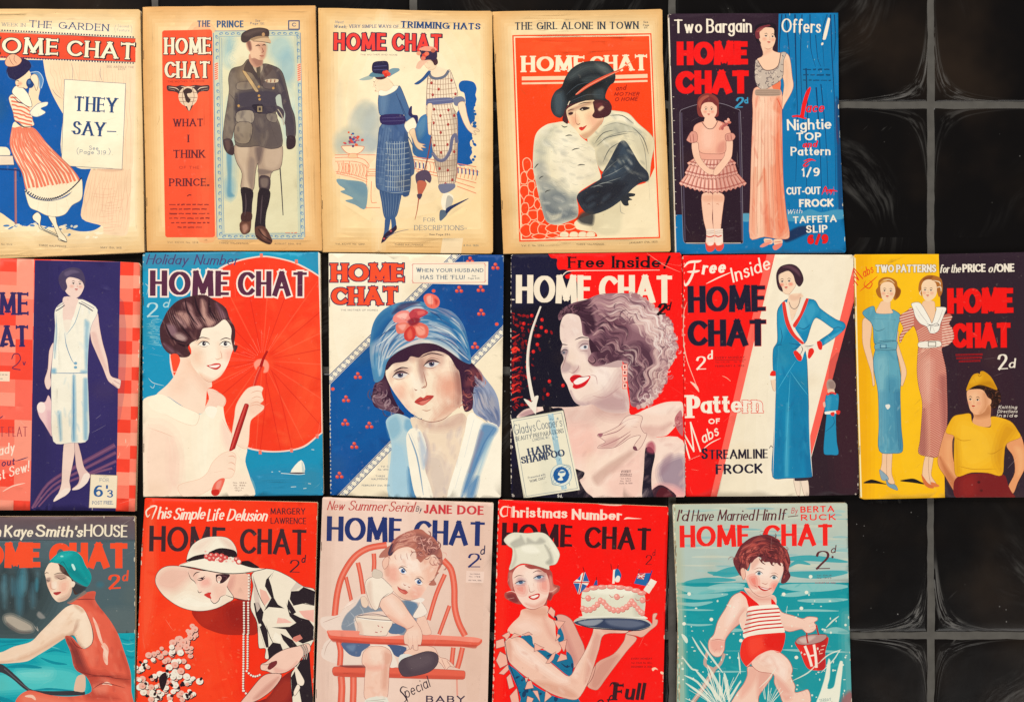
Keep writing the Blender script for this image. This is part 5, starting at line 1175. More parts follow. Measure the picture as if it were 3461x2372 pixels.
    s.p('f8bfa2', '330,640 390,640 400,720 340,720', a=.5, f=50, clip=fc, n=5); s.p('f4a890', '540,640 600,630 590,680 550,700', a=.5, f=30, clip=fc, n=4); s.p('f3b494', '380,780 470,818 540,760 500,830 430,836', a=.6, f=20, clip=fc)
    s.p('f0b896', '350,580 430,560 440,580 380,600', a=.4, f=16, clip=fc); s.p('f6c6a8', '490,590 520,600 530,690 500,700', a=.35, f=16, clip=fc)
    hc = '4a2a30'
    hr = s.p(hc, '132,500 150,450 180,390 240,330 320,300 410,290 470,320 520,350 550,380 570,440 600,490 605,540 598,600 620,610 600,650 585,600 578,560 580,500 540,445 500,470 470,490 440,495 400,505 380,560 330,590 310,620 325,660 300,680 250,678 180,650 140,590')
    for t, c in (('235,400 300,400 320,450 310,480 270,440', 'c09084'), ('280,340 330,360 360,440 400,480 370,500 330,430', 'b88882'), ('390,320 420,340 430,420 480,460 440,490 400,440', 'd0a090'), ('170,480 220,480 240,530 200,550', '947078'), ('225,540 260,530 300,560 280,580 240,570', 'c8a8a0'), ('480,340 520,370 550,430 520,440', '7c5460'), ('150,590 200,620 260,660 200,650', '7c5864'), ('215,420 260,440 300,490 270,490', 'b88c88')):
        s.p(c, t, a=.85, f=16, clip=hr)
    for t in ('290,320 310,400 370,480', '350,300 370,380 420,460', '200,400 260,480 330,560', '440,310 450,400 500,450', '160,460 210,560 300,590', '240,590 290,610 320,600'):
        s.l('24101c', t, 14, clip=hr, taper=True, a=.8)
    for k in range(26): x = 170+k*14; s.l('e0b8a8', [(x, 400-abs(k-14)*5+30), (x+20, 440), (x+50, 500)], 2.5, clip=hr, a=.4, taper=True)
    mott(s, hr, 135, 295, 610, 680, 70, ['2a1418', '8c5c54', 'c09484', '3c2024'], 14, .35, rot=70, el=4)
    s.ls('4a2c34', '360,580 395,556 445,566;510,574 545,560 582,570', 6, taper=True)
    for x, y in ((412, 598), (545, 598)):
        s.p('fdf6e6', [(x-34, y+4), (x-10, y-14), (x+24, y-8), (x+30, y+4), (x, y+14)]); s.e('3a3440', x-2, y-2, 12, 13); s.e('f8f0e8', x+3, y-5, 3); s.l('2c1c26', [(x-42, y+6), (x-14, y-16), (x+20, y-12), (x+34, y+2)], 6, taper=True); s.l('8c5c58', [(x-30, y+10), (x, y+18), (x+26, y+8)], 3, taper=True, a=.7)
    s.ls('d8987c', '478,685 490,694 504,690 520,682;512,640 520,670 522,690', 4, taper=True)
    s.p('d83c34', '426,732 450,728 478,718 510,720 514,738 490,756 462,752'); s.p('fdf0e4', '440,736 470,730 508,728 490,744 462,744'); s.l('a02c2c', '424,730 460,750 490,756 514,738', 3, taper=True)
    s.l('c88068', '392,800 440,834 490,822 540,770', 3, taper=True, a=.8)
    s.p('fb5030', '200,668 240,660 260,700 235,770 222,790 206,740'); s.ls('fcd8c4', '196,672 214,770 232,770', 4)
    # upper hand, staff, lower hand
    s.p(skin, '600,1050 610,980 650,910 690,870 750,858 778,872 770,900 776,930 780,950 760,970 784,985 778,1008 740,1040 700,1080 690,1200 674,1250 620,1230 584,1180', ln='f0b898', lw=2.5)
    s.p('f6bfa4', '690,960 760,950 780,1000 740,1040 690,1030', a=.4, f=24); s.ls('e8a88c', '700,905 740,890 774,898;705,940 740,925 778,938;700,970 740,958 764,970;690,985 740,975 782,992', 4, taper=True)
    s.p('b82424', '662,972 690,980 600,1250 566,1262'); s.p('e0584c', '668,976 676,978 586,1250 576,1254', a=.8); s.p('8c1818', '684,982 690,984 604,1250 596,1254', a=.8)
    s.l('d83024', '764,740 740,800 722,858', 18); s.l('f47860', '758,742 734,800 718,858', 5, a=.8)
    s.p(skin, '430,1400 460,1340 510,1290 560,1268 600,1280 610,1310 604,1350 602,1390 580,1430 530,1440 470,1490 380,1540 280,1550 250,1480 380,1440', ln='f2bea2', lw=2.5)
    s.ls('e6a488', '560,1300 590,1296 606,1310;560,1340 584,1338 606,1354;556,1376 580,1376 602,1390;470,1400 520,1390', 4, taper=True)
    s.p('f26a54', '472,1470 510,1438 540,1440 520,1500 498,1540 468,1545 454,1525'); s.p('d02a20', '458,1510 500,1508 498,1540 470,1545 455,1530'); s.p('f8b0a0', '490,1460 520,1450 506,1500 484,1500', a=.6, f=8)
    for i, t in enumerate(('No. 1664.', 'No. 1666.', 'JULY 1st.', '1927.')): s.t(t, 590+4*i, 1468+16*i, 680-10*i, 1469+16*i, 10, '7a5a54', w=.16)
    s.p('f4ead6', '1124,24 1136,32 1142,600 1150,1150 1144,1150 1138,600 1126,180', a=.9)
    return s
# ---- blue flowered hat
def cover_h():
    s = Sheet('38,12 600,18 1142,24 1148,32 1140,800 1130,1546 1122,1556 620,1556 50,1540 44,800', 'f8e8c8', 1090, 850, .53358)
    s.p('fdf2d8', '60,30 500,30 400,600 60,700', a=.7, f=100)
    bl = s.p('0e4f94', '50,840 870,24 1150,20 1144,505 110,1560 40,1560', sm=False)
    s.p('0a5ca2', '60,850 400,600 500,1100 100,1300', a=.6, f=120, clip=bl); s.p('143f82', '800,60 1140,40 1140,400 900,500', a=.6, f=100, clip=bl); s.p('2058a0', '50,1300 200,1200 150,1500', a=.5, f=60, clip=bl)
    mott(s, bl, 50, 30, 1140, 1550, 140, ['0a5ca2', '163c78', '1c66ac', '0c4a8c'], 40, .3)
    # chain-edged diagonals
    def chain(x0, y0, x1, y1, n):
        d = np.array([x1-x0, y1-y0]); L = np.linalg.norm(d); d = d/L; nn = np.array([-d[1], d[0]]); q = lambda t, o: tuple(np.array([x0, y0]) + d*t + nn*o)
        s.p('f4ead0', [q(-20, -24), q(L+20, -24), q(L+20, 24), q(-20, 24)], sm=False); s.l('23467c', [q(-20, -19), q(L+20, -19)], 5, sm=False); s.l('23467c', [q(-20, 19), q(L+20, 19)], 5, sm=False)
        s.l('2d5288', [q(-20, 0), q(L+20, 0)], 26, sm=False)
        for i in range(n):
            t = (i+.5)/n*L; s.e('f4ead0', *q(t, 0), 15, 13)
            t2 = (i+1)/n*L; s.l('f4ead0', [q(t2, -10), q(t2, 10)], 5, sm=False)
    chain(40, 815, 850, 20, 30); chain(110, 1560, 1146, 500, 40)
    for x, y in ((935, 55), (1095, 95), (865, 240), (1002, 236), (1005, 385), (966, 595), (225, 785), (150, 932), (145, 1080), (297, 1098), (202, 1226), (108, 1414)):
        for dx, dy in ((-14, 10), (14, 10), (0, -12)): s.e('b83430', x+dx+1, y+dy+2, 12, 11); s.e('ee5a40', x+dx-1, y+dy-1, 10, 9); s.e('f8947a', x+dx-4, y+dy-4, 3, 3)
    for x, y in ((704, 250), (1104, 460), (66, 870)): s.e('ee5a40', x, y, 12, 11)
    s.p('f7ead0', '556,74 1050,66 1048,212 556,202', sm=False)
    s.ls('e8a090', '572,80 1030,76 1030,196 572,200 572,80;566,90 580,78;1022,76 1038,92;1022,198 1038,182;566,182 580,200', 4, sm=False)
    s.t('WHEN YOUR HUSBAND', 596, 132, 1020, 132, 24, '44607c', w=.17, thin=.7); s.t('W', 596, 132, 626, 132, 30, '44607c', w=.17, thin=.7)
    s.t("HAS THE 'FLU!", 622, 178, 902, 178, 28, '44607c', w=.16, thin=.7); s.t('See', 946, 160, 972, 160, 10, '54606c', w=.16); s.t('Page 340.', 922, 176, 998, 176, 11, '54606c', w=.16)
    for t, a, b, c, d in (('HOME', 56, 196, 524, 196), ('CHAT', 58, 344, 482, 342)):
        s.t(t, a, b, c, d, 122, 'f4502c', w=.3, thin=.55, serif=.06, gap=.06, ol='2d2450', ow=6)
    s.t('THE MOTHER OF HOMES', 116, 377, 352, 377, 11, '5a5660', w=.14)
    # scarf at the right, hair
    s.p('96a0b8', '930,740 980,740 1030,800 1090,880 1118,960 1120,1110 1050,1070 960,1020 940,900'); s.p('6c7898', '960,880 1030,860 1110,980 1118,1100 1060,1060', a=.8, f=20); s.p('c0b8b8', '1000,900 1080,920 1100,1000 1010,980', a=.6, f=20); s.p('b4685c', '940,740 990,750 1020,820 980,850', a=.8, f=12)
    hr = '3a1c34'
    s.p(hr, '340,820 400,720 450,760 430,860 480,980 520,1030 450,1020 390,1000 330,980 315,910'); s.p('8a6870', '320,900 380,880 420,960 480,1010 400,1000 340,970', a=.8, f=16); s.p('5a3848', '350,830 400,810 420,880 370,880', a=.8, f=12)
    s.p(hr, '800,640 940,700 990,760 1010,820 960,860 950,990 900,1010 880,900 860,760'); s.p('a0504c', '940,740 1000,770 1000,830 960,850 900,850', a=.5, f=20); s.p('5c2c40', '880,900 940,870 945,990 905,1000', a=.8, f=12)
    curls(s, [(360, 860), (400, 940), (360, 930), (440, 1000), (340, 890)], 50, ['8a6870', '5a3848', 'b09498', '2c1428', '6c4858'], 16, 40, 9, None, spread=18, a=.7); curls(s, [(960, 790), (970, 830), (920, 900), (900, 960)], 44, ['a0504c', '5c2c40', '2c1428', 'c87c68'], 14, 34, 9, None, spread=18, a=.7)
    waves(s, '960,760 1040,860 1100,1000 1116,1100', '930,860 960,960 1000,1040 1080,1100', 40, ['c0b8bc', '6c7898', 'd8d0cc', '5a6890', 'a8b0c4'], 12, None, .6, 5, 2)
    # clothes
    s.p('b9d3d8', '402,1080 430,1040 480,1026 560,1060 620,1120 640,1560 420,1560 440,1240'); s.p('8ab8cc', '410,1080 470,1040 500,1130 440,1190', a=.8, f=20); s.p('6ea8c8', '530,1060 580,1080 560,1140 520,1120', a=.7, f=14)
    s.p('a4cada', '440,1220 520,1240 560,1560 440,1560', a=.8, f=30); s.p('3e7cae', '545,1360 600,1500 640,1560 560,1560', a=.8, f=20)
    nk = s.p('f3dcc0', '560,1050 700,1080 880,1020 920,1080 880,1200 810,1560 690,1560 640,1300 600,1180')
    s.p('cfa896', '620,1060 760,1080 890,1000 900,1090 780,1130 660,1120', a=.7, f=40, clip=nk, n=4); s.p('b0a0a4', '640,1150 680,1260 660,1400 630,1260', a=.8, f=20, clip=nk); s.p('d2c0b4', '650,1300 760,1300 800,1500 700,1540', a=.6, f=50, clip=nk)
    s.p('fbf2dc', '530,1180 560,1120 620,1130 660,1240 640,1340 690,1500 694,1560 600,1560 560,1420'); s.p('b8c4d0', '610,1140 640,1200 664,1280 640,1380 620,1300', a=.8, f=16)
    s.p('fdf6e2', '920,1040 950,1018 980,1050 1024,1084 1000,1160 960,1260 900,1450 876,1556 790,1556 860,1300 900,1150'); s.p('fdf3dc', '1020,1090 1120,1120 1128,1560 880,1560 960,1300')
    s.p('5a88b4', '1010,1100 1050,1090 1110,1120 1070,1190 1000,1320 940,1460 880,1560 900,1460 960,1280', a=.9, f=16); s.p('8a86a0', '1000,1130 1020,1150 960,1310 930,1400', a=.7, f=14); s.p('9cc0d0', '1040,1200 1080,1170 1000,1400 960,1500 940,1540', a=.7, f=16); s.p('3c74ac', '920,1480 990,1420 960,1560 910,1560', a=.7, f=20)
    mott(s, nk, 590, 1060, 900, 1560, 50, ['fae8d0', 'c8b0a8', 'e8cdb4', 'b8a8ac'], 26, .35, rot=100)
    s.ls('4878a8', '545,1150 600,1300 640,1540;1090,1110 1020,1220 950,1400;980,1300 900,1500', 10, taper=True, a=.6); s.ls('c4ccd0', '560,1150 640,1340;960,1060 900,1300;840,1500 880,1360', 8, taper=True, a=.8)
    # face
    fc = s.p('fbe6ca', '400,760 450,680 560,620 700,600 800,640 860,740 880,860 880,960 820,1020 760,1062 690,1076 640,1060 560,1020 490,940 430,850')
    for t, c, a, f in (('760,780 870,800 880,940 820,1000 740,940', 'e8a48c', .5, 90), ('440,860 500,880 560,1000 520,980', 'eab09a', .45, 44), ('780,960 880,900 870,980 760,1060 690,1072', 'cf8c74', .5, 40), ('620,700 660,740 640,860 600,780', 'd8b09c', .55, 24), ('460,740 560,730 540,790 460,800', 'cf9c8c', .45, 26), ('630,680 760,660 760,730 640,740', 'c88c7c', .45, 26), ('440,680 640,620 800,650 640,680 460,720', 'b88478', .5, 26), ('560,780 620,790 640,900 580,880', 'fdf2de', .6, 30), ('840,760 880,800 884,900 850,880', '8c5048', .5, 24)):
        s.p(c, t, a=a, f=f, clip=fc, n=4)
    mott(s, fc, 420, 640, 880, 1070, 90, ['fdf0da', 'eec0a4', 'f6d8bc', 'e0a890', 'fbe2c8'], 24, .3, rot=70)
    s.e('e08468', 800, 850, 70, 60, a=.4, f=60, clip=fc, n=5); s.e('e8987c', 500, 880, 36, 44, a=.35, f=36, clip=fc, n=4)
    s.p('9c6c64', '600,690 640,680 650,760 640,830 620,800', a=.4, f=16, clip=fc); s.p('8c5a54', '820,700 880,760 884,940 850,980 846,840', a=.45, f=40, clip=fc, n=4)
    s.p(hr, '390,740 440,660 560,590 680,576 780,600 850,680 880,760 850,740 800,660 720,630 640,650 610,672 560,664 540,690 510,700 450,710 410,750')
    s.ls('3a1c30', '450,760 500,735 545,740;620,672 690,644 770,660', 8, taper=True)
    for x, y, rr in ((492, 782, -6), (690, 712, -6)):
        s.p('e4dcd4', [(x-44, y+12), (x-20, y-14), (x+14, y-20), (x+48, y-6), (x+20, y+16), (x-14, y+22)]); s.e('5a5a74', x+2, y-2, 18, 18); s.e('1c1a2a', x+2, y-3, 10, 11); s.e('f0eef0', x+8, y-8, 3); s.p('8a6464', [(x-44, y+6), (x-20, y-20), (x+14, y-26), (x+50, y-8), (x+14, y-12), (x-18, y-6)], a=.9)
        s.l('2c1420', [(x-50, y+14), (x-20, y-18), (x+16, y-24), (x+58, y-6)], 9, taper=True); s.l('9c685c', [(x-40, y+18), (x-10, y+28), (x+30, y+18)], 4, taper=True, a=.8); s.l('7a4a48', [(x-44, y-10), (x, y-38), (x+54, y-26)], 5, taper=True, a=.7)
    s.ls('b07464', '640,760 650,800 660,840 650,860 626,860;584,868 592,878 602,874;628,866 640,858 652,850', 6, taper=True)
    s.p('c84840', '584,950 620,920 640,926 662,910 706,914 680,944 640,972 610,968'); s.p('e88878', '620,950 680,930 650,964 620,964', a=.8, f=8); s.l('7c2428', '580,954 630,942 660,936 708,912', 5, taper=True)
    s.l('b8806c', '630,1000 660,1008 690,998', 6, taper=True, a=.7); s.l('8c4c44', '600,1050 680,1078 760,1064 820,1020', 5, taper=True, a=.8)
    # hat
    ht = s.p('4f88ae', '300,640 310,500 340,420 400,360 500,320 620,316 720,350 820,380 890,460 920,560 944,700 930,712 880,690 800,630 720,588 640,580 560,596 470,640 410,700 385,800 340,830 322,800')
    for t, c, a, f in (('310,560 340,430 440,360 420,470 350,570', '2c6ca0', .9, 24), ('330,540 420,420 480,440 400,540 340,620', '1a5c98', .8, 20), ('310,600 420,520 560,510 520,580 420,660 330,740', 'a8b8c8', .85, 24), ('400,680 470,600 560,560 700,560 800,600 890,690 800,640 640,582 500,620', 'efe4d4', .9, 12), ('420,640 560,540 640,540 620,580 480,620', 'd8ccc8', .8, 16), ('690,390 800,430 900,560 920,660 820,560 700,500', '1c66a0', .85, 24), ('680,440 780,470 860,560 760,510 680,480', 'b4c0c8', .8, 12), ('680,500 800,560 900,640 920,690 800,620 680,560', '9ab4c4', .7, 16), ('740,350 840,400 900,500 820,430 740,380', '8c86a4', .8, 16), ('480,350 600,330 640,370 540,380', 'd8d4d4', .85, 12), ('440,400 500,330 620,318 560,350', '35335a', .8, 14), ('320,660 380,640 390,760 340,800', '5090b8', .8, 16), ('345,680 370,660 380,740 360,790', 'c8d4d8', .7, 10), ('860,620 930,680 936,706 880,690', '2c5c90', .8, 10)):
        s.p(c, t, a=a, f=f, clip=ht, n=4)
    waves(s, '330,800 330,600 420,440 560,340 700,350', '420,690 470,620 600,560 760,570 880,660', 90, ['1a5c98', '2c6ca0', 'a8bccc', 'd8d4d0', '5a94b8', '284a7c', 'efe8dc'], 12, ht, .5, 3, 1)
    waves(s, '620,330 740,360 860,440 920,560', '680,520 780,560 860,620 930,700', 50, ['1c66a0', 'b4c0c8', '2c5c90', '8c86a4', 'e4e0d8'], 12, ht, .5, 3, 1)
    s.ls('f4f0e4', '360,560 440,470 500,440;690,470 800,510 880,580;480,470 420,540 340,600;820,600 880,650 930,690', 6, clip=ht, taper=True, a=.8); s.ls('24305c', '340,560 420,500 470,490;700,540 820,580 900,660;640,360 720,400 760,440', 6, clip=ht, taper=True, a=.6)
    # flowers
    for t, c in (('460,400 500,376 548,380 560,430 520,452 460,450 446,426', 'f08c80'), ('548,400 580,364 640,366 670,390 620,420 580,450', 'c4404a'), ('470,460 530,450 560,460 530,510 480,520 466,490', 'e87864'), ('560,460 620,450 670,480 664,540 620,548 580,520', 'e46a58'), ('520,510 560,470 590,500 584,550 550,570 520,552', 'd03a34'), ('640,290 670,266 720,280 742,310 736,346 700,362 660,344', 'f0705c')):
        s.p(c, t); 
    for t, c in (('470,410 510,390 540,396 520,430', 'fbc4b4'), ('600,380 640,374 650,392 610,404', 'e87068'), ('590,480 640,476 650,520 610,530', 'f8a890'), ('660,290 690,280 700,330 670,330', 'f8b8a4'), ('536,520 560,490 570,540 548,556', 'ee6a54'), ('480,470 530,462 510,500', 'f8b0a0'), ('710,300 732,314 720,340', 'c03a34')):
        s.p(c, t, a=.85, f=8)
    s.p('8c2030', '540,440 580,420 620,430 600,460 560,470', a=.9, f=8); s.ls('a02830', '500,420 540,440;600,390 570,440;560,500 575,460;640,500 590,460;690,280 690,350', 6, taper=True)
    for i, (t, x0, x1, y) in enumerate((('Vol. C.', 370, 422, 1364), ('No. 1300.', 352, 422, 1384), ('THREE', 336, 398, 1426), ('HALFPENCE.', 312, 418, 1444), ('FEBRUARY 21st, 1920.', 250, 430, 1484))): s.t(t, x0, y, x1, y, 11, '4a6078', w=.16)
    for k in range(26): s.e('e8dcc0', 49+k*.2, 900+k*25, s.rnd.uniform(2, 5), s.rnd.uniform(3, 8), a=.9)
    return s
def curls(s, pts, n, cols, r0, r1, w, clip, a=.8, ang=None, arc=2.4, spread=30):
    """wavy locks scattered round a list of places"""
    for k in range(n):
        x, y = pts[k % len(pts)]; x += s.rnd.gauss(0, spread); y += s.rnd.gauss(0, spread); r = s.rnd.uniform(r0, r1)
        a0 = (s.rnd.uniform(0, 6.28) if ang is None else ang + s.rnd.gauss(0, .5)); sg = s.rnd.choice((-1, 1))
        s.l(s.rnd.choice(cols), [(x + r*math.cos(a0 + sg*q*arc/4), y + r*math.sin(a0 + sg*q*arc/4)) for q in range(5)], s.rnd.uniform(w*.5, w*1.3), clip=clip, a=a, taper=True)
# ---- smiling woman with curls and a shampoo packet
def cover_i():
    s = Sheet('50,46 60,38 600,28 1104,28 1116,44 1126,600 1140,1540 1130,1552 60,1558 50,1548 44,800', '15122a', 1700, 840, .53986)
    rd = s.p('fb1410', '276,20! 1150,20! 1160,1560! 760,1560! 700,900 440,340 470,300 455,190 400,190 388,170 430,150 390,132 348,132 336,100 338,66 300,60')
    s.p('1a1a3c', '50,30 330,30 330,300 60,330', a=.6, f=60, clip=None)
    s.p('fb1410', '276,20! 700,20! 700,140 430,150 390,132 348,132 336,100 338,66 300,58')
    dk = s.p('120e1e', '50,380! 330,330 420,400 420,1000 50,1040!', a=.7, f=30)
    for k in range(150):
        x = 58 + abs(s.rnd.gauss(0, 70)); y = s.rnd.uniform(400, 1010); s.e(s.rnd.choice(['c01418', '8c1018', '6a0c18', 'a01018', 'e02018']), x, y, s.rnd.uniform(3, 16), s.rnd.uniform(3, 12), rot=s.rnd.uniform(0, 90), a=.75)
    for x, y in ((244, 446), (240, 494), (270, 518), (222, 546), (180, 420), (130, 470), (215, 600), (190, 645), (375, 856), (280, 912), (290, 830)): s.e('d81c1c', x, y, 11, 12); s.e('f0483c', x-3, y-3, 4, 4)
    for k, y in enumerate((550, 640, 690, 750, 800, 850, 892, 935)): s.l('f0382c', [(56, y+12), (80, y), (104, y-14+k)], 12, 3)
    s.l('f83a28', '56,640 80,620 104,640', 20, 8)
    s.t('Free', 406, 126, 636, 122, 76, '160c14', w=.21, thin=.45, serif=.05, gap=.07); s.t('Inside', 680, 124, 990, 124, 78, '160c14', w=.21, thin=.45, serif=.05, gap=.07); s.p('160c14', '1036,46 1050,50 1022,108 1012,106'); s.e('160c14', 1010, 120, 9, 9)
    s.l('f8e8d0', '364,180 396,148 440,140 700,138 980,136', 6, 3)
    for t, a, b, c, d in (('HOME', 84, 352, 556, 354), ('CHAT', 604, 354, 1062, 352)): s.t(t, a, b, c, d, 196, 'f6e6cc', w=.27, thin=.62, gap=.08)
    s.p('160f24', '250,310 258,290 276,264 270,292 258,312'); s.p('fb1410', '500,352 600,352 600,240 700,356 560,380', a=0)
    # shoulders and arm
    sk = 'f7d8c6'
    bd = s.p(sk, '90,1060 130,1010 220,990 440,990 560,960 700,900 780,960 800,1040 900,1000 1010,962 1080,956 1122,965 1124,1050 1080,1110 1020,1170 960,1180 1124,1200 1140,1560 480,1560 470,1480 440,1400 380,1010 300,1000')
    for t, c, a, f in (('380,1000 560,980 640,1020 560,1100 420,1120', 'dcb4a8', .6, 60), ('400,1120 560,1120 600,1250 560,1300 430,1300', 'f6c0b0', .7, 60), ('560,960 740,900 790,1000 780,1060 640,1060', 'c89c94', .6, 50), ('540,1300 700,1260 820,1160 900,1170 860,1260 700,1500 520,1520', 'fbe0cc', .8, 40), ('640,1440 800,1290 870,1250 860,1560 700,1560', 'f6c8b8', .7, 50), ('560,1420 780,1270 830,1270 640,1440 590,1480', 'c9a090', .65, 20), ('960,1190 1130,1230 1130,1400 990,1460 960,1330', 'fae0d0', .7, 40), ('980,1360 1130,1300 1136,1520 1060,1490 990,1470', '8a7488', .75, 40), ('1000,1320 1060,1280 1040,1360 985,1420', '9c7c88', .6, 20), ('880,1010 1040,970 1110,990 1000,1040', 'fbe6d6', .7, 24), ('860,1110 1000,1110 1060,1090 960,1180 900,1170', 'd8a89c', .6, 24), ('1060,1480 1140,1520 1140,1560 940,1560 960,1480', 'f0a0a0', .7, 30)):
        s.p(c, t, a=a, f=f, clip=bd, n=4)
    s.p('2a1020', '970,1480 1030,1496 1080,1555 900,1558', a=.9); s.p('5a1420', '980,1500 1020,1500 1060,1555 960,1556', a=.8)
    s.p('1c1526', '890,1250 920,1240 946,1270 950,1300 930,1400 930,1500 940,1560 872,1560 880,1400'); s.p('b04a5c', '900,1225 930,1205 950,1230 946,1280 900,1270', a=.8, f=12)
    s.p('140e1c', '450,1380 480,1386 510,1400 500,1430 480,1450 520,1520 560,1560 380,1560'); s.p('140e1c', '250,985 300,990 322,1014 268,1030'); s.p('140e1c', '64,1380 90,1370 140,1560 70,1560'); s.p('8a5464', '100,1040 150,1010 210,1000 190,1040 120,1052', a=.5, f=14)
    s.p('c06c70', '1074,1060 1110,1010 1122,1050 1124,1170 1100,1150 1080,1110'); curls(s, [(1100, 1090)], 24, ['e8a8a0', '8a3844', 'a85058'], 4, 9, 4, None, spread=16)
    mott(s, bd, 300, 980, 1130, 1550, 110, ['fbe4d4', 'e8beb0', 'f6d0c0', 'd4a89c'], 34, .3, rot=140)
    # hand
    hd = s.p('f2d0be', '590,1166 640,1150 720,1110 760,1060 800,1040 870,1050 860,1110 880,1150 900,1160 870,1230 840,1262 815,1250 826,1220 860,1170 800,1180 740,1220 690,1245 620,1250 592,1246 604,1230 640,1210 620,1190', ln='9c6c6c', lw=3)
    s.ls('a0686c', '596,1176 660,1160 720,1140 780,1090;600,1240 660,1220 740,1180 800,1140;700,1240 760,1190 800,1160;720,1110 780,1070 830,1060;800,1080 850,1085;800,1110 840,1118;820,1230 850,1190', 5, clip=hd, taper=True); s.p('9c5c68', '592,1160 625,1155 612,1180', a=.9); s.p('6a3444', '812,1240 830,1236 840,1262 818,1258', a=.9)
    s.p('c48c88', '640,1200 720,1180 700,1240 610,1250', a=.5, f=16, clip=hd); s.p('fbe4d4', '740,1080 800,1050 850,1070 790,1120', a=.7, f=16, clip=hd)
    # face and neck
    fc = s.p('f4dccc', '480,420 400,400 360,470 358,560 372,600 362,640 380,690 362,740 372,800 400,850 418,900 450,960 500,985 560,975 640,1020 780,1020 780,900 740,740 740,700 600,720 560,500')
    for t, c, a, f in (('362,480 400,420 480,430 500,540 440,560 380,590', 'ead0c4', .7, 30), ('360,640 400,620 400,680 380,700', '9c8494', .6, 18), ('470,600 560,570 600,640 500,650', 'b89898', .55, 26), ('380,700 430,730 410,770 365,770', 'a8888c', .6, 16), ('430,740 470,730 480,760 440,790', 'c49c98', .55, 14), ('540,680 640,720 700,800 640,900 560,820', 'fbeade', .7, 60), ('500,960 640,900 740,760 770,900 760,1010 620,1010', 'c8a09c', .6, 60), ('420,880 460,950 540,970 500,985 450,965', 'b8969a', .6, 16), ('560,970 700,900 780,940 780,1020 640,1020', 'b48c90', .5, 40), ('520,640 600,690 600,740 540,720', 'b89494', .5, 20)):
        s.p(c, t, a=a, f=f, clip=fc, n=4)
    mott(s, fc, 360, 420, 780, 1020, 70, ['fcece0', 'd8b8ae', 'ecd0c4', 'c4a4a0'], 24, .3, rot=60)
    s.ls('4a3040', '360,612 372,600 404,604;450,572 490,556 540,562', 7, taper=True)
    s.p('a08c94', '362,644 396,634 408,650 390,664 368,662', a=.8, f=5); s.e('5c6070', 380, 651, 9, 8); s.p('e8e2e0', '482,620 505,606 540,608 550,618 520,628 492,630'); s.e('6a7080', 514, 616, 11, 10); s.e('22202c', 514, 615, 5, 5); s.ls('3a2836', '472,622 500,598 545,600 560,612', 6, taper=True); s.ls('3c2c38', '360,650 384,632 410,640', 6, taper=True); s.ls('9a7878', '470,590 510,574 560,588;480,640 520,642 560,630', 4, taper=True, a=.8)
    s.p('a8888c', '474,618 504,596 548,600 556,616 540,604 506,602', a=.85); s.p('b89898', '470,596 510,578 556,590 550,600 506,594', a=.5, f=8)
    s.ls('a87c7c', '400,640 390,690 376,730 366,760;410,770 440,776 468,750 474,730', 5, taper=True, a=.8)
    s.p('d81420', '418,812 440,792 476,790 500,800 545,796 540,820 510,860 460,878 436,868 440,846 426,834'); s.p('fbeee4', '442,832 480,806 540,802 510,832 470,850 450,848'); s.l('8c0c1c', '420,812 470,806 546,798', 4, taper=True)
    s.ls('b88c8c', '545,790 580,800 590,850;560,920 640,930 740,860', 5, taper=True, a=.7)
    # curls
    s.p('c8a8a4', '540,560 620,620 740,700 740,740 640,740 540,720'); s.p('3c2030', '540,560 600,560 640,640 590,700 550,650')
    hb = s.p('8c626c', '345,420 370,380 440,340 520,320 600,288 700,280 800,284 880,320 960,390 1030,440 1060,520 1080,600 1070,680 1030,740 1010,830 970,900 920,960 850,990 800,980 790,900 770,780 740,700 640,725 570,735 530,700 560,650 600,640 540,560 500,540 490,470 470,420 400,410 355,450')
    for t, c, a, f in (('350,430 400,370 540,320 560,400 580,500 520,540 480,430', '3c2030', .95, 16), ('560,300 700,290 760,340 640,400 580,380', 'b0848a', .9, 24), ('700,290 880,320 960,420 900,520 800,480 740,380', 'c49c9c', .9, 40), ('900,430 1030,450 1075,600 1000,740 940,620', 'd8b4ac', .95, 40), ('560,580 680,560 760,640 700,720 600,710', '4a2a3a', .9, 20), ('780,620 880,600 960,700 900,860 820,800', '4c2c3c', .85, 40), ('800,860 920,880 900,980 810,980', '8a5c68', .8, 30), ('640,420 760,450 780,560 660,520', '6a404e', .8, 40), ('960,760 1010,760 980,880 900,960', 'c8a09c', .7, 30)):
        s.p(c, t, a=a, f=f, clip=hb, n=4)
    dk_, md, lt = ['341c2c', '4a2c3c', '5c3848'], ['8a606a', 'a87c80', '6c4654'], ['d8b4ac', 'ecd2c6', 'c8a09c']
    waves(s, '350,440 420,360 540,330 600,400', '490,440 560,520 620,600 700,640', 40, dk_ + md, 12, hb, .55, 8, 2)
    waves(s, '480,340 640,290 800,300 940,400', '560,420 680,440 800,470 900,560', 90, md + lt, 11, hb, .55, 14, 3.2)
    waves(s, '560,440 660,440 760,500 800,620', '520,640 600,640 680,660 740,700', 70, dk_ + md + lt[:1], 12, hb, .6, 16, 2.6)
    waves(s, '900,380 1020,460 1075,600 1030,740 960,900', '800,480 900,540 940,640 900,760 860,900', 120, md + lt + lt, 13, hb, .55, 18, 4)
    waves(s, '760,560 860,600 900,700 860,860 880,960', '740,700 780,760 790,860 800,960 830,980', 90, dk_ + md + lt[:2], 12, hb, .6, 16, 3.5)
    curls(s, [(980, 520), (1030, 600), (1010, 700), (930, 860), (880, 940), (850, 760), (700, 680), (640, 700), (860, 400), (760, 430)], 90, md + lt + dk_, 16, 36, 9, hb, spread=34, a=.5)
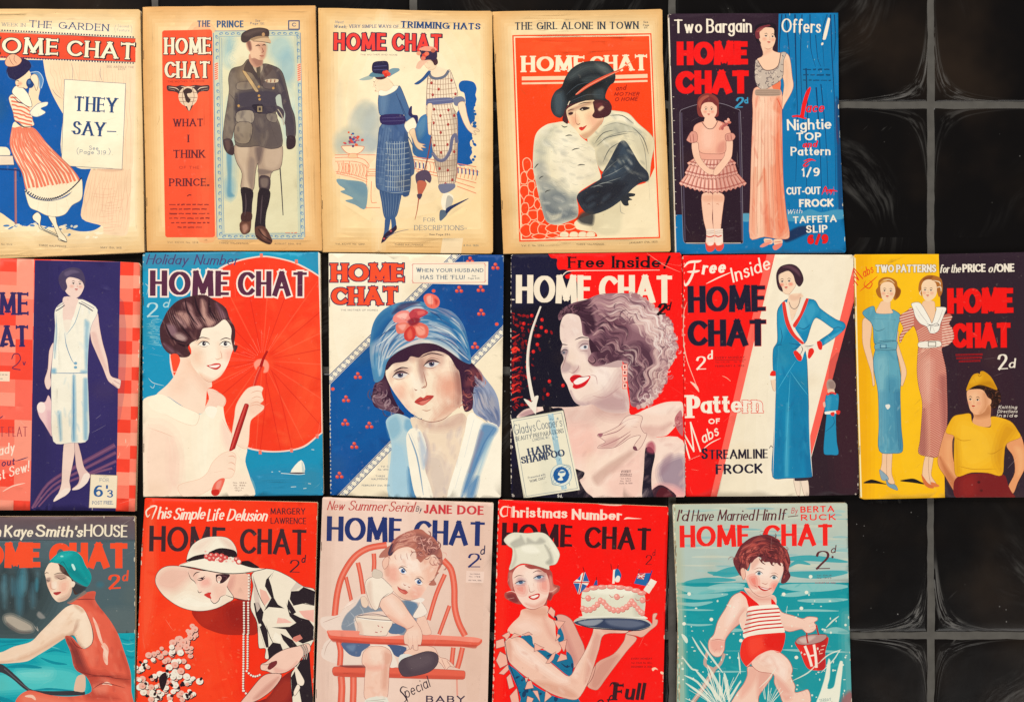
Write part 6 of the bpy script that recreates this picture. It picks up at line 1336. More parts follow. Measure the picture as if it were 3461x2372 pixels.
    curls(s, [(370, 400), (430, 370)], 26, ['24121e', '8a6068'], 16, 30, 6, hb, spread=22)
    for q in cr(s.raw('800,284 880,320 960,390 1030,440 1060,520 1080,600 1070,680 1030,740 1010,830 970,900 920,960 850,990')[0], False, 8):
        s.e(s.rnd.choice(['c8a09c', 'a8787c', 'dcc0b6']), q[0] + s.rnd.uniform(-9, 5), q[1] + s.rnd.uniform(-6, 6), s.rnd.uniform(9, 20), s.rnd.uniform(8, 18), rot=s.rnd.uniform(0, 90), a=.9)
    waves(s, '800,300 960,400 1050,520 1060,660', '760,420 860,480 940,580 960,700', 70, ['f2e0d6', 'e6cabe', 'd8b4ac', 'f6e8de'], 10, hb, .6, 14, 4)
    curls(s, [(1010, 470), (1050, 560), (1056, 650), (1010, 770), (960, 880), (900, 950)], 80, ['f2e0d6', 'd8b4ac', 'b8888a', 'ecd2c6'], 12, 26, 7, None, spread=16, a=.7)
    s.l('3a2030', '530,700 560,720 580,700 560,670', 6, taper=True); s.l('b88c8c', '536,690 556,712 574,700', 3)
    for k, y in enumerate((740, 775, 815, 858)): rect(s, 'f08878', 746, y-18, 778, y+20); rect(s, 'fbd0c0', 750, y-13, 774, y+14); s.e('8a2030', 762, y, 6, 9)
    # arrow and packet
    s.l('f2e6d4', '236,362 214,420 180,520 158,640 156,760 174,880 190,950', 10, 24); s.p('f2e6d4', '130,942 160,950 180,960 200,925 222,922 210,980 206,1034 190,1020'); s.l('b8a8a0', '228,400 196,480 166,620 160,740', 3, a=.8)
    pk = s.p('f0e8cc', '50,1066 376,1010 480,1508 130,1562', sm=False); s.p('e0dcc4', '230,1200 300,1190 330,1530 250,1540', a=.5, f=20, clip=pk)
    for q, w in (('66,1078 366,1026 466,1498 146,1548 66,1078', 3),): s.l('7c8a94', q, w, sm=False)
    s.l('a8a898', '50,1068 376,1012', 4, sm=False); s.p('a8c8d0', '280,1036 314,1030 400,1500 366,1508', sm=False, clip=pk); curls(s, [(300, 1070), (320, 1180), (345, 1290), (385, 1490)], 40, ['7098a8', 'e0e8dc', '5a8aa4'], 6, 12, 5, pk, spread=14)
    pp = s.p('f0e8cc', '70,1100 372,1080 384,1165 300,1215 80,1210', a=.0)
    s.t('Gladys', 72, 1166, 206, 1142, 66, '5a6878', w=.08); s.t("Cooper's", 214, 1136, 372, 1112, 62, '5a6878', w=.08, gap=.1)
    s.t('BEAUTY PREPARATIONS', 82, 1206, 382, 1152, 30, '4a5868', w=.14, thin=.7); s.t('LONDON, W.1', 186, 1206, 290, 1186, 16, '5a6878', w=.14)
    s.t('HAIR', 160, 1300, 308, 1270, 52, '3a4660', w=.26, thin=.3, serif=.05); s.t('SHAMPOO', 118, 1350, 390, 1300, 52, '3a4660', w=.26, thin=.3, serif=.04, gap=.08)
    s.t('Presented with', 158, 1440, 266, 1418, 15, '5a6070', w=.14); s.t('"HOME CHAT"', 168, 1464, 270, 1440, 17, '4a5060', w=.16)
    s.e('dfe4d4', 364, 1416, 68, 70); 
    for k in range(3): s.l('6f95a8', [(364+(66-5*k)*math.cos(q/3+k), 1416+(68-5*k)*math.sin(q/3+k*.4)) for q in range(20)], 3, a=.8)
    s.e('1c5c9c', 364, 1416, 50, 52); s.p('e8ecdc', '350,1396 366,1382 384,1388 392,1404 384,1420 370,1428 376,1446 356,1450 342,1444 358,1426 344,1414'); s.p('1c5c9c', '352,1394 384,1390 386,1400 358,1404', a=.8)
    s.t('2', 958, 424, 1020, 418, 84, '1a0c14', w=.28, thin=.4, it=.25); s.t('d', 1016, 390, 1044, 388, 54, '1a0c14', w=.2, it=.3)
    for i, t in enumerate(('EVERY', 'MONDAY')): s.t(t, 740-6*i, 1402+16*i, 800+6*i, 1402+16*i, 12, '5a3a44', w=.2)
    s.ls('5a3a44', '730,1424 806,1422;742,1388 800,1386', 2.5); 
    for i, t in enumerate(('Vol. CXLII.', 'No. 1837.', 'AUG. 16, 1930.')): s.t(t, 736-4*i, 1442+15*i, 800+6*i, 1441+15*i, 9, '5a3a44', w=.16)
    s.t('9d.', 340, 1556, 372, 1556, 20, 'f0e8d8', w=.16); s.ls('f8c8b0', '900,30 1000,100 1110,150;990,90 1116,110', 3, taper=True, a=.8)
    for k in range(40): s.e('d8c8b8', 50+s.rnd.uniform(-2, 3), 60+k*37, s.rnd.uniform(1.5, 4), s.rnd.uniform(3, 10), a=.85)
    s.e('f0e4d4', 60, 320, 14, 4); s.e('f0e4d4', 48, 1240, 14, 12)
    return s
# ---- blue wrap dress between slanting bands
def cover_j():
    s = Sheet('28,40 36,26 600,20 1100,22 1110,32 1116,300 1142,1524 1132,1538 700,1546 56,1550 46,1540 40,900', 'f3e5c8', 2290, 850, .53358)
    s.p('faefd8', '620,40 1060,40 860,1400 500,1500', a=.5, f=140)
    rdp = s.p('fb1612', '20,10 566,10 206,1560 30,1560', sm=False); s.p('fc6858', '566,10 618,10 246,1560 206,1560', sm=False)
    s.p('fb6252', '1120,60 1120,330 842,1300 838,1165', sm=False); s.p('2f1c26', '1120,300 1160,1560 800,1560 838,1330 1060,500', sm=False); s.p('431c28', '1000,700 1130,700 1150,1500 1000,1500', a=.5, f=80)
    w_ = 'f8ebd6'
    s.ls(w_, '40,100 70,70 130,64 150,58;110,60 100,130 70,195 50,215 42,195;60,130 110,128 140,122', 16, taper=True)
    s.t('ree', 150, 150, 298, 140, 92, w_, w=.24, thin=.6, it=.25); s.l(w_, '180,205 260,165 338,132', 8, taper=True)
    s.t('Inside', 350, 200, 592, 112, 96, w_, w=.13, thin=.6, it=.15, gap=.14)
    nk = '1f1a30'
    for t, a, b, c, d in (('HOME', 68, 396, 562, 388), ('CHAT', 66, 610, 566, 604)): s.t(t, a, b, c, d, 184, nk, w=.27, thin=.62, gap=.07, ol='d8201c', ow=3)
    s.t('2', 116, 752, 184, 750, 92, w_, w=.16, thin=.35); s.t('d', 188, 690, 222, 680, 56, w_, w=.2, thin=.5, it=.3)
    s.t('EVERY MONDAY', 236, 680, 424, 676, 14, '6a1c20', w=.14); s.ls('8a2020', '236,688 430,684', 3); s.t('Vol. CXLVIII.', 238, 706, 330, 704, 10, '6a1c20', w=.14); s.t('No. 1915.', 356, 703, 420, 701, 10, '6a1c20', w=.14); s.t('FEBRUARY 6, 1932.', 238, 732, 424, 728, 12, '6a1c20', w=.14)
    s.ls('fcb8a0', '60,320 42,370 36,460 38,580 60,690 100,800 134,886', 6, taper=True); s.p('fcc8b0', '78,822 120,845 136,890 100,850'); s.ls('fbb090', '280,786 310,800 336,822;86,1378 130,1384', 4, taper=True)
    s.t('P', 62, 1062, 142, 1060, 162, w_, w=.3, thin=.4, serif=.08); s.t('attern', 146, 1028, 536, 1022, 124, w_, w=.22, thin=.5, serif=.04, gap=.07, ol='e83c30', ow=3.5)
    s.t('OF', 194, 1092, 268, 1088, 34, w_, w=.22); s.t('M', 74, 1316, 148, 1268, 200, w_, w=.07, thin=.7, it=.28); s.t('abs', 160, 1218, 262, 1160, 74, w_, w=.13, it=.3); s.l(w_, '160,1250 210,1210 272,1180', 6, taper=True); s.l(w_, '70,1320 140,1290', 5, taper=True)
    s.t('S', 150, 1318, 190, 1318, 80, nk, w=.26, thin=.5); s.t('TREAMLINE', 196, 1316, 574, 1310, 64, nk, w=.22, thin=.5, gap=.08); s.t('FROCK', 240, 1410, 538, 1404, 66, nk, w=.24, thin=.5, gap=.08); s.ls(nk, '580,1244 590,1228 600,1240', 4)
    # woman
    sk = 'f6d4b4'; bu = '1186b2'
    s.p('f2dcc4', '732,1436 770,1440 772,1540 754,1540', ln='8a6a60', lw=2); s.p('f2dcc4', '778,1440 820,1436 830,1540 800,1540', ln='8a6a60', lw=2)
    s.p('3a2a34', '740,1434 826,1430 824,1446 742,1450')
    s.p(sk, '590,800 616,800 620,880 606,880 596,850', ln='a87860', lw=2); s.p('f4ecd8', '578,780 616,786 620,806 584,812'); s.p('ee2a20', '596,756 618,760 620,786 584,784')
    dr = s.p(bu, '636,360 700,300 860,306 900,360 1000,430 1050,450 1060,484 1000,540 916,596 900,600 890,570 960,520 985,492 970,480 880,420 852,450 816,560 800,590 816,680 826,900 832,1100 850,1420 832,1428 690,1434 600,1424 606,1200 622,900 620,760 604,750 604,620 630,570 628,440', ln='1c4a6c', lw=3)
    for t, c, a, f in (('636,380 690,340 700,440 660,560 640,560', '3aa4c4', .7, 24), ('760,400 850,320 880,380 820,480 770,500', '48a8c8', .7, 24), ('880,350 1000,440 1050,470 1000,500 900,420', '3c9ec0', .7, 20), ('930,560 1040,500 1000,545 930,590', '5ab0cc', .8, 10), ('690,960 710,960 700,1420 675,1420', '54b0cc', .7, 12), ('720,780 820,900 830,1100 780,1400 720,1400', '0f78a6', .7, 40), ('630,640 700,700 640,800 630,900', '2a94ba', .6, 24), ('610,1200 660,1000 670,1420 606,1420', '0e74a4', .6, 24), ('800,1100 840,1300 850,1420 810,1420', '0c6c9c', .7, 16)):
        s.p(c, t, a=a, f=f, clip=dr, n=4)
    mott(s, dr, 600, 310, 1050, 1430, 80, ['0e74a4', '3aa0c4', '1a90bc', '0c6898'], 22, .3, rot=88, el=4)
    s.ls('0c4c78', '650,480 660,540 650,590;700,580 760,590 800,596;720,620 770,605 800,600;730,640 780,612;620,600 640,590 660,592;980,490 1010,480 1040,484;970,500 1000,500;760,480 800,490 840,460;820,720 822,900', 4, clip=dr, taper=True)
    s.ls('4ab4d4', '748,690 690,780 636,870;710,756 770,840 826,912;712,780 700,1000 680,1400;640,600 630,760', 4, clip=dr, taper=True); s.ls('e8e0d0', '620,800 612,1100 602,1420;830,1000 838,1240 852,1420', 5, taper=True)
    s.p(sk, '694,310 720,270 780,268 800,300 770,400 724,440 690,380'); s.p('e0ac90', '700,270 750,280 780,262 770,300 720,310', a=.5, f=10)
    s.p('c4b4a0', '700,380 724,440 745,390 730,460 718,500 700,430', a=.8); s.p('f2e8d4', '676,320 700,340 722,440 760,360 790,290 812,296 770,400 736,470 800,580 780,590 720,510 690,430')
    s.p('e8382c', '660,326 678,320 700,430 740,520 800,580 786,588 720,530 680,450'); s.p('e8382c', '812,298 828,302 800,380 752,470 736,482 728,464 770,400')
    s.ls('7a6c68', '704,320 716,352 740,364 764,340 776,290', 4)
    s.p('f2e8d4', '800,590 850,588 880,580 900,600 914,620 880,630 850,606 820,606'); s.p('e8281e', '880,572 906,570 914,600 908,622 890,616')
    s.p('efe4d0', '780,592 812,584 824,600 800,640 780,690 736,650'); s.p('ec2a20', '732,640 748,626 784,664 780,692 758,686'); s.p('efe4d0', '816,600 850,594 860,640 830,676'); s.p('ec2a20', '830,620 852,612 862,636 834,678 822,668'); s.ls('4a3a40', '780,600 790,620 770,660;800,600 830,600 860,592;820,610 836,640', 4, taper=True)
    fc = s.p(sk, '640,170 650,140 700,120 740,140 752,180 744,220 724,250 700,272 670,262 646,230', ln='b08068', lw=2)
    s.p('3c2430', '626,200 624,140 650,96 706,80 750,92 782,130 796,180 780,216 764,222 744,196 730,150 700,124 660,136 640,150 640,190 660,230 664,256 640,240'); s.p('6a4450', '660,100 710,90 760,120 776,160 740,130 700,106', a=.8, f=8)
    face(s, 688, 190, 96, rot=-4, turn=-.05, ca=.65, lip='d02028', cheek='f0705c')
    # small back view
    s.p('b09488', '940,840 950,812 970,808 990,824 998,850 984,880 950,878'); s.p('8a7068', '950,830 980,820 994,850 970,870', a=.6, f=8); s.p('e8c4a8', '950,872 986,872 990,896 952,896')
    s.p('1f8cb4', '938,910 970,904 1016,904 1012,1000 1000,1040 1006,1200 1016,1280 970,1286 924,1276 932,1120 940,1030 928,1020', ln='12405c', lw=2.5); s.p('4aa4c0', '946,920 970,920 960,1000 942,1010', a=.6, f=10)
    s.l('ee3428', '944,908 972,892 1000,902', 10); s.p('f4ecdc', '930,1014 1016,1006 1024,1020 935,1030'); s.p('ec3428', '1000,1006 1026,1008 1020,1030 1004,1026'); s.p('ec3428', '966,1020 990,1016 986,1040 970,1036'); s.ls('0f5478', '932,1140 970,1110 990,1080 980,1040;990,1080 1010,1120', 4, taper=True)
    s.p('f0b49c', '918,960 930,950 934,980 924,985')
    for k in range(26): s.e('f4d8c0', 42+k*.3, 80+k*56, s.rnd.uniform(1.5, 3), s.rnd.uniform(5, 12), a=.8)
    return s
# ---- two frocks and a yellow jumper
def cover_k():
    s = Sheet('24,50 34,38 560,36 1090,24 1140,24 1176,1554 600,1556 90,1568 66,1560 46,900', '30202c', 2871, 840, .53986)
    yl = s.p('fbbc0c', '10,30 556,30 580,900 596,1570 40,1580', sm=False); s.p('fcc824', '150,200 560,100 560,1400 300,1500', a=.5, f=120, clip=yl); s.p('e8a008', '20,40 110,40 130,1560 50,1560', a=.5, f=50, clip=yl)
    s.p('3c1824', '640,500 1000,500 1100,1100 640,1100', a=.35, f=160)
    s.l('f8e8b0', '32,60 50,800 72,1555', 9)
    rd = 'e83a1c'
    s.t('M', 52, 236, 84, 190, 120, rd, w=.08, it=.3); s.t('abs', 88, 184, 150, 150, 56, rd, w=.12, it=.3); s.ls(rd, '60,270 120,220 175,172;100,200 90,230 120,250 140,220 120,200', 6, taper=True)
    w_ = 'f2e6d2'
    kw = dict(ol='5a3020', ow=2)
    s.t('TWO PATTERNS', 160, 154, 540, 152, 54, w_, w=.28, thin=.75, gap=.06, space=.35, **kw); s.t('for the', 560, 156, 692, 154, 58, w_, w=.18, thin=.5, it=.2, gap=.06, space=.2)
    s.t('PRICE', 704, 152, 850, 150, 56, w_, w=.26, thin=.75, gap=.06); s.t('of', 862, 154, 912, 152, 58, w_, w=.18, thin=.5, it=.3, gap=.06); s.t('ONE', 918, 152, 1030, 148, 56, w_, w=.26, thin=.75, gap=.06)
    for t, a, b, c, d in (('HOME', 614, 420, 1024, 416), ('CHAT', 640, 636, 1006, 632)): s.t(t, a, b, c, d, 182, 'f31410', w=.33, thin=.8, gap=.05, ol='5a1018', ow=3)
    for y, x0, x1 in ((666, 660, 830), (686, 664, 826), (706, 680, 816)): s.l('961018', [(x0, y), (x1, y-4)], 12); s.rows('3a1420', x0, y-1, x1, y-1, 1, 6, a=.6)
    s.t('2', 926, 762, 992, 758, 104, w_, w=.16, thin=.4); s.t('d', 990, 752, 1034, 746, 60, w_, w=.18, thin=.5, it=.25)
    for i, t in enumerate(('Knitting', 'Directions', 'Inside')): s.t(t, 928-6*i, 1002+26*i, 1044+2*i, 1002+26*i, 22, 'dccfc0', w=.16, it=.25)
    # shadows printed on the yellow
    s.p('1c1412', '84,1466 130,1444 160,1448 200,1462 230,1474 160,1468'); s.p('1c1412', '312,1452 360,1440 400,1438 440,1456 470,1474 400,1464')
    sk = 'f4c8a0'
    # blue frock woman
    s.p(sk, '206,1268 236,1272 238,1330 230,1400 240,1440 200,1430 188,1400 200,1340', ln='9a6a4c', lw=2); s.p(sk, '234,1270 264,1272 262,1340 262,1410 280,1470 240,1460 230,1400', ln='9a6a4c', lw=2)
    s.p('8ea8b4', '184,1384 200,1390 236,1424 240,1446 214,1450 196,1440', ln='4a5c6c', lw=2); s.p('7a9cb0', '226,1440 246,1470 280,1474 298,1500 296,1510 270,1502 234,1480', ln='4a5c6c', lw=2)
    s.p(sk, '84,440 134,440 136,520 128,600 146,700 150,800 156,850 144,860 134,780 110,700 82,600 78,520', ln='a06c4c', lw=2); s.p(sk, '294,520 306,520 300,580 310,620 350,740 354,790 330,860 318,850 322,770 308,700 288,620', ln='a06c4c', lw=2)
    bl = s.p('62a6b8', '80,400 110,374 150,362 166,404 268,404 266,382 310,408 320,440 306,470 292,580 290,620 304,700 320,800 316,900 320,1100 330,1264 270,1280 184,1264 182,1100 176,900 150,760 148,680 162,620 150,580 146,500 130,460 96,430', ln='2c5468', lw=3)
    for t, c, a in (('160,700 230,680 220,900 200,1240 190,1000', '8cc0c8', .6), ('230,820 300,820 310,1100 300,1260 240,1260', '3f86a4', .6), ('190,900 220,900 215,1250 190,1250', '4a8ca8', .6), ('150,440 280,440 270,560 170,560', '78b4c2', .5), ('290,900 320,900 328,1260 306,1260', '2c6c90', .7), ('100,390 160,380 140,440 110,430', '4a90a8', .6)):
        s.p(c, t, a=a, f=30, clip=bl)
    mott(s, bl, 90, 370, 330, 1270, 60, ['8cc0c8', '3f86a4', '5a9cb0', '78b4c2'], 16, .35, rot=88, el=4)
    s.ls('2c5468', '148,500 170,515 200,510 222,496;142,440 290,446;240,460 240,560;278,560 290,500;160,600 150,560;240,700 250,900;200,1000 196,1240;240,1100 236,1260;290,1000 306,1250;300,760 308,900', 3, clip=bl, taper=True); s.p('6aa8b8', '158,600 200,588 292,580 296,610 286,634 200,636 160,634', ln='23485c', lw=3); rect(s, '4a8098', 188, 598, 232, 626); rect(s, '88bcc8', 196, 603, 224, 620); s.ls('23485c', '160,584 220,576 290,574;160,630 220,622 284,628', 3, taper=True)
    s.p('eae6d8', '222,980 246,974 252,990 236,1006'); s.p(sk, '166,404 180,360 200,330 250,330 254,370 268,404', ln='b07c58', lw=1.5)
    s.p('b06a24', '176,240 180,204 210,182 250,182 290,204 300,240 320,262 310,300 280,324 270,290 276,240 240,216 206,224 196,250 200,310 176,300 162,264'); s.p('dca050', '186,220 210,196 240,190 220,212 200,226', a=.9); s.ls('f0d0a0', '206,200 250,196 280,220', 6, taper=True); s.p('7a4018', '290,240 316,262 306,300 286,310', a=.7, f=8)
    s.p('f8d4ac', '190,240 206,216 240,208 270,222 284,262 276,300 256,330 236,338 214,330 198,300')
    face(s, 236, 266, 84, rot=3, turn=0, ca=.5)
    # striped frock woman
    s.p(sk, '470,1300 496,1304 494,1370 500,1440 520,1480 480,1470 452,1420', ln='9a6a4c', lw=2); s.p(sk, '496,1300 522,1300 516,1360 510,1420 540,1470 510,1480 494,1400', ln='9a6a4c', lw=2)
    s.p('d8703c', '446,1410 462,1430 490,1466 524,1484 522,1498 490,1494 462,1470'); s.p('e07c44', '506,1460 540,1468 560,1482 552,1490 520,1488')
    st = s.p('c67060', '386,372 360,390 316,420 314,450 336,500 312,550 316,590 342,540 372,510 402,486 430,580 426,640 420,760 430,860 452,960 450,1060 438,1200 430,1280 500,1300 550,1300 590,1200 608,1080 606,900 600,760 574,640 576,620 620,600 650,560 640,500 620,470 640,430 622,408 590,416 540,470 470,480', ln='7a3430', lw=3)
    for k in range(60):
        y = 470 + 14.5*k
        s.l('f4c4a8', [(400, y+60), (505, y-40 if y > 620 else y)], 4, clip=st, a=.85, sm=False); s.l('f0b8a0', [(505, y-40 if y > 620 else y), (640, y+40)], 4, clip=st, a=.8, sm=False)
    for k in range(12): s.l('f8d8c0', [(300, 400+17*k), (400, 372+17*k)], 5, clip=st, sm=False); s.l('f8d8c0', [(575, 440+17*k), (655, 425+17*k)], 5, clip=st, sm=False)
    s.p('7a3438', '436,1100 470,1000 480,1290 430,1280', a=.4, f=20, clip=st); s.p('7a3438', '560,800 606,800 608,1080 590,1200 570,1000', a=.35, f=24, clip=st); s.p('fbd8c0', '460,700 520,700 500,960 470,940', a=.3, f=30, clip=st)
    s.p(sk, '460,330 524,330 532,372 540,480 510,470 450,380', ln='b07c58', lw=1.5)
    s.p('f6efdf', '386,344 440,342 500,440 514,466 540,380 536,368 600,370 590,410 566,470 556,510 530,530 500,528 480,490 440,470 410,430 396,380', ln='7a6a6c', lw=2.5); s.ls('b0a8a4', '410,360 450,420 490,470;400,380 440,440;580,380 560,440 530,490', 3, taper=True); s.ls('5a5058', '480,470 510,480 540,466;480,490 506,480 500,524;514,482 530,524;540,466 556,480 516,484', 4, taper=True)
    s.p('f4ecda', '430,588 500,578 562,580 568,610 500,622 432,618', ln='7a6a5c', lw=2.5); s.ls('6a5a50', '490,584 536,584 536,612 490,612 490,584', 4, sm=False)
    s.p('b06a2c', '428,240 440,200 480,170 530,170 570,190 580,240 576,280 556,304 540,250 520,210 480,200 450,220 446,250 450,300 430,270'); s.ls('f0d8b4', '520,200 560,210 566,230;530,250 566,240 570,270;446,260 436,280 446,296', 7, taper=True); s.p('8a4a20', '460,186 520,172 500,196 460,206', a=.8, f=6)
    s.p('f8d4ac', '446,240 462,204 500,194 536,216 544,262 534,300 500,328 474,326 456,300')
    face(s, 492, 262, 82, rot=3, turn=-.05, ca=.45)
    # jumper
    ak = 'e89c68'
    s.p(ak, '612,1100 650,1160 640,1210 650,1330 700,1440 690,1560 660,1530 600,1430 552,1350 560,1260', ln='7a3c20', lw=2); s.p(ak, '990,1200 1060,1160 1092,1260 1096,1360 1050,1460 1020,1530 990,1490 1030,1400 1020,1300 980,1240', ln='7a3c20', lw=2); s.p('f0ac74', '600,1200 640,1200 630,1320 660,1420 610,1380', a=.7, f=20); s.p('f4b47c', '1030,1240 1080,1260 1086,1360 1050,1420 1050,1330', a=.7, f=20); s.p('a8542c', '560,1300 590,1340 680,1480 670,1530 600,1430', a=.5, f=16)
    s.p('7a1a1c', '650,1470 680,1424 800,1404 960,1412 990,1480 1010,1520 1030,1556 670,1560'); s.p('9a2420', '700,1440 780,1420 780,1540 700,1540', a=.6, f=30); s.e('4a1014', 806, 1460, 10, 9); s.e('5a1416', 822, 1512, 10, 9)
    jp = s.p('f3b41c', '620,1090 650,1048 700,1036 754,1034 766,1086 820,1110 880,1114 886,1050 1000,1078 1050,1140 1064,1180 980,1220 964,1300 950,1416 860,1402 760,1400 668,1424 652,1330 652,1220 650,1170 600,1150', ln='a06c10', lw=2)
    s.p('fcc838', '680,1080 860,1140 900,1300 760,1380 680,1300', a=.6, f=60, clip=jp); s.p('cf8c14', '960,1100 1040,1130 980,1230 950,1400 900,1300', a=.6, f=40, clip=jp); s.p('d0900f', '650,1180 680,1200 690,1400 660,1420', a=.5, f=24, clip=jp); s.ls('c48410', '660,1180 700,1200 760,1196;680,1360 780,1380 920,1376;960,1240 900,1280 860,1280', 4, clip=jp, taper=True)
    s.p('eca874', '772,1020 874,970 880,1050 878,1110 820,1112 768,1088 776,1050'); s.p('a05c34', '780,1040 870,980 880,1040 800,1060', a=.5, f=20)
    s.p('2c1612', '740,880 800,850 880,866 936,896 946,940 930,980 900,1000 884,990 876,960 850,900 790,886 740,906'); curls(s, [(890, 900), (920, 940), (900, 980), (860, 880)], 40, ['2c1612', '5a3020', '1c0c0c', '7a4a30'], 9, 20, 7, None, spread=14)
    fc = s.p('f2b486', '734,890 770,880 830,884 862,930 884,946 882,972 864,980 846,1016 810,1038 778,1034 752,1008 740,966 732,930'); s.p('c47c4e', '836,900 862,940 858,1000 806,1038 836,980', a=.5, f=20, clip=fc); s.p('f8c89c', '744,930 790,900 810,960 770,1000', a=.6, f=20, clip=fc)
    face(s, 782, 946, 100, rot=4, turn=-.06, eye='2c1612', lip='c42c1c', brow='3a1a14', ca=.35)
    s.p('dc9a10', '728,890 744,836 770,790 800,780 814,786 816,770 838,768 880,800 910,850 922,884 880,870 820,852 770,864'); s.p('f0b428', '750,840 790,790 830,800 800,840', a=.7, f=16); s.p('b87808', '800,850 880,830 918,880 860,862', a=.6, f=12); s.ls('a06808', '800,784 810,800 826,790;770,800 790,840', 4, taper=True)
    return s
# ---- rower in a green beret
def cover_l():
    s = Sheet('-540,60 600,58 1110,56 1119,64 1121,800 1116,1700 -540,1700', '57585e', 0, 1720, .40928)  # black ground inked grey, with the glare haze painted in
    s.p('6b5558', [(-540, 40), (1130, 40), (1130, 260), (-540, 260)], sm=False, g=(0, 60, 0, 260, '5d5c64'))
    s.p('53656c', [(-540, 250), (1130, 250), (1130, 1060), (-540, 1060)], sm=False, g=(0, 260, 0, 1000, '4f6468')); s.p('3a4648', '-100,500 400,480 480,700 300,1000 0,1060 -100,900', a=.8, f=140, n=5)
    for k in range(26):
        x = s.rnd.uniform(-60, 330); y = s.rnd.uniform(520, 800); s.e(s.rnd.choice(['4d7c8c', '3f7080', '5a8490', '2e3c40', '2a3438']), x, y, s.rnd.uniform(12, 34), s.rnd.uniform(40, 110), a=.5, f=30)
    s.e('3f8496', 310, 620, 16, 60, a=.7, f=14); s.e('4a8c9c', 190, 600, 30, 110, a=.6, f=40); s.e('3a7484', 830, 620, 30, 24, a=.6, f=20)
    s.p('c8b8a4', '40,880 100,866 180,900 270,950 276,1000 180,1010 100,970 50,930', a=.85, f=30); s.p('6a5c58', '60,930 160,1000 260,1010 200,1020 100,990', a=.6, f=20); s.p('a8a098', '310,870 330,840 380,890 340,900', a=.7, f=10); s.l('b8b0a4', '290,960 320,1000 310,960', 6, taper=True)
    s.p('66706f', '860,830 1120,830 1120,1020 960,1010', a=.5, f=40)
    sea = s.p('12a3b0', [(-540, 1050), (0, 1060), (240, 1066), (980, 1020), (1130, 1016), (1130, 1700), (-540, 1700)], sm=False)
    s.p('5fd0cc', '-540,1380 100,1330 400,1290 640,1330 700,1500 400,1500 -540,1540', a=.8, f=60, clip=sea, n=4); s.p('35c0c2', '300,1180 640,1200 640,1300 380,1280', a=.7, f=40, clip=sea); s.p('8cdcd4', '140,1330 440,1320 420,1400 200,1400', a=.55, f=50, clip=sea)
    for t, w in (('-100,1080 60,1090 240,1076', 24), ('60,1300 200,1290 350,1304', 30), ('340,1220 440,1260 560,1276', 22), ('380,1180 460,1160 560,1180', 14), ('0,1130 100,1110 200,1120', 10), ('-200,1560 0,1560 120,1590', 40), ('280,1490 420,1480 600,1494', 18), ('1000,1060 1060,1080 1116,1070', 16), ('1040,1200 1090,1220 1116,1210', 20)):
        s.l('0a8a9c', t, w, clip=sea, taper=True, a=.9)
    for t in ('1010,1100 1060,1110 1116,1100', '1050,1160 1090,1170 1116,1160', '360,1140 420,1130 500,1150', '0,1180 120,1170 200,1180', '160,1350 260,1344 330,1350'): s.l('7cd4d0', t, 9, clip=sea, taper=True, a=.7)
    s.t('Sheila', -420, 225, -80, 225, 96, 'f6e8cc', w=.15, it=.15); s.t('n', -36, 222, 14, 224, 96, 'f6e8cc', w=.17, thin=.55, it=.1)
    for t, x0, x1, h, it in (('K', 40, 108, 102, 0), ('aye', 112, 270, 98, .2), ('S', 290, 376, 108, .05), ("mith's", 380, 682, 98, .2), ('HOUSE', 696, 1060, 106, .02)):
        s.t(t, x0, 226, x1, 232, h, 'f6e8cc', w=.19 if t != 'HOUSE' else .17, thin=.55, it=it, gap=.06)
    rd = 'f8512c'
    s.t('H', -420, 494, -250, 494, 236, rd, w=.3, thin=.8, gap=.05); s.t('O', -230, 494, 42, 494, 236, rd, w=.3, thin=.8); s.t('ME', 50, 494, 344, 494, 236, rd, w=.34, thin=.75, gap=.03)
    s.t('CHAT', 416, 496, 1062, 496, 234, rd, w=.33, thin=.75, gap=.05)
    s.t('2', 896, 664, 1010, 658, 132, rd, w=.2, thin=.45); s.t('d', 1010, 600, 1060, 590, 90, rd, w=.2, thin=.5, it=.3, a=.9)
    # oar
    s.p('3c3a40', '-540,1260 0,1270 60,1300 160,1390 280,1488 620,1494 700,1500 700,1530 400,1530 240,1500 100,1390 0,1340 -540,1330'); s.l('6c666a', '40,1310 140,1400 260,1496', 8, a=.8)
    # arm, back
    sk = 'f6d8bc'
    s.p('e8c0a4', '640,1380 700,1360 712,1420 700,1500 640,1500 614,1490')
    ar = s.p(sk, '-540,1220 0,1180 120,1130 260,1090 340,1010 420,930 500,850 560,800 640,780 700,830 750,940 770,1040 760,1110 700,1146 660,1130 620,1040 560,1050 420,1140 320,1200 230,1250 100,1266 0,1270 -540,1290')
    for t, c, a, f in (('540,1050 640,980 650,900 620,1040 700,1140 650,1120 600,1060', 'b88c74', .7, 26), ('0,1262 200,1240 400,1140 560,1050 520,1030 300,1160 100,1240', 'd9a888', .6, 26), ('560,820 680,820 740,940 760,1060 700,1120 650,960', 'fce6cc', .7, 40), ('360,1010 520,860 560,900 400,1040', 'fbe2c8', .7, 30), ('620,780 700,830 680,850 620,800', 'c89878', .5, 14)):
        s.p(c, t, a=a, f=f, clip=ar, n=4)
    mott(s, ar, 0, 790, 770, 1270, 60, ['fce8d0', 'e4bc9c', 'f0cfb0'], 28, .3, rot=150)
    su = s.p('e8644c', '560,768 620,740 700,690 790,676 786,740 820,800 870,860 930,940 980,1030 1020,1140 1060,1260 1086,1360 1090,1500 1100,1700 140,1700 130,1590 180,1520 260,1490 420,1530 620,1540 760,1500 720,1380 640,1330 610,1280 590,1180 550,1080 548,1040 600,1050 660,1120 700,1148 756,1116 772,1040 752,940 700,830 650,790 590,780')
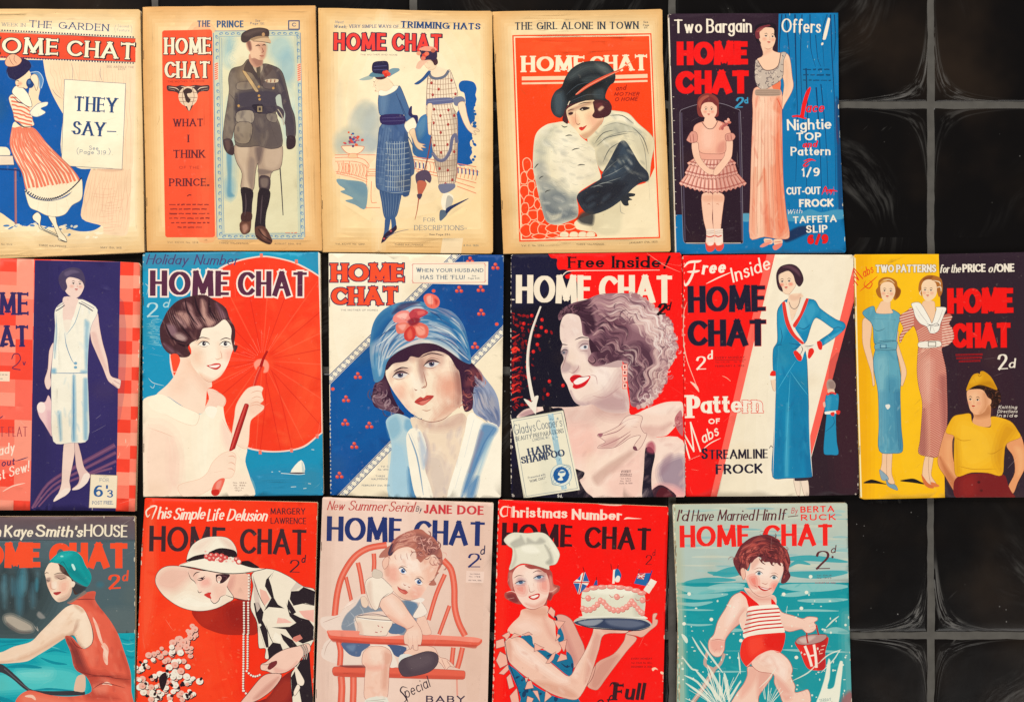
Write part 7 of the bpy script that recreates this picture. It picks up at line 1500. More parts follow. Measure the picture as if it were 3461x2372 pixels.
    for t, c, a, f in (('550,1050 640,1120 700,1260 740,1370 640,1330 600,1220', '7a3230', .85, 40), ('640,1280 760,1330 1060,1380 1080,1440 900,1410 720,1380', 'a83a30', .7, 40), ('690,700 790,680 800,760 860,860 700,760', 'c64c3c', .6, 30), ('780,1420 900,1400 880,1520 780,1500', 'f08a70', .7, 30), ('700,860 770,960 760,1100 700,1180 800,1280 760,1000', 'f27c62', .7, 40), ('940,980 1000,1100 1060,1300 960,1300', 'd85640', .7, 40), ('180,1530 300,1520 500,1560 700,1600 400,1640 200,1620', 'f28468', .8, 50), ('720,1390 880,1420 760,1480 1000,1560 720,1560', 'b04034', .6, 40), ('880,1400 1010,1420 1080,1480 1070,1560 960,1480', 'ec7058', .6, 30), ('1000,1160 1060,1290 1090,1400 1060,1380', 'b44234', .6, 26)):
        s.p(c, t, a=a, f=f, clip=su, n=4)
    for t, w in (('770,890 800,960 830,1060 860,1130', 26), ('860,1100 880,1150 876,1220 890,1280', 44), ('850,1440 890,1430 930,1450', 22), ('210,1540 270,1540 300,1570', 26), ('840,1120 880,1170 880,1260', 20)):
        s.l('fbd4bc', t, w, clip=su, taper=True, a=.9)
    mott(s, su, 560, 700, 1090, 1590, 90, ['f28468', 'c04a3c', 'e06048', 'f6987c'], 30, .3, rot=60)
    s.ls('7c2c2a', '620,745 700,740 790,742;730,1380 860,1370 960,1390 1080,1400;770,1480 860,1430 1040,1470;640,1330 800,1370 1000,1370;700,1148 640,1130 590,1060', 8, clip=su, taper=True, a=.8); s.l('4c2a2c', '706,835 752,940 774,1040 760,1110 706,1150', 5, taper=True)
    s.p('8a7a70', '560,770 640,720 700,670 720,690 640,740 590,772', a=.9)
    # head
    s.p('4a3430', '480,450 540,470 590,560 640,620 700,640 660,690 620,700 600,640 580,600 520,560 490,500'); s.p('3a3c40', '590,600 680,630 720,640 700,668 640,690', a=.9)
    fc = s.p('f8dcc0', '420,440 480,444 520,520 590,570 600,640 590,700 560,740 520,758 480,760 440,720 410,660 395,620 384,560 376,520 395,470')
    for t, c, a, f in (('400,600 440,600 440,660 410,660', 'ec9c80', .55, 26), ('500,600 570,590 560,680 500,690', 'f0a48c', .55, 40), ('480,740 560,700 600,640 580,730 520,762', 'b48470', .5, 20), ('460,540 540,530 550,570 470,570', '9c7468', .6, 14), ('384,570 420,560 420,590 390,600', '8c6860', .6, 10), ('430,600 470,600 476,650 440,655', 'fbe8d4', .7, 14)):
        s.p(c, t, a=a, f=f, clip=fc)
    s.ls('4c3430', '376,530 390,520 410,524;450,536 500,522 556,534', 6, taper=True); s.ls('3a2624', '390,580 404,588 420,586;478,560 510,574 550,560', 6, taper=True)
    s.ls('c08c74', '430,560 426,620 430,650 456,658 472,650', 5, taper=True, a=.8); s.p('c04040', '446,684 470,680 510,678 500,694 474,706 454,698'); s.l('7c2428', '446,684 475,688 510,678', 4, taper=True)
    s.p('f4dcc4', '590,600 610,592 626,610 610,640 592,634'); s.p('6c5048', '500,470 530,476 540,510 520,520 500,500', a=.8, f=8)
    be = s.p('0f9c9c', '414,430 450,390 500,352 560,340 630,346 680,390 710,460 750,520 760,570 740,620 716,636 660,610 600,570 570,530 540,480 500,450 450,440')
    s.p('2cc0bc', '450,410 520,360 600,360 560,400 480,420', a=.6, f=24, clip=be); s.p('0a7f84', '560,500 640,570 730,620 700,560 620,480', a=.7, f=24, clip=be); s.p('0a8488', '660,380 720,500 750,580 700,520', a=.5, f=20, clip=be); s.p('c8f0e4', '596,452 612,450 630,490 620,504 604,480'); s.e('a8e8dc', 516, 386, 14, 7, f=5); s.ls('0a7c80', '500,450 520,430 540,450 580,520', 8, clip=be, taper=True)
    return s
# ---- wide white hat and pearls
def cover_m():
    s = Sheet('70,34 78,26 700,44 1388,60 1394,70 1375,800 1350,1900 0,1900 4,1400 40,500', 'fb3818', 460, 1670, .44068)
    s.p('fd5028', '80,900 800,700 900,1600 100,1700', a=.5, f=160); s.p('f8260e', '700,700 1380,200 1370,700 1000,1500 750,1560', a=.5, f=120); s.p('fc6a44', '44,600 120,40 160,700 60,1200', a=.5, f=40)
    mott(s, None, 80, 500, 1100, 1590, 90, ['fd6038', 'f02a10', 'fc4a20'], 50, .22)
    for k in range(40): s.e('fd7a50', s.rnd.uniform(80, 900), s.rnd.uniform(920, 1590), s.rnd.uniform(4, 16), s.rnd.uniform(3, 8), rot=s.rnd.uniform(0, 180), a=.5, f=5)
    w_ = 'fbe8d2'
    s.ls(w_, '150,90 110,100 80,130 90,170 110,150;110,88 160,90 140,150 124,190', 12, taper=True)
    for t, x0, y0, x1, y1 in (('his', 164, 190, 268, 184), ('Simple', 284, 196, 526, 192), ('Life', 544, 208, 672, 196), ('Delusion', 694, 204, 1000, 206)): s.t(t, x0, y0, x1, y1, 98, w_, w=.17, thin=.5, it=.3, gap=.06)
    nk = '43242c'
    s.t('MARGERY', 1034, 152, 1300, 152, 50, nk, w=.17, thin=.8); s.t('LAWRENCE', 1034, 224, 1308, 226, 50, nk, w=.15, thin=.8, gap=.1)
    for t, a, b, c, d in (('HOME', 104, 440, 690, 452), ('CHAT', 800, 460, 1310, 468)): s.t(t, a, b, c, d, 208, '40282e', w=.2, thin=.75, gap=.1)
    s.t('2', 1176, 598, 1260, 600, 104, nk, w=.13, thin=.4); s.t('d', 1268, 526, 1300, 520, 60, nk, w=.16, it=.3)
    # hat's shadow disc
    s.p('a8241a', '430,890 560,890 700,830 860,800 940,900 930,1060 820,1074 700,1074 600,1050 500,1000', a=.9); s.p('c0301e', '480,900 620,900 560,1000 500,990', a=.6, f=30); s.p('8f1a18', '700,860 860,830 860,1000 720,1000', a=.5, f=50)
    # skirt behind, jacket
    s.p('8c2420', '1120,1400 1280,1330 1320,1600 820,1600 1000,1560'); s.p('b03828', '1130,1420 1200,1440 1150,1580 1000,1590', a=.7, f=30)
    bk = '2a1f26'
    jk = s.p('f3e6cf', '890,610 960,570 1060,575 1180,630 1280,700 1376,735 1366,1100 1330,1200 1370,1900 1230,1900 1200,1560 1190,1380 1240,1300 1300,1210 1000,1260 996,1180 944,1172 930,980 880,860 900,700', ln=bk, lw=4)
    for t in ('1052,596 1020,640 1040,700 1060,790 1090,840 1140,870 1020,860 984,890 1040,790 990,700 1000,650', '1286,706 1376,740 1370,850 1300,830 1210,850 1180,800 1190,740 1250,736', '1150,820 1180,900 1260,940 1330,960 1366,1010 1362,1110 1280,1140 1200,1100 1150,1030 1040,1016 1180,1010 1230,980 1180,930', '905,830 940,820 980,900 970,960 1010,1040 1020,1170 1000,1170 950,1010 920,920', '1010,1180 1050,1130 1110,1140 1130,1190 1060,1240 1010,1290 1020,1240', '1300,1200 1366,1170 1370,1900 1330,1900 1250,1480 1200,1550 1190,1400 1250,1300', '1110,1060 1200,1110 1240,1160 1180,1170 1130,1110', '1170,800 1230,900 1200,920 1160,860'):
        s.p(bk, t, sm=False, clip=jk)
    for t, c in (('950,720 1000,740 1030,800 990,850 960,800', 'f0b4a0'), ('1090,940 1150,950 1200,980 1080,985', 'f4b8a8'), ('1250,890 1366,880 1366,980 1290,940', 'f2b0a0'), ('1210,1090 1260,1070 1280,1100 1230,1130 1200,1110', 'e88a78'), ('1180,740 1230,670 1280,700 1230,730', 'd8c8b8'), ('900,640 930,700 960,860 930,900 905,780', 'd8c4b4'), ('1070,1050 1120,1090 1100,1140 1050,1100', 'faf0dc')):
        s.p(c, t, sm=False, a=.9, clip=jk)
    s.ls(bk, '900,620 920,700 960,800 1000,870;1060,580 1040,640;940,830 970,910 960,960 990,1000;940,1010 990,1170;1000,1000 1030,1090 1080,1180;1200,850 1260,830 1366,850;1240,560 1280,640', 5, clip=jk, taper=True); s.p(w_, '1220,1310 1290,1420 1280,1460 1240,1450'); s.p(w_, '1240,1450 1260,1480 1220,1540 1210,1510', ln=bk, lw=3); s.e('f6ecd8', 952, 998, 11, 11)
    # neck, face
    sk = 'f8cdb8'
    nk_ = s.p('f4c0a8', '640,640 720,600 870,610 880,700 870,800 780,800 720,770 690,760', ln='5a2c30', lw=3); s.p('d89888', '660,700 720,640 760,620 750,700 700,760', a=.6, f=24, clip=nk_)
    # hat
    un = s.p('f7e4cc', '340,548 240,548 180,580 150,640 160,700 220,780 320,850 420,884 520,890 620,870 700,830 752,790 700,700 700,600 500,580', ln='4a2a30', lw=4)
    s.p('efb8a4', '150,640 240,556 400,556 480,580 400,660 300,740 180,720', a=.75, f=60, clip=un, n=5); s.p('fdf6e2', '400,760 520,800 640,800 560,880 400,870 300,820', a=.8, f=50, clip=un)
    fc = s.p('fbd8c2', '400,570 480,580 640,600 720,620 700,700 690,765 650,780 640,810 605,832 580,815 570,790 548,785 530,765 550,750 490,752 482,730 470,700 450,660 400,600')
    s.p('f2a898', '500,650 560,640 570,690 510,700', a=.7, f=26, clip=fc); s.p('e8b09c', '400,570 470,580 470,680 430,640', a=.5, f=20, clip=fc); s.p('f4bfa8', '600,700 690,690 690,760 620,800', a=.5, f=30, clip=fc)
    s.ls('3a2028', '400,590 420,640 450,665 462,684;476,730 486,750 510,742;545,745 578,752', 5, taper=True); s.ls('2a1620', '440,626 460,600 494,590;470,650 500,656 534,636;480,640 510,640 530,622', 7, taper=True); s.e('4a3038', 508, 640, 12, 8)
    s.p('d83a34', '524,766 556,750 580,750 572,768 580,796 556,790'); s.l('2f1a22', '690,765 650,784 636,812 605,834 580,816 572,794', 5, taper=True); s.l('2f1a22', '690,768 750,790 860,810', 5, taper=True)
    s.p('3c2028', '620,610 720,610 700,650 660,678 624,668 616,636'); s.p('f6ccb8', '622,640 634,622 652,622 660,640 646,664 630,668'); s.l('8a4a48', '630,640 642,632 650,644', 4); s.e('f8eedc', 640, 668, 8, 9); s.ls('6c444c', '660,620 700,630 690,650;640,612 680,616', 5, taper=True)
    cw = s.p('f8eed8', '392,515 400,450 440,380 520,332 620,320 700,330 750,370 776,430 770,490 700,540 560,540 440,520', ln='4a2a30', lw=3); s.p('e8c4b0', '640,330 740,360 772,440 720,420', a=.6, f=26, clip=cw); s.p('eec8b4', '430,420 500,350 600,330 500,440', a=.45, f=40, clip=cw)
    s.p('f9efd9', '330,544 440,504 560,490 700,500 860,540 960,566 1000,566 920,588 800,606 680,606 560,584 440,560'); s.l('2a1a20', '340,546 440,560 560,584 680,602 800,602 920,584 1000,566', 9, 5); s.l('4a2a30', '330,544 430,506 520,490', 3, taper=True)
    s.p('2a1a20', '380,510 450,470 540,450 640,410 740,420 772,440 770,480 620,470 520,490 440,506'); s.p('2a1a20', '780,520 860,505 910,530 950,560 900,560 840,545')
    for x, y in ((540, 440), (545, 475), (580, 465), (600, 490), (630, 505), (660, 470), (655, 500), (690, 485), (700, 515), (730, 495), (750, 515), (775, 495), (790, 515), (620, 465), (570, 490)): s.e('d8504c' if s.rnd.random() < .6 else 'f4ead6', x, y, 22, 20); s.e('f6b8a8', x-5, y-5, 9, 8)
    s.e('f6ecd8', 792, 512, 14, 14)
    # pearls
    for x0, y0, x1, y1, n in ((868, 615, 866, 800, 9), (830, 826, 830, 1060, 13), (862, 826, 862, 1060, 13), (826, 1070, 824, 1500, 24), (858, 1070, 856, 1330, 15), (850, 1350, 950, 1380, 7), (990, 1390, 930, 1520, 9), (830, 1500, 860, 1540, 3)):
        for k in range(n):
            t = k/(n-1); x = x0+(x1-x0)*t; y = y0+(y1-y0)*t + (25*math.sin(math.pi*t) if y1-y0 == 30 else 0); s.e('3a1a20', x+2, y+1, 10, 11, seg=7); s.e('f8ead8', x, y, 8.5, 8.5, seg=7)
    # hands
    hd = s.p(sk, '1326,1140 1336,1200 1280,1240 1240,1300 1150,1360 1060,1370 1000,1350 960,1340 960,1300 1000,1280 1070,1220 1150,1180 1240,1160', ln='3a1c24', lw=4); s.p('e8a898', '1060,1320 1160,1340 1240,1270 1200,1330 1080,1366', a=.6, f=14, clip=hd)
    s.p('7a2c30', '1030,1290 1080,1270 1080,1300 1030,1340 1010,1330'); s.ls('3a1c24', '960,1300 1010,1300 1050,1276;990,1340 1030,1310', 4, taper=True)
    for k in range(3): s.l('4a3438', [(1262+20*k, 1150), (1290+14*k, 1200), (1280+14*k, 1265)], 10); s.l('d8c8b8', [(1262+20*k, 1152), (1289+14*k, 1200), (1280+14*k, 1260)], 4)
    s.p('f2c0ac', '1120,1380 1060,1480 960,1560 860,1600 800,1600 860,1520 960,1400 1020,1370', ln='3a1c24', lw=4); s.p('c88878', '1100,1390 1040,1480 940,1560 900,1560 1000,1460', a=.6, f=18)
    # blossom
    for cx, cy, n, sp in ((430, 1060, 10, 34), (330, 1140, 12, 44), (200, 1210, 16, 50), (420, 1190, 6, 30), (340, 1280, 12, 50), (40, 1320, 10, 46), (370, 1420, 16, 60), (240, 1360, 10, 50), (90, 1470, 18, 60), (250, 1520, 18, 80), (380, 1530, 8, 34), (130, 1560, 12, 50)):
        for k in range(n):
            x, y = s.rnd.gauss(cx, sp), s.rnd.gauss(cy, sp*.8); c = 'f4b8a4' if cy < 1260 or s.rnd.random() < .35 else 'f8eedc'; r = s.rnd.uniform(16, 28)
            s.e('3a1a20', x+5, y+6, r, r*.9); s.e(c, x, y, r, r*.9); s.e('e89884' if c[1] == '4' else 'e8d4c0', x+4, y+4, r*.35, r*.3)
        if cy > 1300:
            for k in range(4): s.e('2a1a20', s.rnd.gauss(cx+20, sp*.8), s.rnd.gauss(cy, sp*.6), 15, 11, rot=k*40)
    s.p('2a1a20', '180,1400 230,1360 240,1420 210,1500 190,1480')
    return s
# ---- baby in a high chair
def cover_n():
    s = Sheet('46,30 54,20 700,40 1350,62 1358,72 1330,900 1305,1900 -20,1900 10,1000', 'eccbb8', 1070, 1670, .44068)
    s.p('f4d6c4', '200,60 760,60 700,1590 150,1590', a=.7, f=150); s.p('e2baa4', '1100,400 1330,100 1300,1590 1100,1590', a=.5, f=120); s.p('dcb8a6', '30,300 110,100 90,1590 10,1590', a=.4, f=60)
    rd = 'c24844'
    for t, x0, y0, x1, y1, h in (('New', 80, 120, 208, 122, 74), ('Summer', 240, 122, 536, 128, 80), ('Serial', 548, 130, 742, 136, 82)): s.t(t, x0, y0, x1, y1, h, rd, w=.13, thin=.5, it=.3, gap=.08)
    s.t('By', 760, 130, 804, 132, 44, '3a2c48', w=.13, it=.2); s.t('JANE', 822, 148, 1044, 152, 74, 'd03a40', w=.26, thin=.5, gap=.1); s.t('DOE', 1078, 154, 1286, 160, 76, 'd03a40', w=.26, thin=.5, gap=.1)
    for t, a, b, c, d in (('HOME', 80, 362, 662, 374), ('CHAT', 746, 388, 1294, 402)): s.t(t, a, b, c, d, 204, '24346e', w=.24, thin=.5, gap=.09)
    s.t('2', 1156, 562, 1262, 562, 118, '28306a', w=.16, thin=.35); s.t('d', 1254, 466, 1290, 456, 66, '2c2c50', w=.14, it=.35); s.e('2c2c50', 1258, 494, 7, 8)
    s.p('f2d2c0', '1150,582 1286,590 1280,676 1144,672', sm=False)
    for i, t in enumerate(('Vol. CXXXVI.', 'No. 1788.', 'JULY 6th, 1929.')): s.t(t, 1176-6*i, 612+20*i+(8 if i == 2 else 0), 1256+5*i, 614+20*i+(8 if i == 2 else 0), 10, '5a4a54', w=.18)
    ch = 'e8644c'; hi = 'f6907a'; dk = 'c04434'
    def rail(t, w, hl=True):
        s.l('b04a3c', t, w+5); s.l(ch, t, w)
        if hl: s.l(hi, t, w*.35, a=.8)
    for t, w in (('318,520 340,620 360,760', 30), ('440,450 444,520 440,590', 30), ('226,630 250,730 270,820', 24), ('985,610 920,760 860,960', 28), ('1020,850 980,960 940,1070', 24)): rail(t, w)
    rail('140,930 160,760 200,620 290,480 400,410 540,385', 44); rail('970,500 1030,570 1056,700 1060,860 1090,980 1140,1080', 44)
    # petticoats at left
    s.p('efd8c8', '370,770 240,830 170,920 40,940 40,1010 120,1080 60,1140 40,1240 140,1290 320,1300 400,1200 300,1000'); s.ls('c8a898', '180,930 100,960 50,980;140,1080 80,1160 60,1230;220,1140 180,1280;200,880 300,820', 5, taper=True)
    bl = s.p('8a94a0', '350,790 300,850 220,930 195,1030 300,1060 300,930 560,900 620,1060 740,1060 770,930 770,840 640,810 500,860 420,870', f=6); s.p('5a7494', '560,990 680,1000 660,1060 560,1060'); s.p('5c7c9c', '680,810 770,830 760,880 720,940 690,880', a=.8, f=14)
    for t in ('260,900 300,960 230,1010', '330,850 360,900 340,940', '400,880 430,910', '240,960 260,1010'): s.l('b4b8bc', t, 8, taper=True, a=.8)
    # legs of chair, seat
    for t, w in (('170,1120 186,1200 180,1310', 40), ('1050,1170 1040,1260 1036,1310', 30), ('1120,1170 1100,1260 1080,1330', 34), ('190,1390 196,1480 190,1600', 50), ('284,1390 284,1500 280,1600', 46)): rail(t, w)
    s.l('e8a08c', '1076,1410 1080,1540', 14)
    s.p(ch, '136,1318 380,1318 1130,1348 1138,1400 1120,1414 560,1400 140,1386', ln='b04a3c', lw=3); s.p(dk, '136,1360 1130,1392 1120,1414 140,1386', a=.5, f=10); s.p('7a3838', '180,1306 400,1306 400,1322 240,1324', a=.8, f=6)
    s.p('55698c', '195,1130 410,1140 350,1200 330,1240 250,1220'); s.p('4a5e84', '540,1150 690,1170 640,1240 600,1230'); s.p('7890ac', '230,1160 300,1150 280,1200', a=.7, f=14)
    s.p('f4e4d4', '420,1150 540,1150 600,1240 620,1310 560,1320 500,1200')
    sk = 'f6cbb4'
    lg = s.p(sk, '350,1290 360,1210 410,1165 500,1160 560,1190 580,1250 560,1330 552,1480 530,1560 380,1570 368,1450 376,1320', ln='a86a60', lw=3); s.p('fbe0cc', '400,1190 500,1180 520,1260 440,1290', a=.7, f=30, clip=lg); s.p('d99880', '520,1200 580,1220 556,1340 540,1480 500,1480 510,1320', a=.6, f=24, clip=lg); s.p('f0a490', '370,1290 420,1310 540,1300 500,1340 390,1340', a=.5, f=18, clip=lg)
    s.p('e8e4d4', '376,1570 540,1550 530,1700 380,1700'); s.ls('b8b0a0', '380,1580 450,1574 530,1564;384,1594 520,1582', 4)
    s.p(sk, '670,1210 780,1160 900,1170 940,1240 1000,1260 1060,1318 1020,1316 990,1340 950,1290 900,1260 760,1240', ln='a86a60', lw=3); s.ls('a86a60', '960,1260 990,1330;1000,1270 1030,1316', 3)
    s.p('e4e4dc', '640,1230 700,1220 740,1240 640,1290')
    sh = s.p('54454e', '630,1300 660,1260 740,1230 840,1200 910,1210 936,1250 920,1310 860,1360 760,1385 670,1390 636,1350', ln='3a2c34', lw=3); s.p('6a5a60', '700,1260 860,1220 880,1290 740,1340', a=.6, f=30, clip=sh)
    mott(s, lg, 350, 1170, 580, 1560, 30, ['fde6d6', 'eab49c'], 24, .3)
    # bowl
    bw = s.p('f2ddc8', '304,935 440,925 584,955 550,1050 530,1080 330,1070 318,1000', ln='8a7470', lw=3); s.p('e4b8a4', '310,980 340,980 360,1070 330,1070', a=.6, f=14, clip=bw); s.ls('7a6c70', '310,938 440,954 584,964;320,926 440,912 560,940', 5); s.l('f8efe0', '320,945 440,962 570,972', 7); s.ls('b85a5c', '470,1000 480,1010;500,1010 510,1020;450,1050 470,1056;490,1050 500,1046', 6)
    # tray
    s.p(hi, '84,1040 330,1045 330,1075 540,1085 680,1075 820,1070 1000,1080 1200,1090 1266,1105 1240,1130 820,1115 400,1100 100,1080'); s.p(ch, '84,1044 110,1078 400,1096 700,1108 1000,1112 1240,1130 1266,1105 1268,1130 1230,1160 1100,1164 800,1155 400,1140 140,1120 96,1096'); s.p(dk, '110,1100 400,1126 800,1140 1230,1150 1220,1175 1160,1170 1100,1160 800,1158 400,1142 130,1128', a=.7, f=6)
    # arm and hand
    s.p(sk, '780,940 830,930 860,1000 880,1065 810,1070 770,1000', ln='a86a60', lw=2)
    am = s.p(sk, '480,840 500,790 560,750 640,800 710,900 770,980 800,1030 812,1080 800,1150 780,1150 776,1190 745,1185 740,1150 720,1185 700,1150 676,1140 670,1080 690,1030 600,980 540,930', ln='a86a60', lw=3)
    s.p('fbdfcc', '520,800 580,780 680,900 640,940', a=.7, f=30, clip=am); s.p('e09c84', '540,920 600,980 700,1040 680,1010 600,950', a=.6, f=18, clip=am); s.p('fadcc8', '700,1040 780,1030 780,1100 700,1100', a=.6, f=24, clip=am); s.ls('b87464', '700,1060 704,1140;735,1080 740,1160;770,1080 774,1160;690,1030 720,1020 750,1000', 4, taper=True, clip=am)
    s.p('f8e8d4', '372,690 400,640 480,625 540,670 590,740 500,800 480,860 450,885 420,850 390,770', ln='8c6c64', lw=3); s.p('e0c0ac', '380,700 420,660 430,800 450,870 410,830', a=.6, f=20); s.p('f0d4bc', '340,790 370,780 400,830 380,865 350,850', ln='a88478', lw=2); s.p('dccbb8', '428,620 440,570 500,590 504,630 460,640', ln='9c8878', lw=2)
    s.p('f6e6d6', '740,930 780,860 800,820 850,905 770,945', ln='8c7470', lw=2); s.p('f4e8dc', '720,810 790,790 830,800 800,826'); s.l('8c7470', '560,750 500,800 470,880', 4, taper=True)
    # head
    s.p('b87464', '480,480 500,440 560,390 580,400 560,470 520,480')
    fc = s.p('f9d5be', '510,540 550,470 600,420 700,400 860,430 950,540 920,620 860,690 830,740 790,790 720,806 640,790 590,740 570,690 520,640')
    for t, c, a, f in (('540,560 620,560 620,660 560,660', 'f0a08c', .6, 40), ('640,720 800,760 760,800 660,790', 'eca890', .5, 30), ('800,480 940,500 930,600 850,680 830,600', 'e8a88e', .5, 40), ('640,450 760,450 800,560 700,600 620,520', 'fdeada', .8, 50), ('740,700 830,720 800,780 740,790', 'f0a490', .5, 24), ('520,520 550,480 560,620 530,620', 'dc9880', .5, 14), ('660,670 720,690 700,730 650,710', 'fbe6d6', .6, 14)):
        s.p(c, t, a=a, f=f, clip=fc, n=4)
    mott(s, fc, 520, 420, 950, 800, 70, ['fdeada', 'eebca4', 'f6cdb4', 'e6a890'], 26, .28)
    s.p('f4c4ac', '505,520 530,480 556,480 550,540 520,570', ln='a86a5c', lw=3)
    hr = s.p('b9705f', '545,460 560,400 590,350 640,310 720,275 800,265 850,300 900,330 940,390 965,460 960,540 930,590 940,600 900,640 920,690 860,690 900,640 940,520 900,460 830,490 800,520 770,490 740,500 720,460 760,430 700,400 620,420 570,470'); s.p('4a3a4c', '550,440 580,370 600,400 580,460 555,466'); s.p('8a5450', '760,300 860,330 940,420 900,470 820,420 770,380', a=.8, f=20, clip=hr); s.p('e0a08c', '640,320 740,290 740,380 660,400 600,410', a=.7, f=24, clip=hr)
    curls(s, [(820, 400), (860, 440), (800, 340), (900, 400), (930, 500), (780, 450)], 70, ['6c3c40', 'a8645c', 'e8b0a0', '8c5450', 'd89888'], 14, 34, 8, None, spread=26, a=.85); curls(s, [(660, 340), (720, 310), (640, 370)], 34, ['a8645c', 'e4a898', 'c87c70'], 20, 50, 6, hr, ang=-1.4, arc=1.4, spread=26)
    waves(s, '560,460 600,360 720,290 860,310', '580,440 640,400 740,390 840,400', 44, ['e0a48e', 'a05a50', 'd08c78', '8a4a48'], 9, hr, .6, 5, 2)
    for k in range(9): s.l('a8645c', [(560+44*k, 440-abs(k-4)*-6), (556+46*k, 470+8*(k%3)), (570+44*k, 500)], 6, a=.5, taper=True)
    s.p('fbdcc8', '730,450 760,440 766,490 740,510 720,490', a=.9, f=6); s.ls('8c5a54', '720,470 740,440 770,440;860,670 900,650 930,600', 5, taper=True)
    for x, y in ((662, 584), (784, 668)):
        s.p('f4ece8', [(x-30, y-14), (x, y-24), (x+28, y+8), (x+14, y+24), (x-14, y+14)]); s.e('5a7aa8', x+2, y, 17, 18); s.e('1c2438', x+3, y, 8, 9); s.e('f8f8f8', x+8, y-6, 4)
        s.l('4a3438', [(x-34, y-14), (x-2, y-28), (x+30, y+6)], 7, taper=True); s.l('b07a6c', [(x-22, y+14), (x+2, y+26), (x+22, y+22)], 4, taper=True)
    s.ls('a8705c', '630,560 660,545 700,560;760,630 800,630 826,652', 5, taper=True, a=.8); s.ls('c08070', '668,680 676,694 690,690;700,700 712,710 720,704', 6, taper=True)
    s.p('d05a50', '622,704 650,724 680,730 700,750 680,764 650,750 630,730'); s.p('e88878', '640,728 670,744 680,754 650,744', a=.8); s.l('8c3c3c', '618,700 650,724 682,732 704,752', 4, taper=True)
    s.l('b07464', '590,740 650,792 720,808 790,790', 4, taper=True)
    s.ls('3a2c38', '700,1480 660,1470 644,1500 670,1530 690,1570 650,1600', 11, taper=True); s.t('pecial', 690, 1560, 876, 1470, 90, '3a2c38', w=.1, it=.15); s.t('BABY', 838, 1592, 1140, 1594, 56, '3a2c48', w=.22, thin=.55)
    return s
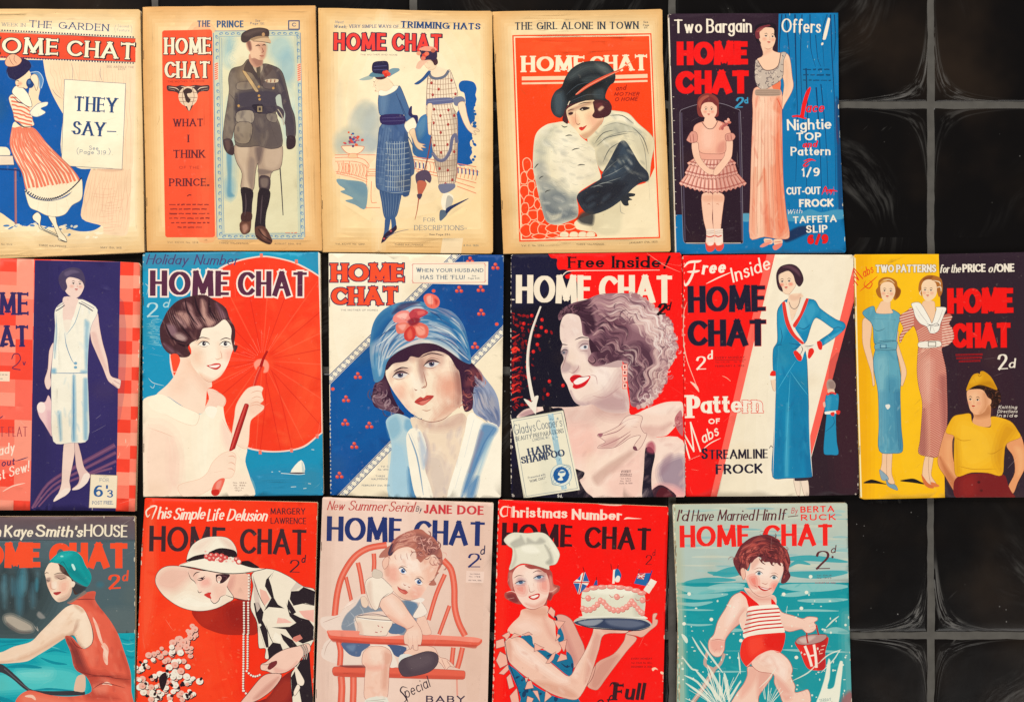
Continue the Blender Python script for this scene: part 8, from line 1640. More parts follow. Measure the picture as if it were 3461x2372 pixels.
# ---- cook with a cake
def cover_o():
    s = Sheet('78,48 86,40 700,66 1372,92 1380,104 1356,900 1330,1900 20,1900 50,1000', 'fb1008', 1650, 1670, .44068)
    s.p('fc3420', '80,60 160,60 110,1590 40,1590', a=.5, f=40)
    w_ = 'fbdcc6'
    s.ls(w_, '180,100 120,94 96,130 110,166 150,160;150,96 146,165;180,96 176,176', 15, taper=True); s.t('hristmas', 184, 176, 606, 184, 88, w_, w=.22, thin=.45, gap=.06); s.t('Number', 640, 192, 1026, 200, 84, w_, w=.24, thin=.45, gap=.06); s.p(w_, '1040,190 1060,174 1110,178 1178,184 1120,186 1070,186')
    nk = '36121a'
    for t, a, b, c, d in (('HOME', 104, 394, 650, 412), ('CHAT', 738, 420, 1250, 434)): s.t(t, a, b, c, d, 186, nk, w=.24, thin=.55, gap=.1)
    s.t('2', 1204, 538, 1256, 540, 78, '5a1018', w=.11, thin=.4); s.t('d', 1258, 474, 1280, 466, 46, '7a1018', w=.12, it=.4)
    sk = 'f3c5ae'
    # far arm
    ra = s.p('e4a896', '520,930 580,920 640,960 690,1060 740,1190 700,1300 640,1320 600,1200 560,1080', ln='8a4a48', lw=3); s.p('c47c74', '560,960 620,1100 680,1260 640,1300 600,1150', a=.5, f=24, clip=ra)
    fa = s.p('eab49e', '1060,1070 1130,1080 1180,1090 1240,1040 1290,1000 1300,960 1280,950 1296,910 1262,916 1256,990 1230,1010 1120,1040 1060,1060 1040,1120 960,1220 830,1290 760,1460 800,1490 840,1490 900,1410 960,1330 1060,1200 1140,1100', ln='9a5a50', lw=3); s.p('c88474', '780,1460 840,1300 960,1230 1000,1240 900,1400 830,1490', a=.6, f=30, clip=fa)
    # dress
    bl = s.p('0f7096', '150,1310 200,1330 300,1420 420,1500 560,1560 690,1560 700,1700 200,1700 250,1560'); s.p('0f7096', '250,1090 300,1070 350,1100 360,1180 420,1190 500,1200 590,1260 600,1200 640,1240 655,1320 620,1390 480,1280 380,1230 300,1140'); s.p('0f7096', '540,1010 570,1050 580,1110 530,1120')
    for k in range(44): s.e('17284e', s.rnd.uniform(200, 660), s.rnd.uniform(1080, 1600), s.rnd.uniform(8, 26), s.rnd.uniform(6, 16), rot=s.rnd.uniform(0, 180), a=.75, clip=bl if k % 2 else bl+1)
    for k in range(8): s.l('1f94b4', [(210+18*k, 1340+20*k), (240+18*k, 1400+20*k)], 12, a=.6, clip=bl, taper=True)
    s.ls('1a2c50', '560,1290 600,1320 630,1310;580,1340 610,1350', 9, taper=True)
    # body
    ch = s.p(sk, '260,880 450,850 460,930 510,970 520,1080 560,1180 500,1220 420,1180 350,1150 330,1080 250,1080 150,1050 180,990 240,930')
    s.p('d8987e', '270,880 440,860 450,930 350,930', a=.6, f=30, clip=ch, n=4); s.p('fbdccb', '200,1000 300,960 400,1040 300,1070', a=.6, f=40, clip=ch); s.p('e09c88', '420,930 460,1080 560,1160 500,1060', a=.45, f=24, clip=ch)
    am = s.p(sk, '130,1120 240,1090 330,1160 420,1230 520,1320 620,1390 680,1300 750,1180 800,1060 810,1010 840,985 940,980 1030,990 1000,1010 1100,1000 1080,1040 1050,1060 890,1070 850,1180 800,1340 760,1450 690,1560 620,1566 480,1520 340,1430 220,1340 150,1260', ln='8a4c48', lw=3)
    for t, c, a, f in (('200,1120 330,1200 500,1340 620,1420 560,1440 380,1330 220,1220', 'fbdfce', .8, 40), ('340,1430 480,1510 620,1560 690,1550 640,1500 480,1440', 'd8987e', .6, 24), ('820,1060 870,1080 800,1320 740,1450 760,1280', 'd49484', .55, 26), ('640,1370 760,1180 800,1080 720,1300 680,1400', 'fadcca', .6, 24), ('860,1000 1000,1010 1080,1030 900,1060', 'e0a08a', .5, 16), ('130,1140 170,1110 180,1270 150,1240', 'd89880', .5, 14)):
        s.p(c, t, a=a, f=f, clip=am)
    mott(s, am, 130, 980, 1090, 1560, 80, ['fde2d2', 'e4ae98', 'f6cbb6', 'd89c88'], 28, .28, rot=40)
    s.ls('8a4c48', '950,1010 1030,990;960,1040 1080,1020;830,1280 800,1400 740,1480', 4, taper=True)
    # pointed collar petals
    pe = 'f4b49e'
    for t in ('104,1080 160,1048 170,1074 140,1116 128,1096', '170,1096 200,1060 250,1078 180,1100', '260,1072 310,1050 340,1070 290,1080', '352,1200 356,1136 400,1160 430,1170 390,1190', '440,1290 490,1220 520,1200 500,1260 470,1290', '526,1280 556,1214 600,1230 606,1260', '540,1130 604,1108 590,1180 580,1205', '514,1120 530,1060 554,1080 530,1110', '500,960 590,970 540,1032', '455,900 480,856 514,890 505,944', '60,1120 120,1100 130,1160 60,1180', '60,1270 90,1200 140,1230 150,1300 90,1330', '80,1370 150,1300 160,1340 120,1380', '140,1400 170,1370 200,1470 160,1490', '165,1540 220,1480 240,1600 180,1600', '280,1490 300,1430 330,1420 350,1480', '340,1500 380,1500 400,1590', '430,1590 440,1500 490,1540', '300,1540 350,1560 330,1600 290,1600', '280,1400 310,1400 290,1440'):
        s.p(pe, ' '.join(q+'!' for q in t.split()), ln='5a2a38', lw=3)
    s.l('17223c', '505,930 520,940 526,960', 14); s.l('2a1c3c', '130,1110 150,1260 200,1400 250,1560', 6, taper=True)
    # head
    hr = 'b05048'
    s.p(hr, '160,580 220,560 460,570 490,600 500,680 548,700 540,740 500,770 480,810 455,800 440,850 330,800 250,840 180,820 130,790 130,750 180,740 150,680'); s.p('d88878', '160,600 190,600 190,730 170,720', a=.8, f=12); s.p('e09484', '470,620 490,640 500,700 530,720 490,760 460,730', a=.8, f=12); s.p('7a2c30', '140,770 200,760 230,820 180,820', a=.8, f=12); s.p('8c3434', '450,770 490,750 480,800 456,806', a=.8, f=10); s.ls('f0b8a8', '140,750 180,740 220,760 240,800;160,640 150,670;455,740 490,740 530,710;150,800 200,790', 7, taper=True)
    fc = s.p('f9d6c4', '190,600 240,545 330,540 420,570 460,640 470,720 450,800 420,850 350,876 290,864 240,810 205,740 190,680')
    for t, c, a, f in (('200,700 280,690 280,760 220,750', 'e87c6c', .6, 40), ('400,650 460,650 460,740 400,730', 'ea8474', .6, 36), ('280,830 350,874 430,840 450,790 360,840', 'dc9480', .55, 18), ('230,640 290,650 280,690 220,690', '9c7888', .5, 18), ('360,620 430,610 430,660 360,660', '9c7888', .5, 18), ('270,600 350,580 350,720 320,740', 'fce8d8', .6, 26), ('380,560 450,600 440,620 380,590', 'b87468', .5, 14)):
        s.p(c, t, a=a, f=f, clip=fc)
    s.p('a84c44', '280,540 340,540 440,570 440,600 390,570 330,570 300,560'); s.ls('5a3034', '196,640 230,620 272,622;340,600 370,584 412,586', 5, taper=True)
    for x, y, r in ((246, 674, 6), (386, 634, -10)): s.p('c8d0d8', [(x-34, y+8), (x, y-12), (x+36, y-6), (x, y+14)]); s.e('4a6484', x+4, y-2, 17, 12); s.ls('3a2430', f'{x-42},{y+8} {x},{y-14} {x+44},{y-10}', 8, taper=True)
    s.ls('b8786c', '310,690 316,730 322,744 340,744 360,730;345,680 352,710', 5, taper=True)
    s.p('d42420', '308,782 340,768 380,756 396,762 388,790 360,804 330,802'); s.p('fdf0e4', '324,782 380,766 384,776 350,794'); s.l('9a3030', '240,820 290,864 350,878 420,850', 4, taper=True)
    ht = s.p('e9e4cd', '120,350 150,310 200,290 300,296 380,288 440,300 490,350 540,430 548,470 520,530 470,545 466,574 400,555 330,536 250,530 162,580 180,500 186,420 150,390', ln='8a7468', lw=3)
    for t, c, a in (('170,370 240,330 250,310 290,370 300,330 360,360 400,330 440,360 400,380 300,380 200,410', 'b8b4a4', .85), ('430,380 480,440 500,520 470,540 440,520 470,480', 'aca898', .8), ('170,560 200,480 200,410 220,480 200,550', 'c4bca8', .7), ('260,400 340,390 400,440 320,450 260,430', 'f7f2de', .8), ('460,330 520,420 540,470 500,430', 'f6f0dc', .8), ('140,340 200,310 200,340 160,370', 'f6f0dc', .7)):
        s.p(c, t, a=a, f=14, clip=ht)
    # plate and cake
    s.p('c8c4b4', '655,970 700,940 1000,925 1180,940 1250,985 1245,1010 1160,1035 1000,1030 780,1015 680,995'); s.p('34405c', '660,975 760,950 1000,945 1180,960 1245,1000 1150,1034 1000,1030 780,1012 690,995'); s.p('9aa0a8', '690,972 820,955 880,960 820,1000 740,1000', a=.9, f=8); s.p('6c7488', '900,960 1100,960 1200,990 1100,1020 940,1000', a=.8, f=14); s.l('1c2238', '660,982 780,1018 1000,1034 1160,1038 1244,1010', 9, taper=True)
    s.p('eeead6', '690,936 760,925 1000,915 1180,925 1220,950 1000,936 760,942')
    ck = s.p('e4e0c8', '720,745 800,706 960,692 1100,715 1196,760 1190,920 1100,935 960,930 800,930 722,925'); s.p('f6f2de', '760,740 960,710 1160,750 960,770', a=.8, f=20); s.p('c0bca8', '1120,760 1196,770 1188,920 1120,920', a=.5, f=24, clip=ck)
    def blob(x, y, a, b, c='f0988a'): s.e('c05c54', x+2, y+4, a, b); s.e(c, x, y, a, b); s.e('fbc8b8', x-a*.25, y-b*.3, a*.4, b*.35)
    for x, y in ((745, 725), (805, 712), (870, 705), (940, 703), (1010, 708), (1075, 718), (1130, 732), (1176, 752)): blob(x, y, 34, 16)
    for x, y in ((725, 870), (750, 880), (780, 878), (810, 862), (836, 838), (860, 808), (884, 822), (905, 850), (930, 870), (960, 882), (995, 884), (1030, 875), (1060, 858), (1085, 835), (1100, 815), (1120, 840), (1145, 870), (1165, 895), (1180, 905)): blob(x, y, 20, 22)
    for x, y in ((765, 790), (985, 780), (1182, 806)): blob(x, y, 22, 22); s.ls('c05c54', f'{x-60},{y-16} {x-40},{y+4} {x-22},{y};{x+22},{y+2} {x+40},{y+6} {x+56},{y-8}', 5, taper=True)
    for x, y, x2, y2 in ((726, 555, 740, 600), (940, 530, 945, 575), (996, 540, 990, 580), (1158, 570, 1150, 620), (830, 630, 826, 670)): s.l('5a1418', [(x, y), (x2, y2)], 5, sm=False)
    ub = s.p('2a62a0', '650,670 690,640 720,600 744,592 776,670 740,720 690,770 680,740', sm=False)
    for a in ('650,670 776,672', '735,592 690,770', '665,650 765,690', '720,600 700,740'): s.l('f4ead8', a, 16, clip=ub, sm=False)
    for a in ('650,670 776,672', '735,592 690,770'): s.l('d8201c', a, 8, clip=ub, sm=False)
    s.p('2a5a98', '806,694 822,656 836,654 838,694', sm=False); s.p('f4ead8', '950,680 958,575 975,572 968,680', sm=False); s.p('20689c', '975,572 1000,572 1020,620 1000,655 970,640'); s.p('f0e8d8', '970,650 990,620 1010,630 1004,665 980,668')
    s.p('1f66a4', '1116,680 1150,602 1250,600 1210,700', sm=False); s.p('d8504c', '1140,640 1150,604 1205,602 1190,650', sm=False); s.ls('f4e4d8', '1142,640 1204,604;1148,606 1192,648;1145,624 1200,624', 5, sm=False); s.l('2a3a80', [(1256, 580), (1220, 690)], 8, sm=False)
    for x, y in ((1255, 680), (1225, 725)): s.p('f4e8d6', [(x-36, y+6), (x-8, y-36), (x+38, y-14), (x+8, y+34)], sm=False)
    for k, (y, t) in enumerate(((1262, 'EVERY MONDAY'), (1294, 'Vol. CXLIII. No. 1854.'), (1324, 'DECEMBER 13, 1930.'))): s.t(t, 1096, y, 1256, y, 14, '8a0c10', w=.18)
    s.t('F', 950, 1578, 1030, 1578, 140, nk, w=.3, thin=.5, serif=.05, it=.1); s.l(nk, '1000,1440 950,1440 930,1470', 12, taper=True); s.t('ull', 1040, 1576, 1190, 1572, 136, nk, w=.22, thin=.6, it=.2, gap=.1); s.t('of', 820, 1625, 930, 1622, 90, nk, w=.12, it=.35)
    s.p('fbd0b0', '1254,1330 1280,1322 1300,1340 1280,1336 1262,1350'); s.e('fbd0b0', 1332, 1364, 16, 10, rot=30); s.p('fbd8c0', '840,72 930,76 1030,80 980,86 900,82')
    for k in range(30): s.e('f8c8b0', 80-1.6*k+s.rnd.uniform(-2, 3), 60+k*52, s.rnd.uniform(3, 8), s.rnd.uniform(8, 18), a=.85)
    return s
# ---- child with a red bucket in the surf
def cover_p():
    s = Sheet('30,62 40,54 700,48 1376,42 1386,54 1400,900 1430,1900 60,1900 70,1000', 'bcc8b8', 2260, 1680, .4344)
    bg = s.p('0b969e', [(0, 640), (1440, 640), (1440, 1950), (0, 1950)], sm=False)
    s.p('b4c6bc', [(0, 30), (1440, 30), (1440, 660), (0, 660)], sm=False, g=(0, 400, 0, 120, 'c0c8b6'))
    for k in range(60):
        y = s.rnd.uniform(80, 640); x = s.rnd.uniform(40, 1380); L = s.rnd.uniform(80, 330); c = s.rnd.choice(['86b8bc', '9cc4c0', 'cfd2bc', '6cb0b8', 'd4d6c0', 'a8c8c0']); s.l(c, [(x, y), (x+L/2, y+s.rnd.uniform(-6, 6)), (x+L, y)], s.rnd.uniform(8, 26), a=.6, taper=True)
    for t, w in (('340,600 520,560 700,540', 60), ('880,480 1100,470 1390,500', 46), ('900,590 1150,600 1390,580', 60), ('120,660 300,640 520,640', 40), ('300,580 450,600 560,590', 40), ('930,540 1000,500 1100,520', 30)): s.l('2fa0a8', t, w, taper=True, a=.85)
    for t, w in (('60,690 200,720 600,700', 56), ('300,700 440,690 590,680', 50), ('60,760 250,770 460,750', 44), ('60,820 200,830 340,810', 30), ('860,690 1100,700 1390,690', 66), ('870,760 1000,750 1100,740', 36), ('1000,800 1200,800 1390,790', 34), ('60,870 200,872 350,874', 14), ('100,980 220,990 340,985', 16), ('400,1040 480,1030 580,1030', 30), ('900,880 1100,876 1320,880', 18), ('1200,1040 1300,1030 1400,1050', 50), ('440,1190 560,1190', 10), ('880,1180 1100,1190 1400,1200', 22), ('330,1350 460,1352 600,1350', 14), ('920,1310 1000,1330', 12)):
        s.l('9ccac4', t, w, taper=True, a=.85)
    s.p('b8bfa4', '30,60 90,58 140,1900 60,1900', a=.8, f=30); s.p('7fb0ac', '1340,900 1440,900 1440,1900 1380,1900', a=.6, f=50)
    br = '5c242c'
    for t, x0, x1, y0, y1 in (("I'd", 60, 148, 186, 186), ('Have', 174, 344, 187, 185), ('Married', 376, 656, 184, 181), ('Him', 676, 830, 181, 178), ('If', 850, 906, 177, 175)): s.t(t, x0, y0, x1, y1, 92, br, w=.14, thin=.45, it=.2, gap=.07)
    s.l(br, '925,150 960,146 1005,140', 6); s.t('By', 950, 124, 998, 122, 46, 'c8404a', w=.12, it=.2); s.t('BERTA', 1022, 118, 1286, 112, 50, 'f02c24', w=.22, thin=.7); s.t('RUCK', 1024, 180, 1300, 176, 50, 'f02c24', w=.22, thin=.7)
    for t, a, b, c, d in (('HOME', 88, 394, 634, 386), ('CHAT', 734, 384, 1278, 380)): s.t(t, a, b, c, d, 182, 'f4201a', w=.25, thin=.55, gap=.09)
    s.t('2', 1138, 562, 1258, 560, 154, br, w=.13, thin=.35); s.t('d', 1256, 436, 1296, 428, 58, br, w=.13, it=.35); s.e(br, 1272, 462, 9, 10)
    for i, (t, y) in enumerate((('Vol. CXLIX.', 610), ('No. 1940.', 630), ('AUGUST 29, 1932.', 668))): s.t(t, 1150-14*(i == 2), y, 1270+30*(i == 2), y, 11, br if i < 2 else 'b04040', w=.18)
    mott(s, None, 60, 660, 1390, 1590, 70, ['0a8a94', '2cacb0', '58bcb8'], 22, .25, rot=0, el=5)
    # fork handle / spade
    s.l('c8a494', '350,1330 270,1470 180,1600', 34); s.ls('c8a494', '300,1200 280,1290 340,1330;430,1210 400,1290 345,1335', 24); s.l('e4ccc0', '345,1350 262,1480 180,1590', 8, a=.8); s.l('8a5c58', '366,1340 290,1470 200,1600', 5, a=.7)
    sk = 'f5cdb8'; ln = 'b85c50'
    lgb = s.p(sk, '620,1310 800,1360 770,1440 700,1540 680,1640 480,1640 520,1530 580,1450 610,1380', ln=ln, lw=4); s.p('e8a490', '620,1320 700,1350 640,1480 560,1560 560,1480', a=.6, f=26, clip=lgb); s.p('d88474', '700,1360 790,1370 740,1480 690,1560', a=.45, f=24, clip=lgb)
    lg = s.p(sk, '640,1290 680,1240 780,1180 860,1200 930,1260 960,1330 950,1390 980,1460 980,1510 1040,1500 1080,1490 1100,1540 1090,1600 900,1600 860,1520 820,1440 810,1370 700,1350', ln=ln, lw=4); s.p('fbe2d2', '700,1250 820,1210 920,1300 900,1420 800,1330', a=.8, f=40, clip=lg); s.p('e09484', '820,1380 900,1440 960,1540 900,1580 850,1490', a=.5, f=26, clip=lg); s.ls(ln, '960,1400 920,1420;1030,1510 1050,1540;1060,1500 1075,1530;970,1510 1000,1530', 4, taper=True)
    mott(s, lg, 640, 1190, 1080, 1600, 40, ['fde8d8', 'eab49e', 'e09c88'], 26, .28)
    # arms
    al = s.p(sk, '560,735 610,760 620,860 570,960 500,1020 440,1100 430,1180 400,1230 350,1230 310,1180 310,1110 350,1060 380,960 440,860 490,770', ln=ln, lw=4); s.p('fbe0d0', '500,790 560,780 540,900 440,1000', a=.7, f=30, clip=al); s.p('e09888', '560,880 600,860 560,980 450,1100 430,1090', a=.5, f=20, clip=al); s.p('e88878', '320,1110 430,1110 420,1180 340,1190', a=.5, f=20, clip=al); s.ls(ln, '330,1110 380,1100 440,1110;350,1200 370,1170;390,1210 400,1170', 4, taper=True)
    ar = s.p(sk, '850,860 880,890 960,915 1040,940 1080,925 1150,930 1155,950 1130,970 1150,1000 1120,1040 1070,1050 1030,1020 940,1040 890,1020 860,960', ln=ln, lw=4); s.p('e8a490', '880,1000 1000,1010 1040,1020 940,1036', a=.5, f=16, clip=ar); s.ls(ln, '1090,980 1140,960;1095,1005 1146,990;1080,1030 1130,1020;1030,940 1060,960', 4, taper=True)
    ch = s.p(sk, '590,700 820,760 830,840 760,850 690,840 620,760'); s.p('dc907e', '600,720 700,770 820,770 800,800 680,800', a=.55, f=24, clip=ch)
    s.p(sk, '545,950 600,880 600,1000 580,1040')
    # bathers
    s.p('ee1a14', '552,732 580,730 640,780 700,832 690,850 625,850 600,780'); s.p('ee1a14', '796,788 815,800 832,830 800,835')
    tp = s.p('faf0de', '620,852 700,838 834,832 860,880 870,960 892,1010 896,1046 700,1060 588,1092 580,1030 600,960 610,900')
    for k in range(6): s.l('d8201c', [(570, 896+k*34-k*2), (700, 872+k*30), (900, 858+k*29)], 11, clip=tp)
    s.l('f6ecd8', '586,1075 700,1050 896,1034', 24); s.p('c8a898', '600,900 640,880 620,1040 590,1060', a=.4, f=14, clip=tp)
    tr = s.p('f02c1c', '588,1094 700,1064 896,1048 904,1080 890,1150 860,1205 800,1185 740,1200 670,1250 620,1310 600,1310 560,1250 555,1180'); s.p('fb5038', '620,1100 740,1080 740,1170 640,1230', a=.6, f=30, clip=tr); s.p('e01008', '740,1080 900,1060 880,1180 760,1160', a=.6, f=20, clip=tr); s.l('f8c0b0', '606,1312 640,1280 700,1225 790,1186 860,1200', 5)
    # bucket
    bk = s.p('e8261c', '985,1110 1225,1070 1215,1200 1210,1330 1100,1336 1060,1300 1020,1200'); s.p('a8141a', '1160,1080 1225,1072 1212,1330 1160,1334', a=.6, f=20, clip=bk); s.p('b89088', '985,1112 1020,1080 1120,1062 1220,1064 1225,1085 1180,1120 1080,1142 1000,1136', ln='7a2424', lw=4); s.p('d8c0b4', '1010,1100 1100,1075 1140,1080 1060,1130', a=.8, f=10)
    s.ls('f8e8d8', '1056,1150 1090,1240 1110,1310;1126,1140 1140,1230 1146,1320', 20, clip=bk); s.l('f8e8d8', '1086,1230 1140,1220', 12); s.ls('b82420', '1070,1050 1072,1090 1080,1130;1146,990 1156,1040 1164,1066', 12)
    for x, y in ((1190, 1180), (1180, 1210), (1200, 1150)): s.l('f8c0a8', [(x-14, y+3), (x+14, y-3)], 6)
    # head
    hr = s.p('6c2a30', '500,500 520,440 560,370 640,310 720,290 780,290 840,320 880,370 920,410 945,500 930,560 945,610 910,660 870,660 890,560 860,500 820,520 780,500 740,500 720,470 680,460 640,500 610,560 580,580 560,610 530,570')
    s.p('c8584c', '600,400 650,350 690,380 640,450 610,460', a=.85, f=16, clip=hr); s.p('b04840', '820,430 880,440 920,490 880,520 840,490', a=.8, f=16, clip=hr); s.p('a04038', '720,390 780,400 770,440 720,440', a=.7, f=14, clip=hr)
    waves(s, '540,560 540,430 640,330 760,310', '620,560 650,470 740,460 860,480', 60, ['c8584c', '4a1820', 'a84840', '8c3434', 'd87464'], 12, hr, .65, 7, 2); waves(s, '740,300 860,350 930,450 930,600', '760,440 840,470 880,520 890,640', 50, ['c8584c', '4a1820', 'a84840', '5c2428'], 12, hr, .65, 7, 2)
    fc = s.p('f8d4c0', '560,560 580,545 620,570 640,500 690,460 740,500 790,500 840,510 880,510 890,570 860,640 830,700 800,750 740,770 680,760 630,710 600,640 575,610')
    for t, c, a, f in (('620,620 680,610 690,690 640,680', 'ec6c5c', .7, 36), ('800,670 850,660 840,720 800,720', 'ee7464', .65, 28), ('680,520 800,520 780,620 700,610', 'fde8d8', .7, 36), ('660,740 740,768 800,750 760,720', 'e8a08c', .5, 18), ('640,510 680,470 700,500 650,560', 'e0a08c', .5, 14)):
        s.p(c, t, a=a, f=f, clip=fc)
    curls(s, [(720, 440), (800, 450), (860, 460), (640, 450), (900, 570), (560, 500)], 80, ['4a1820', '7a3434', 'a84c44', '5c2428'], 14, 36, 8, hr, spread=30, a=.8); s.ls('6c2a30', '640,505 660,470 700,450;720,500 730,470 760,450;800,525 800,490 820,470;870,530 850,500 850,470', 22, taper=True); s.ls('5c2428', '700,470 720,500 750,520;780,490 800,520 820,530;840,490 860,520;650,490 640,510', 9, taper=True); curls(s, [(520, 470), (720, 305), (830, 320), (900, 420)], 22, ['6c2a30', '8c4040'], 14, 34, 5, None, spread=20)
    for x, y in ((700, 590), (818, 622)): s.p('f0e8e0', [(x-28, y+4), (x, y-16), (x+28, y+2), (x, y+14)]); s.e('7a98a0', x, y-1, 14, 14); s.e('24303c', x, y-2, 7, 7); s.l('4a2428', [(x-34, y-2), (x-2, y-20), (x+32, y)], 6, taper=True)
    s.ls('a06054', '660,560 700,545 740,556;790,590 820,585 850,600', 4, taper=True); s.ls('c07464', '720,660 735,668 756,672 770,660;660,680 676,690 690,700', 5, taper=True)
    s.p('c83a34', '690,684 730,696 770,704 800,704 770,720 740,726 710,712'); s.p('fdf0e6', '706,694 740,704 780,708 744,714'); s.l('b46858', '600,640 640,720 690,762 740,772 800,752', 4, taper=True); s.p('f2bca4', '558,560 575,545 590,560 596,610 580,640 562,600', ln='a85c50', lw=3)
    # spray
    fo = 'ecebd6'
    for k in range(42):
        a = s.rnd.uniform(-2.6, -.9); r0 = s.rnd.uniform(20, 140); r1 = r0 + s.rnd.uniform(80, 240); s.l(fo, [(400+r0*math.cos(a), 1640+r0*math.sin(a)), (400+r1*math.cos(a), 1640+r1*math.sin(a)*.95)], s.rnd.uniform(8, 30), a=.9, taper=True)
    for k in range(16):
        a = s.rnd.uniform(-2.0, -.8); r0 = s.rnd.uniform(20, 90); r1 = r0 + s.rnd.uniform(60, 190); s.l(fo, [(760+r0*math.cos(a), 1640+r0*math.sin(a)), (760+r1*math.cos(a), 1640+r1*math.sin(a))], s.rnd.uniform(8, 20), a=.85, taper=True)
    s.p(fo, '1140,1640 1180,1500 1210,1400 1240,1250 1256,1270 1250,1400 1232,1480 1280,1470 1300,1380 1330,1270 1352,1275 1340,1420 1300,1640', f=5)
    for t, w in (('240,1110 330,1240 420,1360', 16), ('180,1080 240,1180 300,1260', 14), ('100,1230 180,1330 230,1340', 14), ('1220,1010 1270,960 1320,920', 12), ('1180,1360 1280,1260 1330,1180', 10), ('960,1420 1080,1360 1160,1280', 10), ('100,1060 130,1100 140,1130', 30), ('130,1560 200,1590', 20), ('700,1480 780,1400 830,1320', 8), ('920,840 910,900', 14), ('120,1380 220,1430 290,1520', 16), ('540,1200 550,1300 556,1370', 12), ('1160,1290 1240,1220 1340,1180', 10), ('200,1330 330,1480 420,1600', 26), ('300,1300 380,1450 440,1590', 24), ('430,1360 450,1460 470,1590', 30), ('130,1440 260,1530 340,1600', 22), ('560,1420 500,1520 460,1600', 18)):
        s.l(fo, t, w, taper=True, a=.9)
    for k in range(90):
        x, y = s.rnd.choice(((s.rnd.uniform(90, 560)), s.rnd.uniform(900, 1380))), s.rnd.uniform(740, 1580); s.e(fo, x, y, s.rnd.uniform(3, 11), s.rnd.uniform(3, 11), a=.9)
    for x, y in ((1102, 614), (1070, 736), (892, 750), (1030, 860), (330, 946), (158, 748), (118, 980), (990, 1240), (560, 1110)): s.e(fo, x, y, 15, 14)
    s.p('a85858', '1340,1560 1400,1500 1430,1520 1430,1640 1340,1640', a=.8, f=24)
    s.t('TERRAY', 1170, 1590, 1262, 1578, 26, '7a9a98', w=.14)
    for k in range(50): s.e(s.rnd.choice(['e8e0c0', 'd8cca8', 'a89878']), 40+.9*k+s.rnd.uniform(-4, 6), 60+k*32, s.rnd.uniform(3, 9), s.rnd.uniform(8, 22), a=.9)
    s.e('8a5a3c', 46, 500, 8, 24, a=.8)
    return s
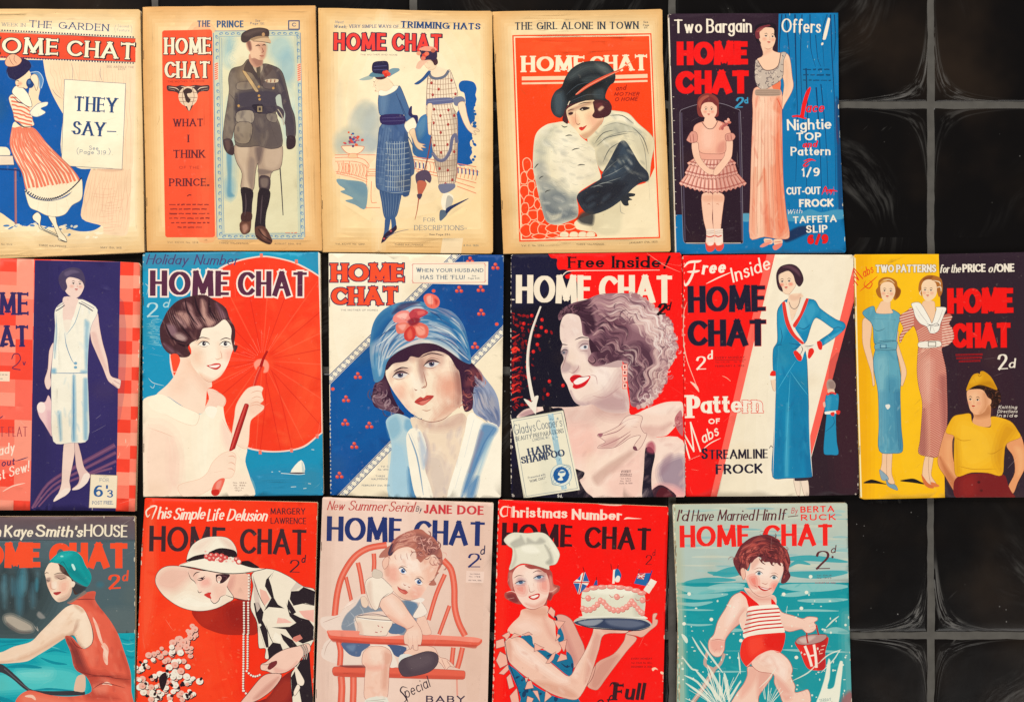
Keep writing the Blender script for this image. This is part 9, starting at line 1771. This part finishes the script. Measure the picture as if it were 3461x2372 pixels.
# ------------------------------------------------------------------ paper stocks and the magazines themselves
OLD = print_mat('old_newsprint_cover', rough=.85, spec=.08, blotch=.22, grain=.16)
GLOSS = print_mat('glazed_cover_paper', rough=.48, spec=.10, blotch=.08, age=(.75, .6, .42), grain=.10)
def wear(s, old, seed):
    """rubbed spines, nicked corners, hairline creases and specks of the old covers"""
    r = random.Random(seed + 40); o = np.array(s.outline); mn, mx = o.min(0), o.max(0); W, H = mx - mn
    s.x0 = s.y0 = 0; s.k = 1.
    le = sorted([q for q in o.tolist() if q[0] < mn[0] + W*.5], key=lambda q: q[1]); re_ = sorted([q for q in o.tolist() if q[0] > mn[0] + W*.5], key=lambda q: q[1])
    c = 'c99a5c' if old else 'eaddc4'
    for k in range(46):
        y = mn[1] + H*r.random(); a = r.random() < .68; e = le if a else re_
        x = np.interp(y, [q[1] for q in e], [q[0] for q in e]); s.e(c, x + (1 if a else -1)*r.uniform(-1, 2.5), y, r.uniform(.8, 2.6), r.uniform(1, 9), a=r.uniform(.4, .95), seg=7)
    for cx, cy in ((mn[0], mn[1]), (mx[0], mn[1]), (mx[0], mx[1]), (mn[0], mx[1])):
        for k in range(5): s.e(c, cx + r.gauss(0, 8), cy + r.gauss(0, 8), r.uniform(1, 5), r.uniform(1, 4), a=.7, seg=7)
    for k in range(9):
        x, y = mn[0] + W*r.random(), mn[1] + H*r.random(); a = r.uniform(0, 6.3); L = r.uniform(12, 60)
        s.l('8a6438' if old else 'f0e4d0', [(x, y), (x + L*.5*math.cos(a) + r.uniform(-4, 4), y + L*.5*math.sin(a)), (x + L*math.cos(a), y + L*math.sin(a))], r.uniform(.7, 1.6), a=r.uniform(.15, .4), taper=True)
    for k in range(70): s.e('9a7040' if old or r.random() < .5 else 'f4ead8', mn[0] + W*r.random(), mn[1] + H*r.random(), r.uniform(.6, 2.), r.uniform(.6, 1.8), a=r.uniform(.15, .5), seg=5)
    for k in range(4): s.e('b07c40', mn[0] + W*r.random(), mn[1] + H*r.random(), r.uniform(14, 50), r.uniform(14, 50), a=.12 if old else .06, f=26, n=4)
    return s
LIST = [
 ('cover_a', OLD, .0034, 'tan magazine showing a woman in a striped dress beside a THEY SAY card'),
 ('cover_b', OLD, .0034, 'tan magazine showing a standing army officer beside a tall red panel'),
 ('cover_c', OLD, .0034, 'cream magazine showing two women in hats on a terrace with a blue checked skirt'),
 ('cover_d', OLD, .0034, 'tan magazine with an orange red panel and a woman in a dark beret and fur'),
 ('cover_e', GLOSS, .0034, 'navy and blue magazine showing a woman in a long peach nightgown and a small girl'),
 ('cover_f', GLOSS, .0034, 'magazine with red checked borders and a woman in a white dress on navy'),
 ('cover_g', GLOSS, .0034, 'magazine showing a woman holding a big red parasol over a blue sea'),
 ('cover_h', GLOSS, .0034, 'magazine showing a woman in a blue flowered hat between diagonal blue bands'),
 ('cover_i', GLOSS, .0034, 'magazine showing a smiling curly haired woman above a shampoo packet'),
 ('cover_j', GLOSS, .0034, 'red and white magazine showing a woman in a long blue wrap dress'),
 ('cover_k', GLOSS, .0034, 'yellow and black magazine showing two women in frocks and one in a yellow jumper'),
 ('cover_l', GLOSS, .0034, 'dark teal magazine showing a woman in a green beret and red swimsuit'),
 ('cover_m', GLOSS, .0034, 'red magazine showing a woman in a wide white hat with a pearl necklace'),
 ('cover_n', GLOSS, .0034, 'pale pink magazine showing a baby in a red high chair'),
 ('cover_o', GLOSS, .0034, 'red magazine showing a cook in a white hat holding up a cake'),
 ('cover_p', GLOSS, .0034, 'turquoise magazine showing a child in striped bathers carrying a red bucket'),
]
for i, (fn, mat, th, lab) in enumerate(LIST):
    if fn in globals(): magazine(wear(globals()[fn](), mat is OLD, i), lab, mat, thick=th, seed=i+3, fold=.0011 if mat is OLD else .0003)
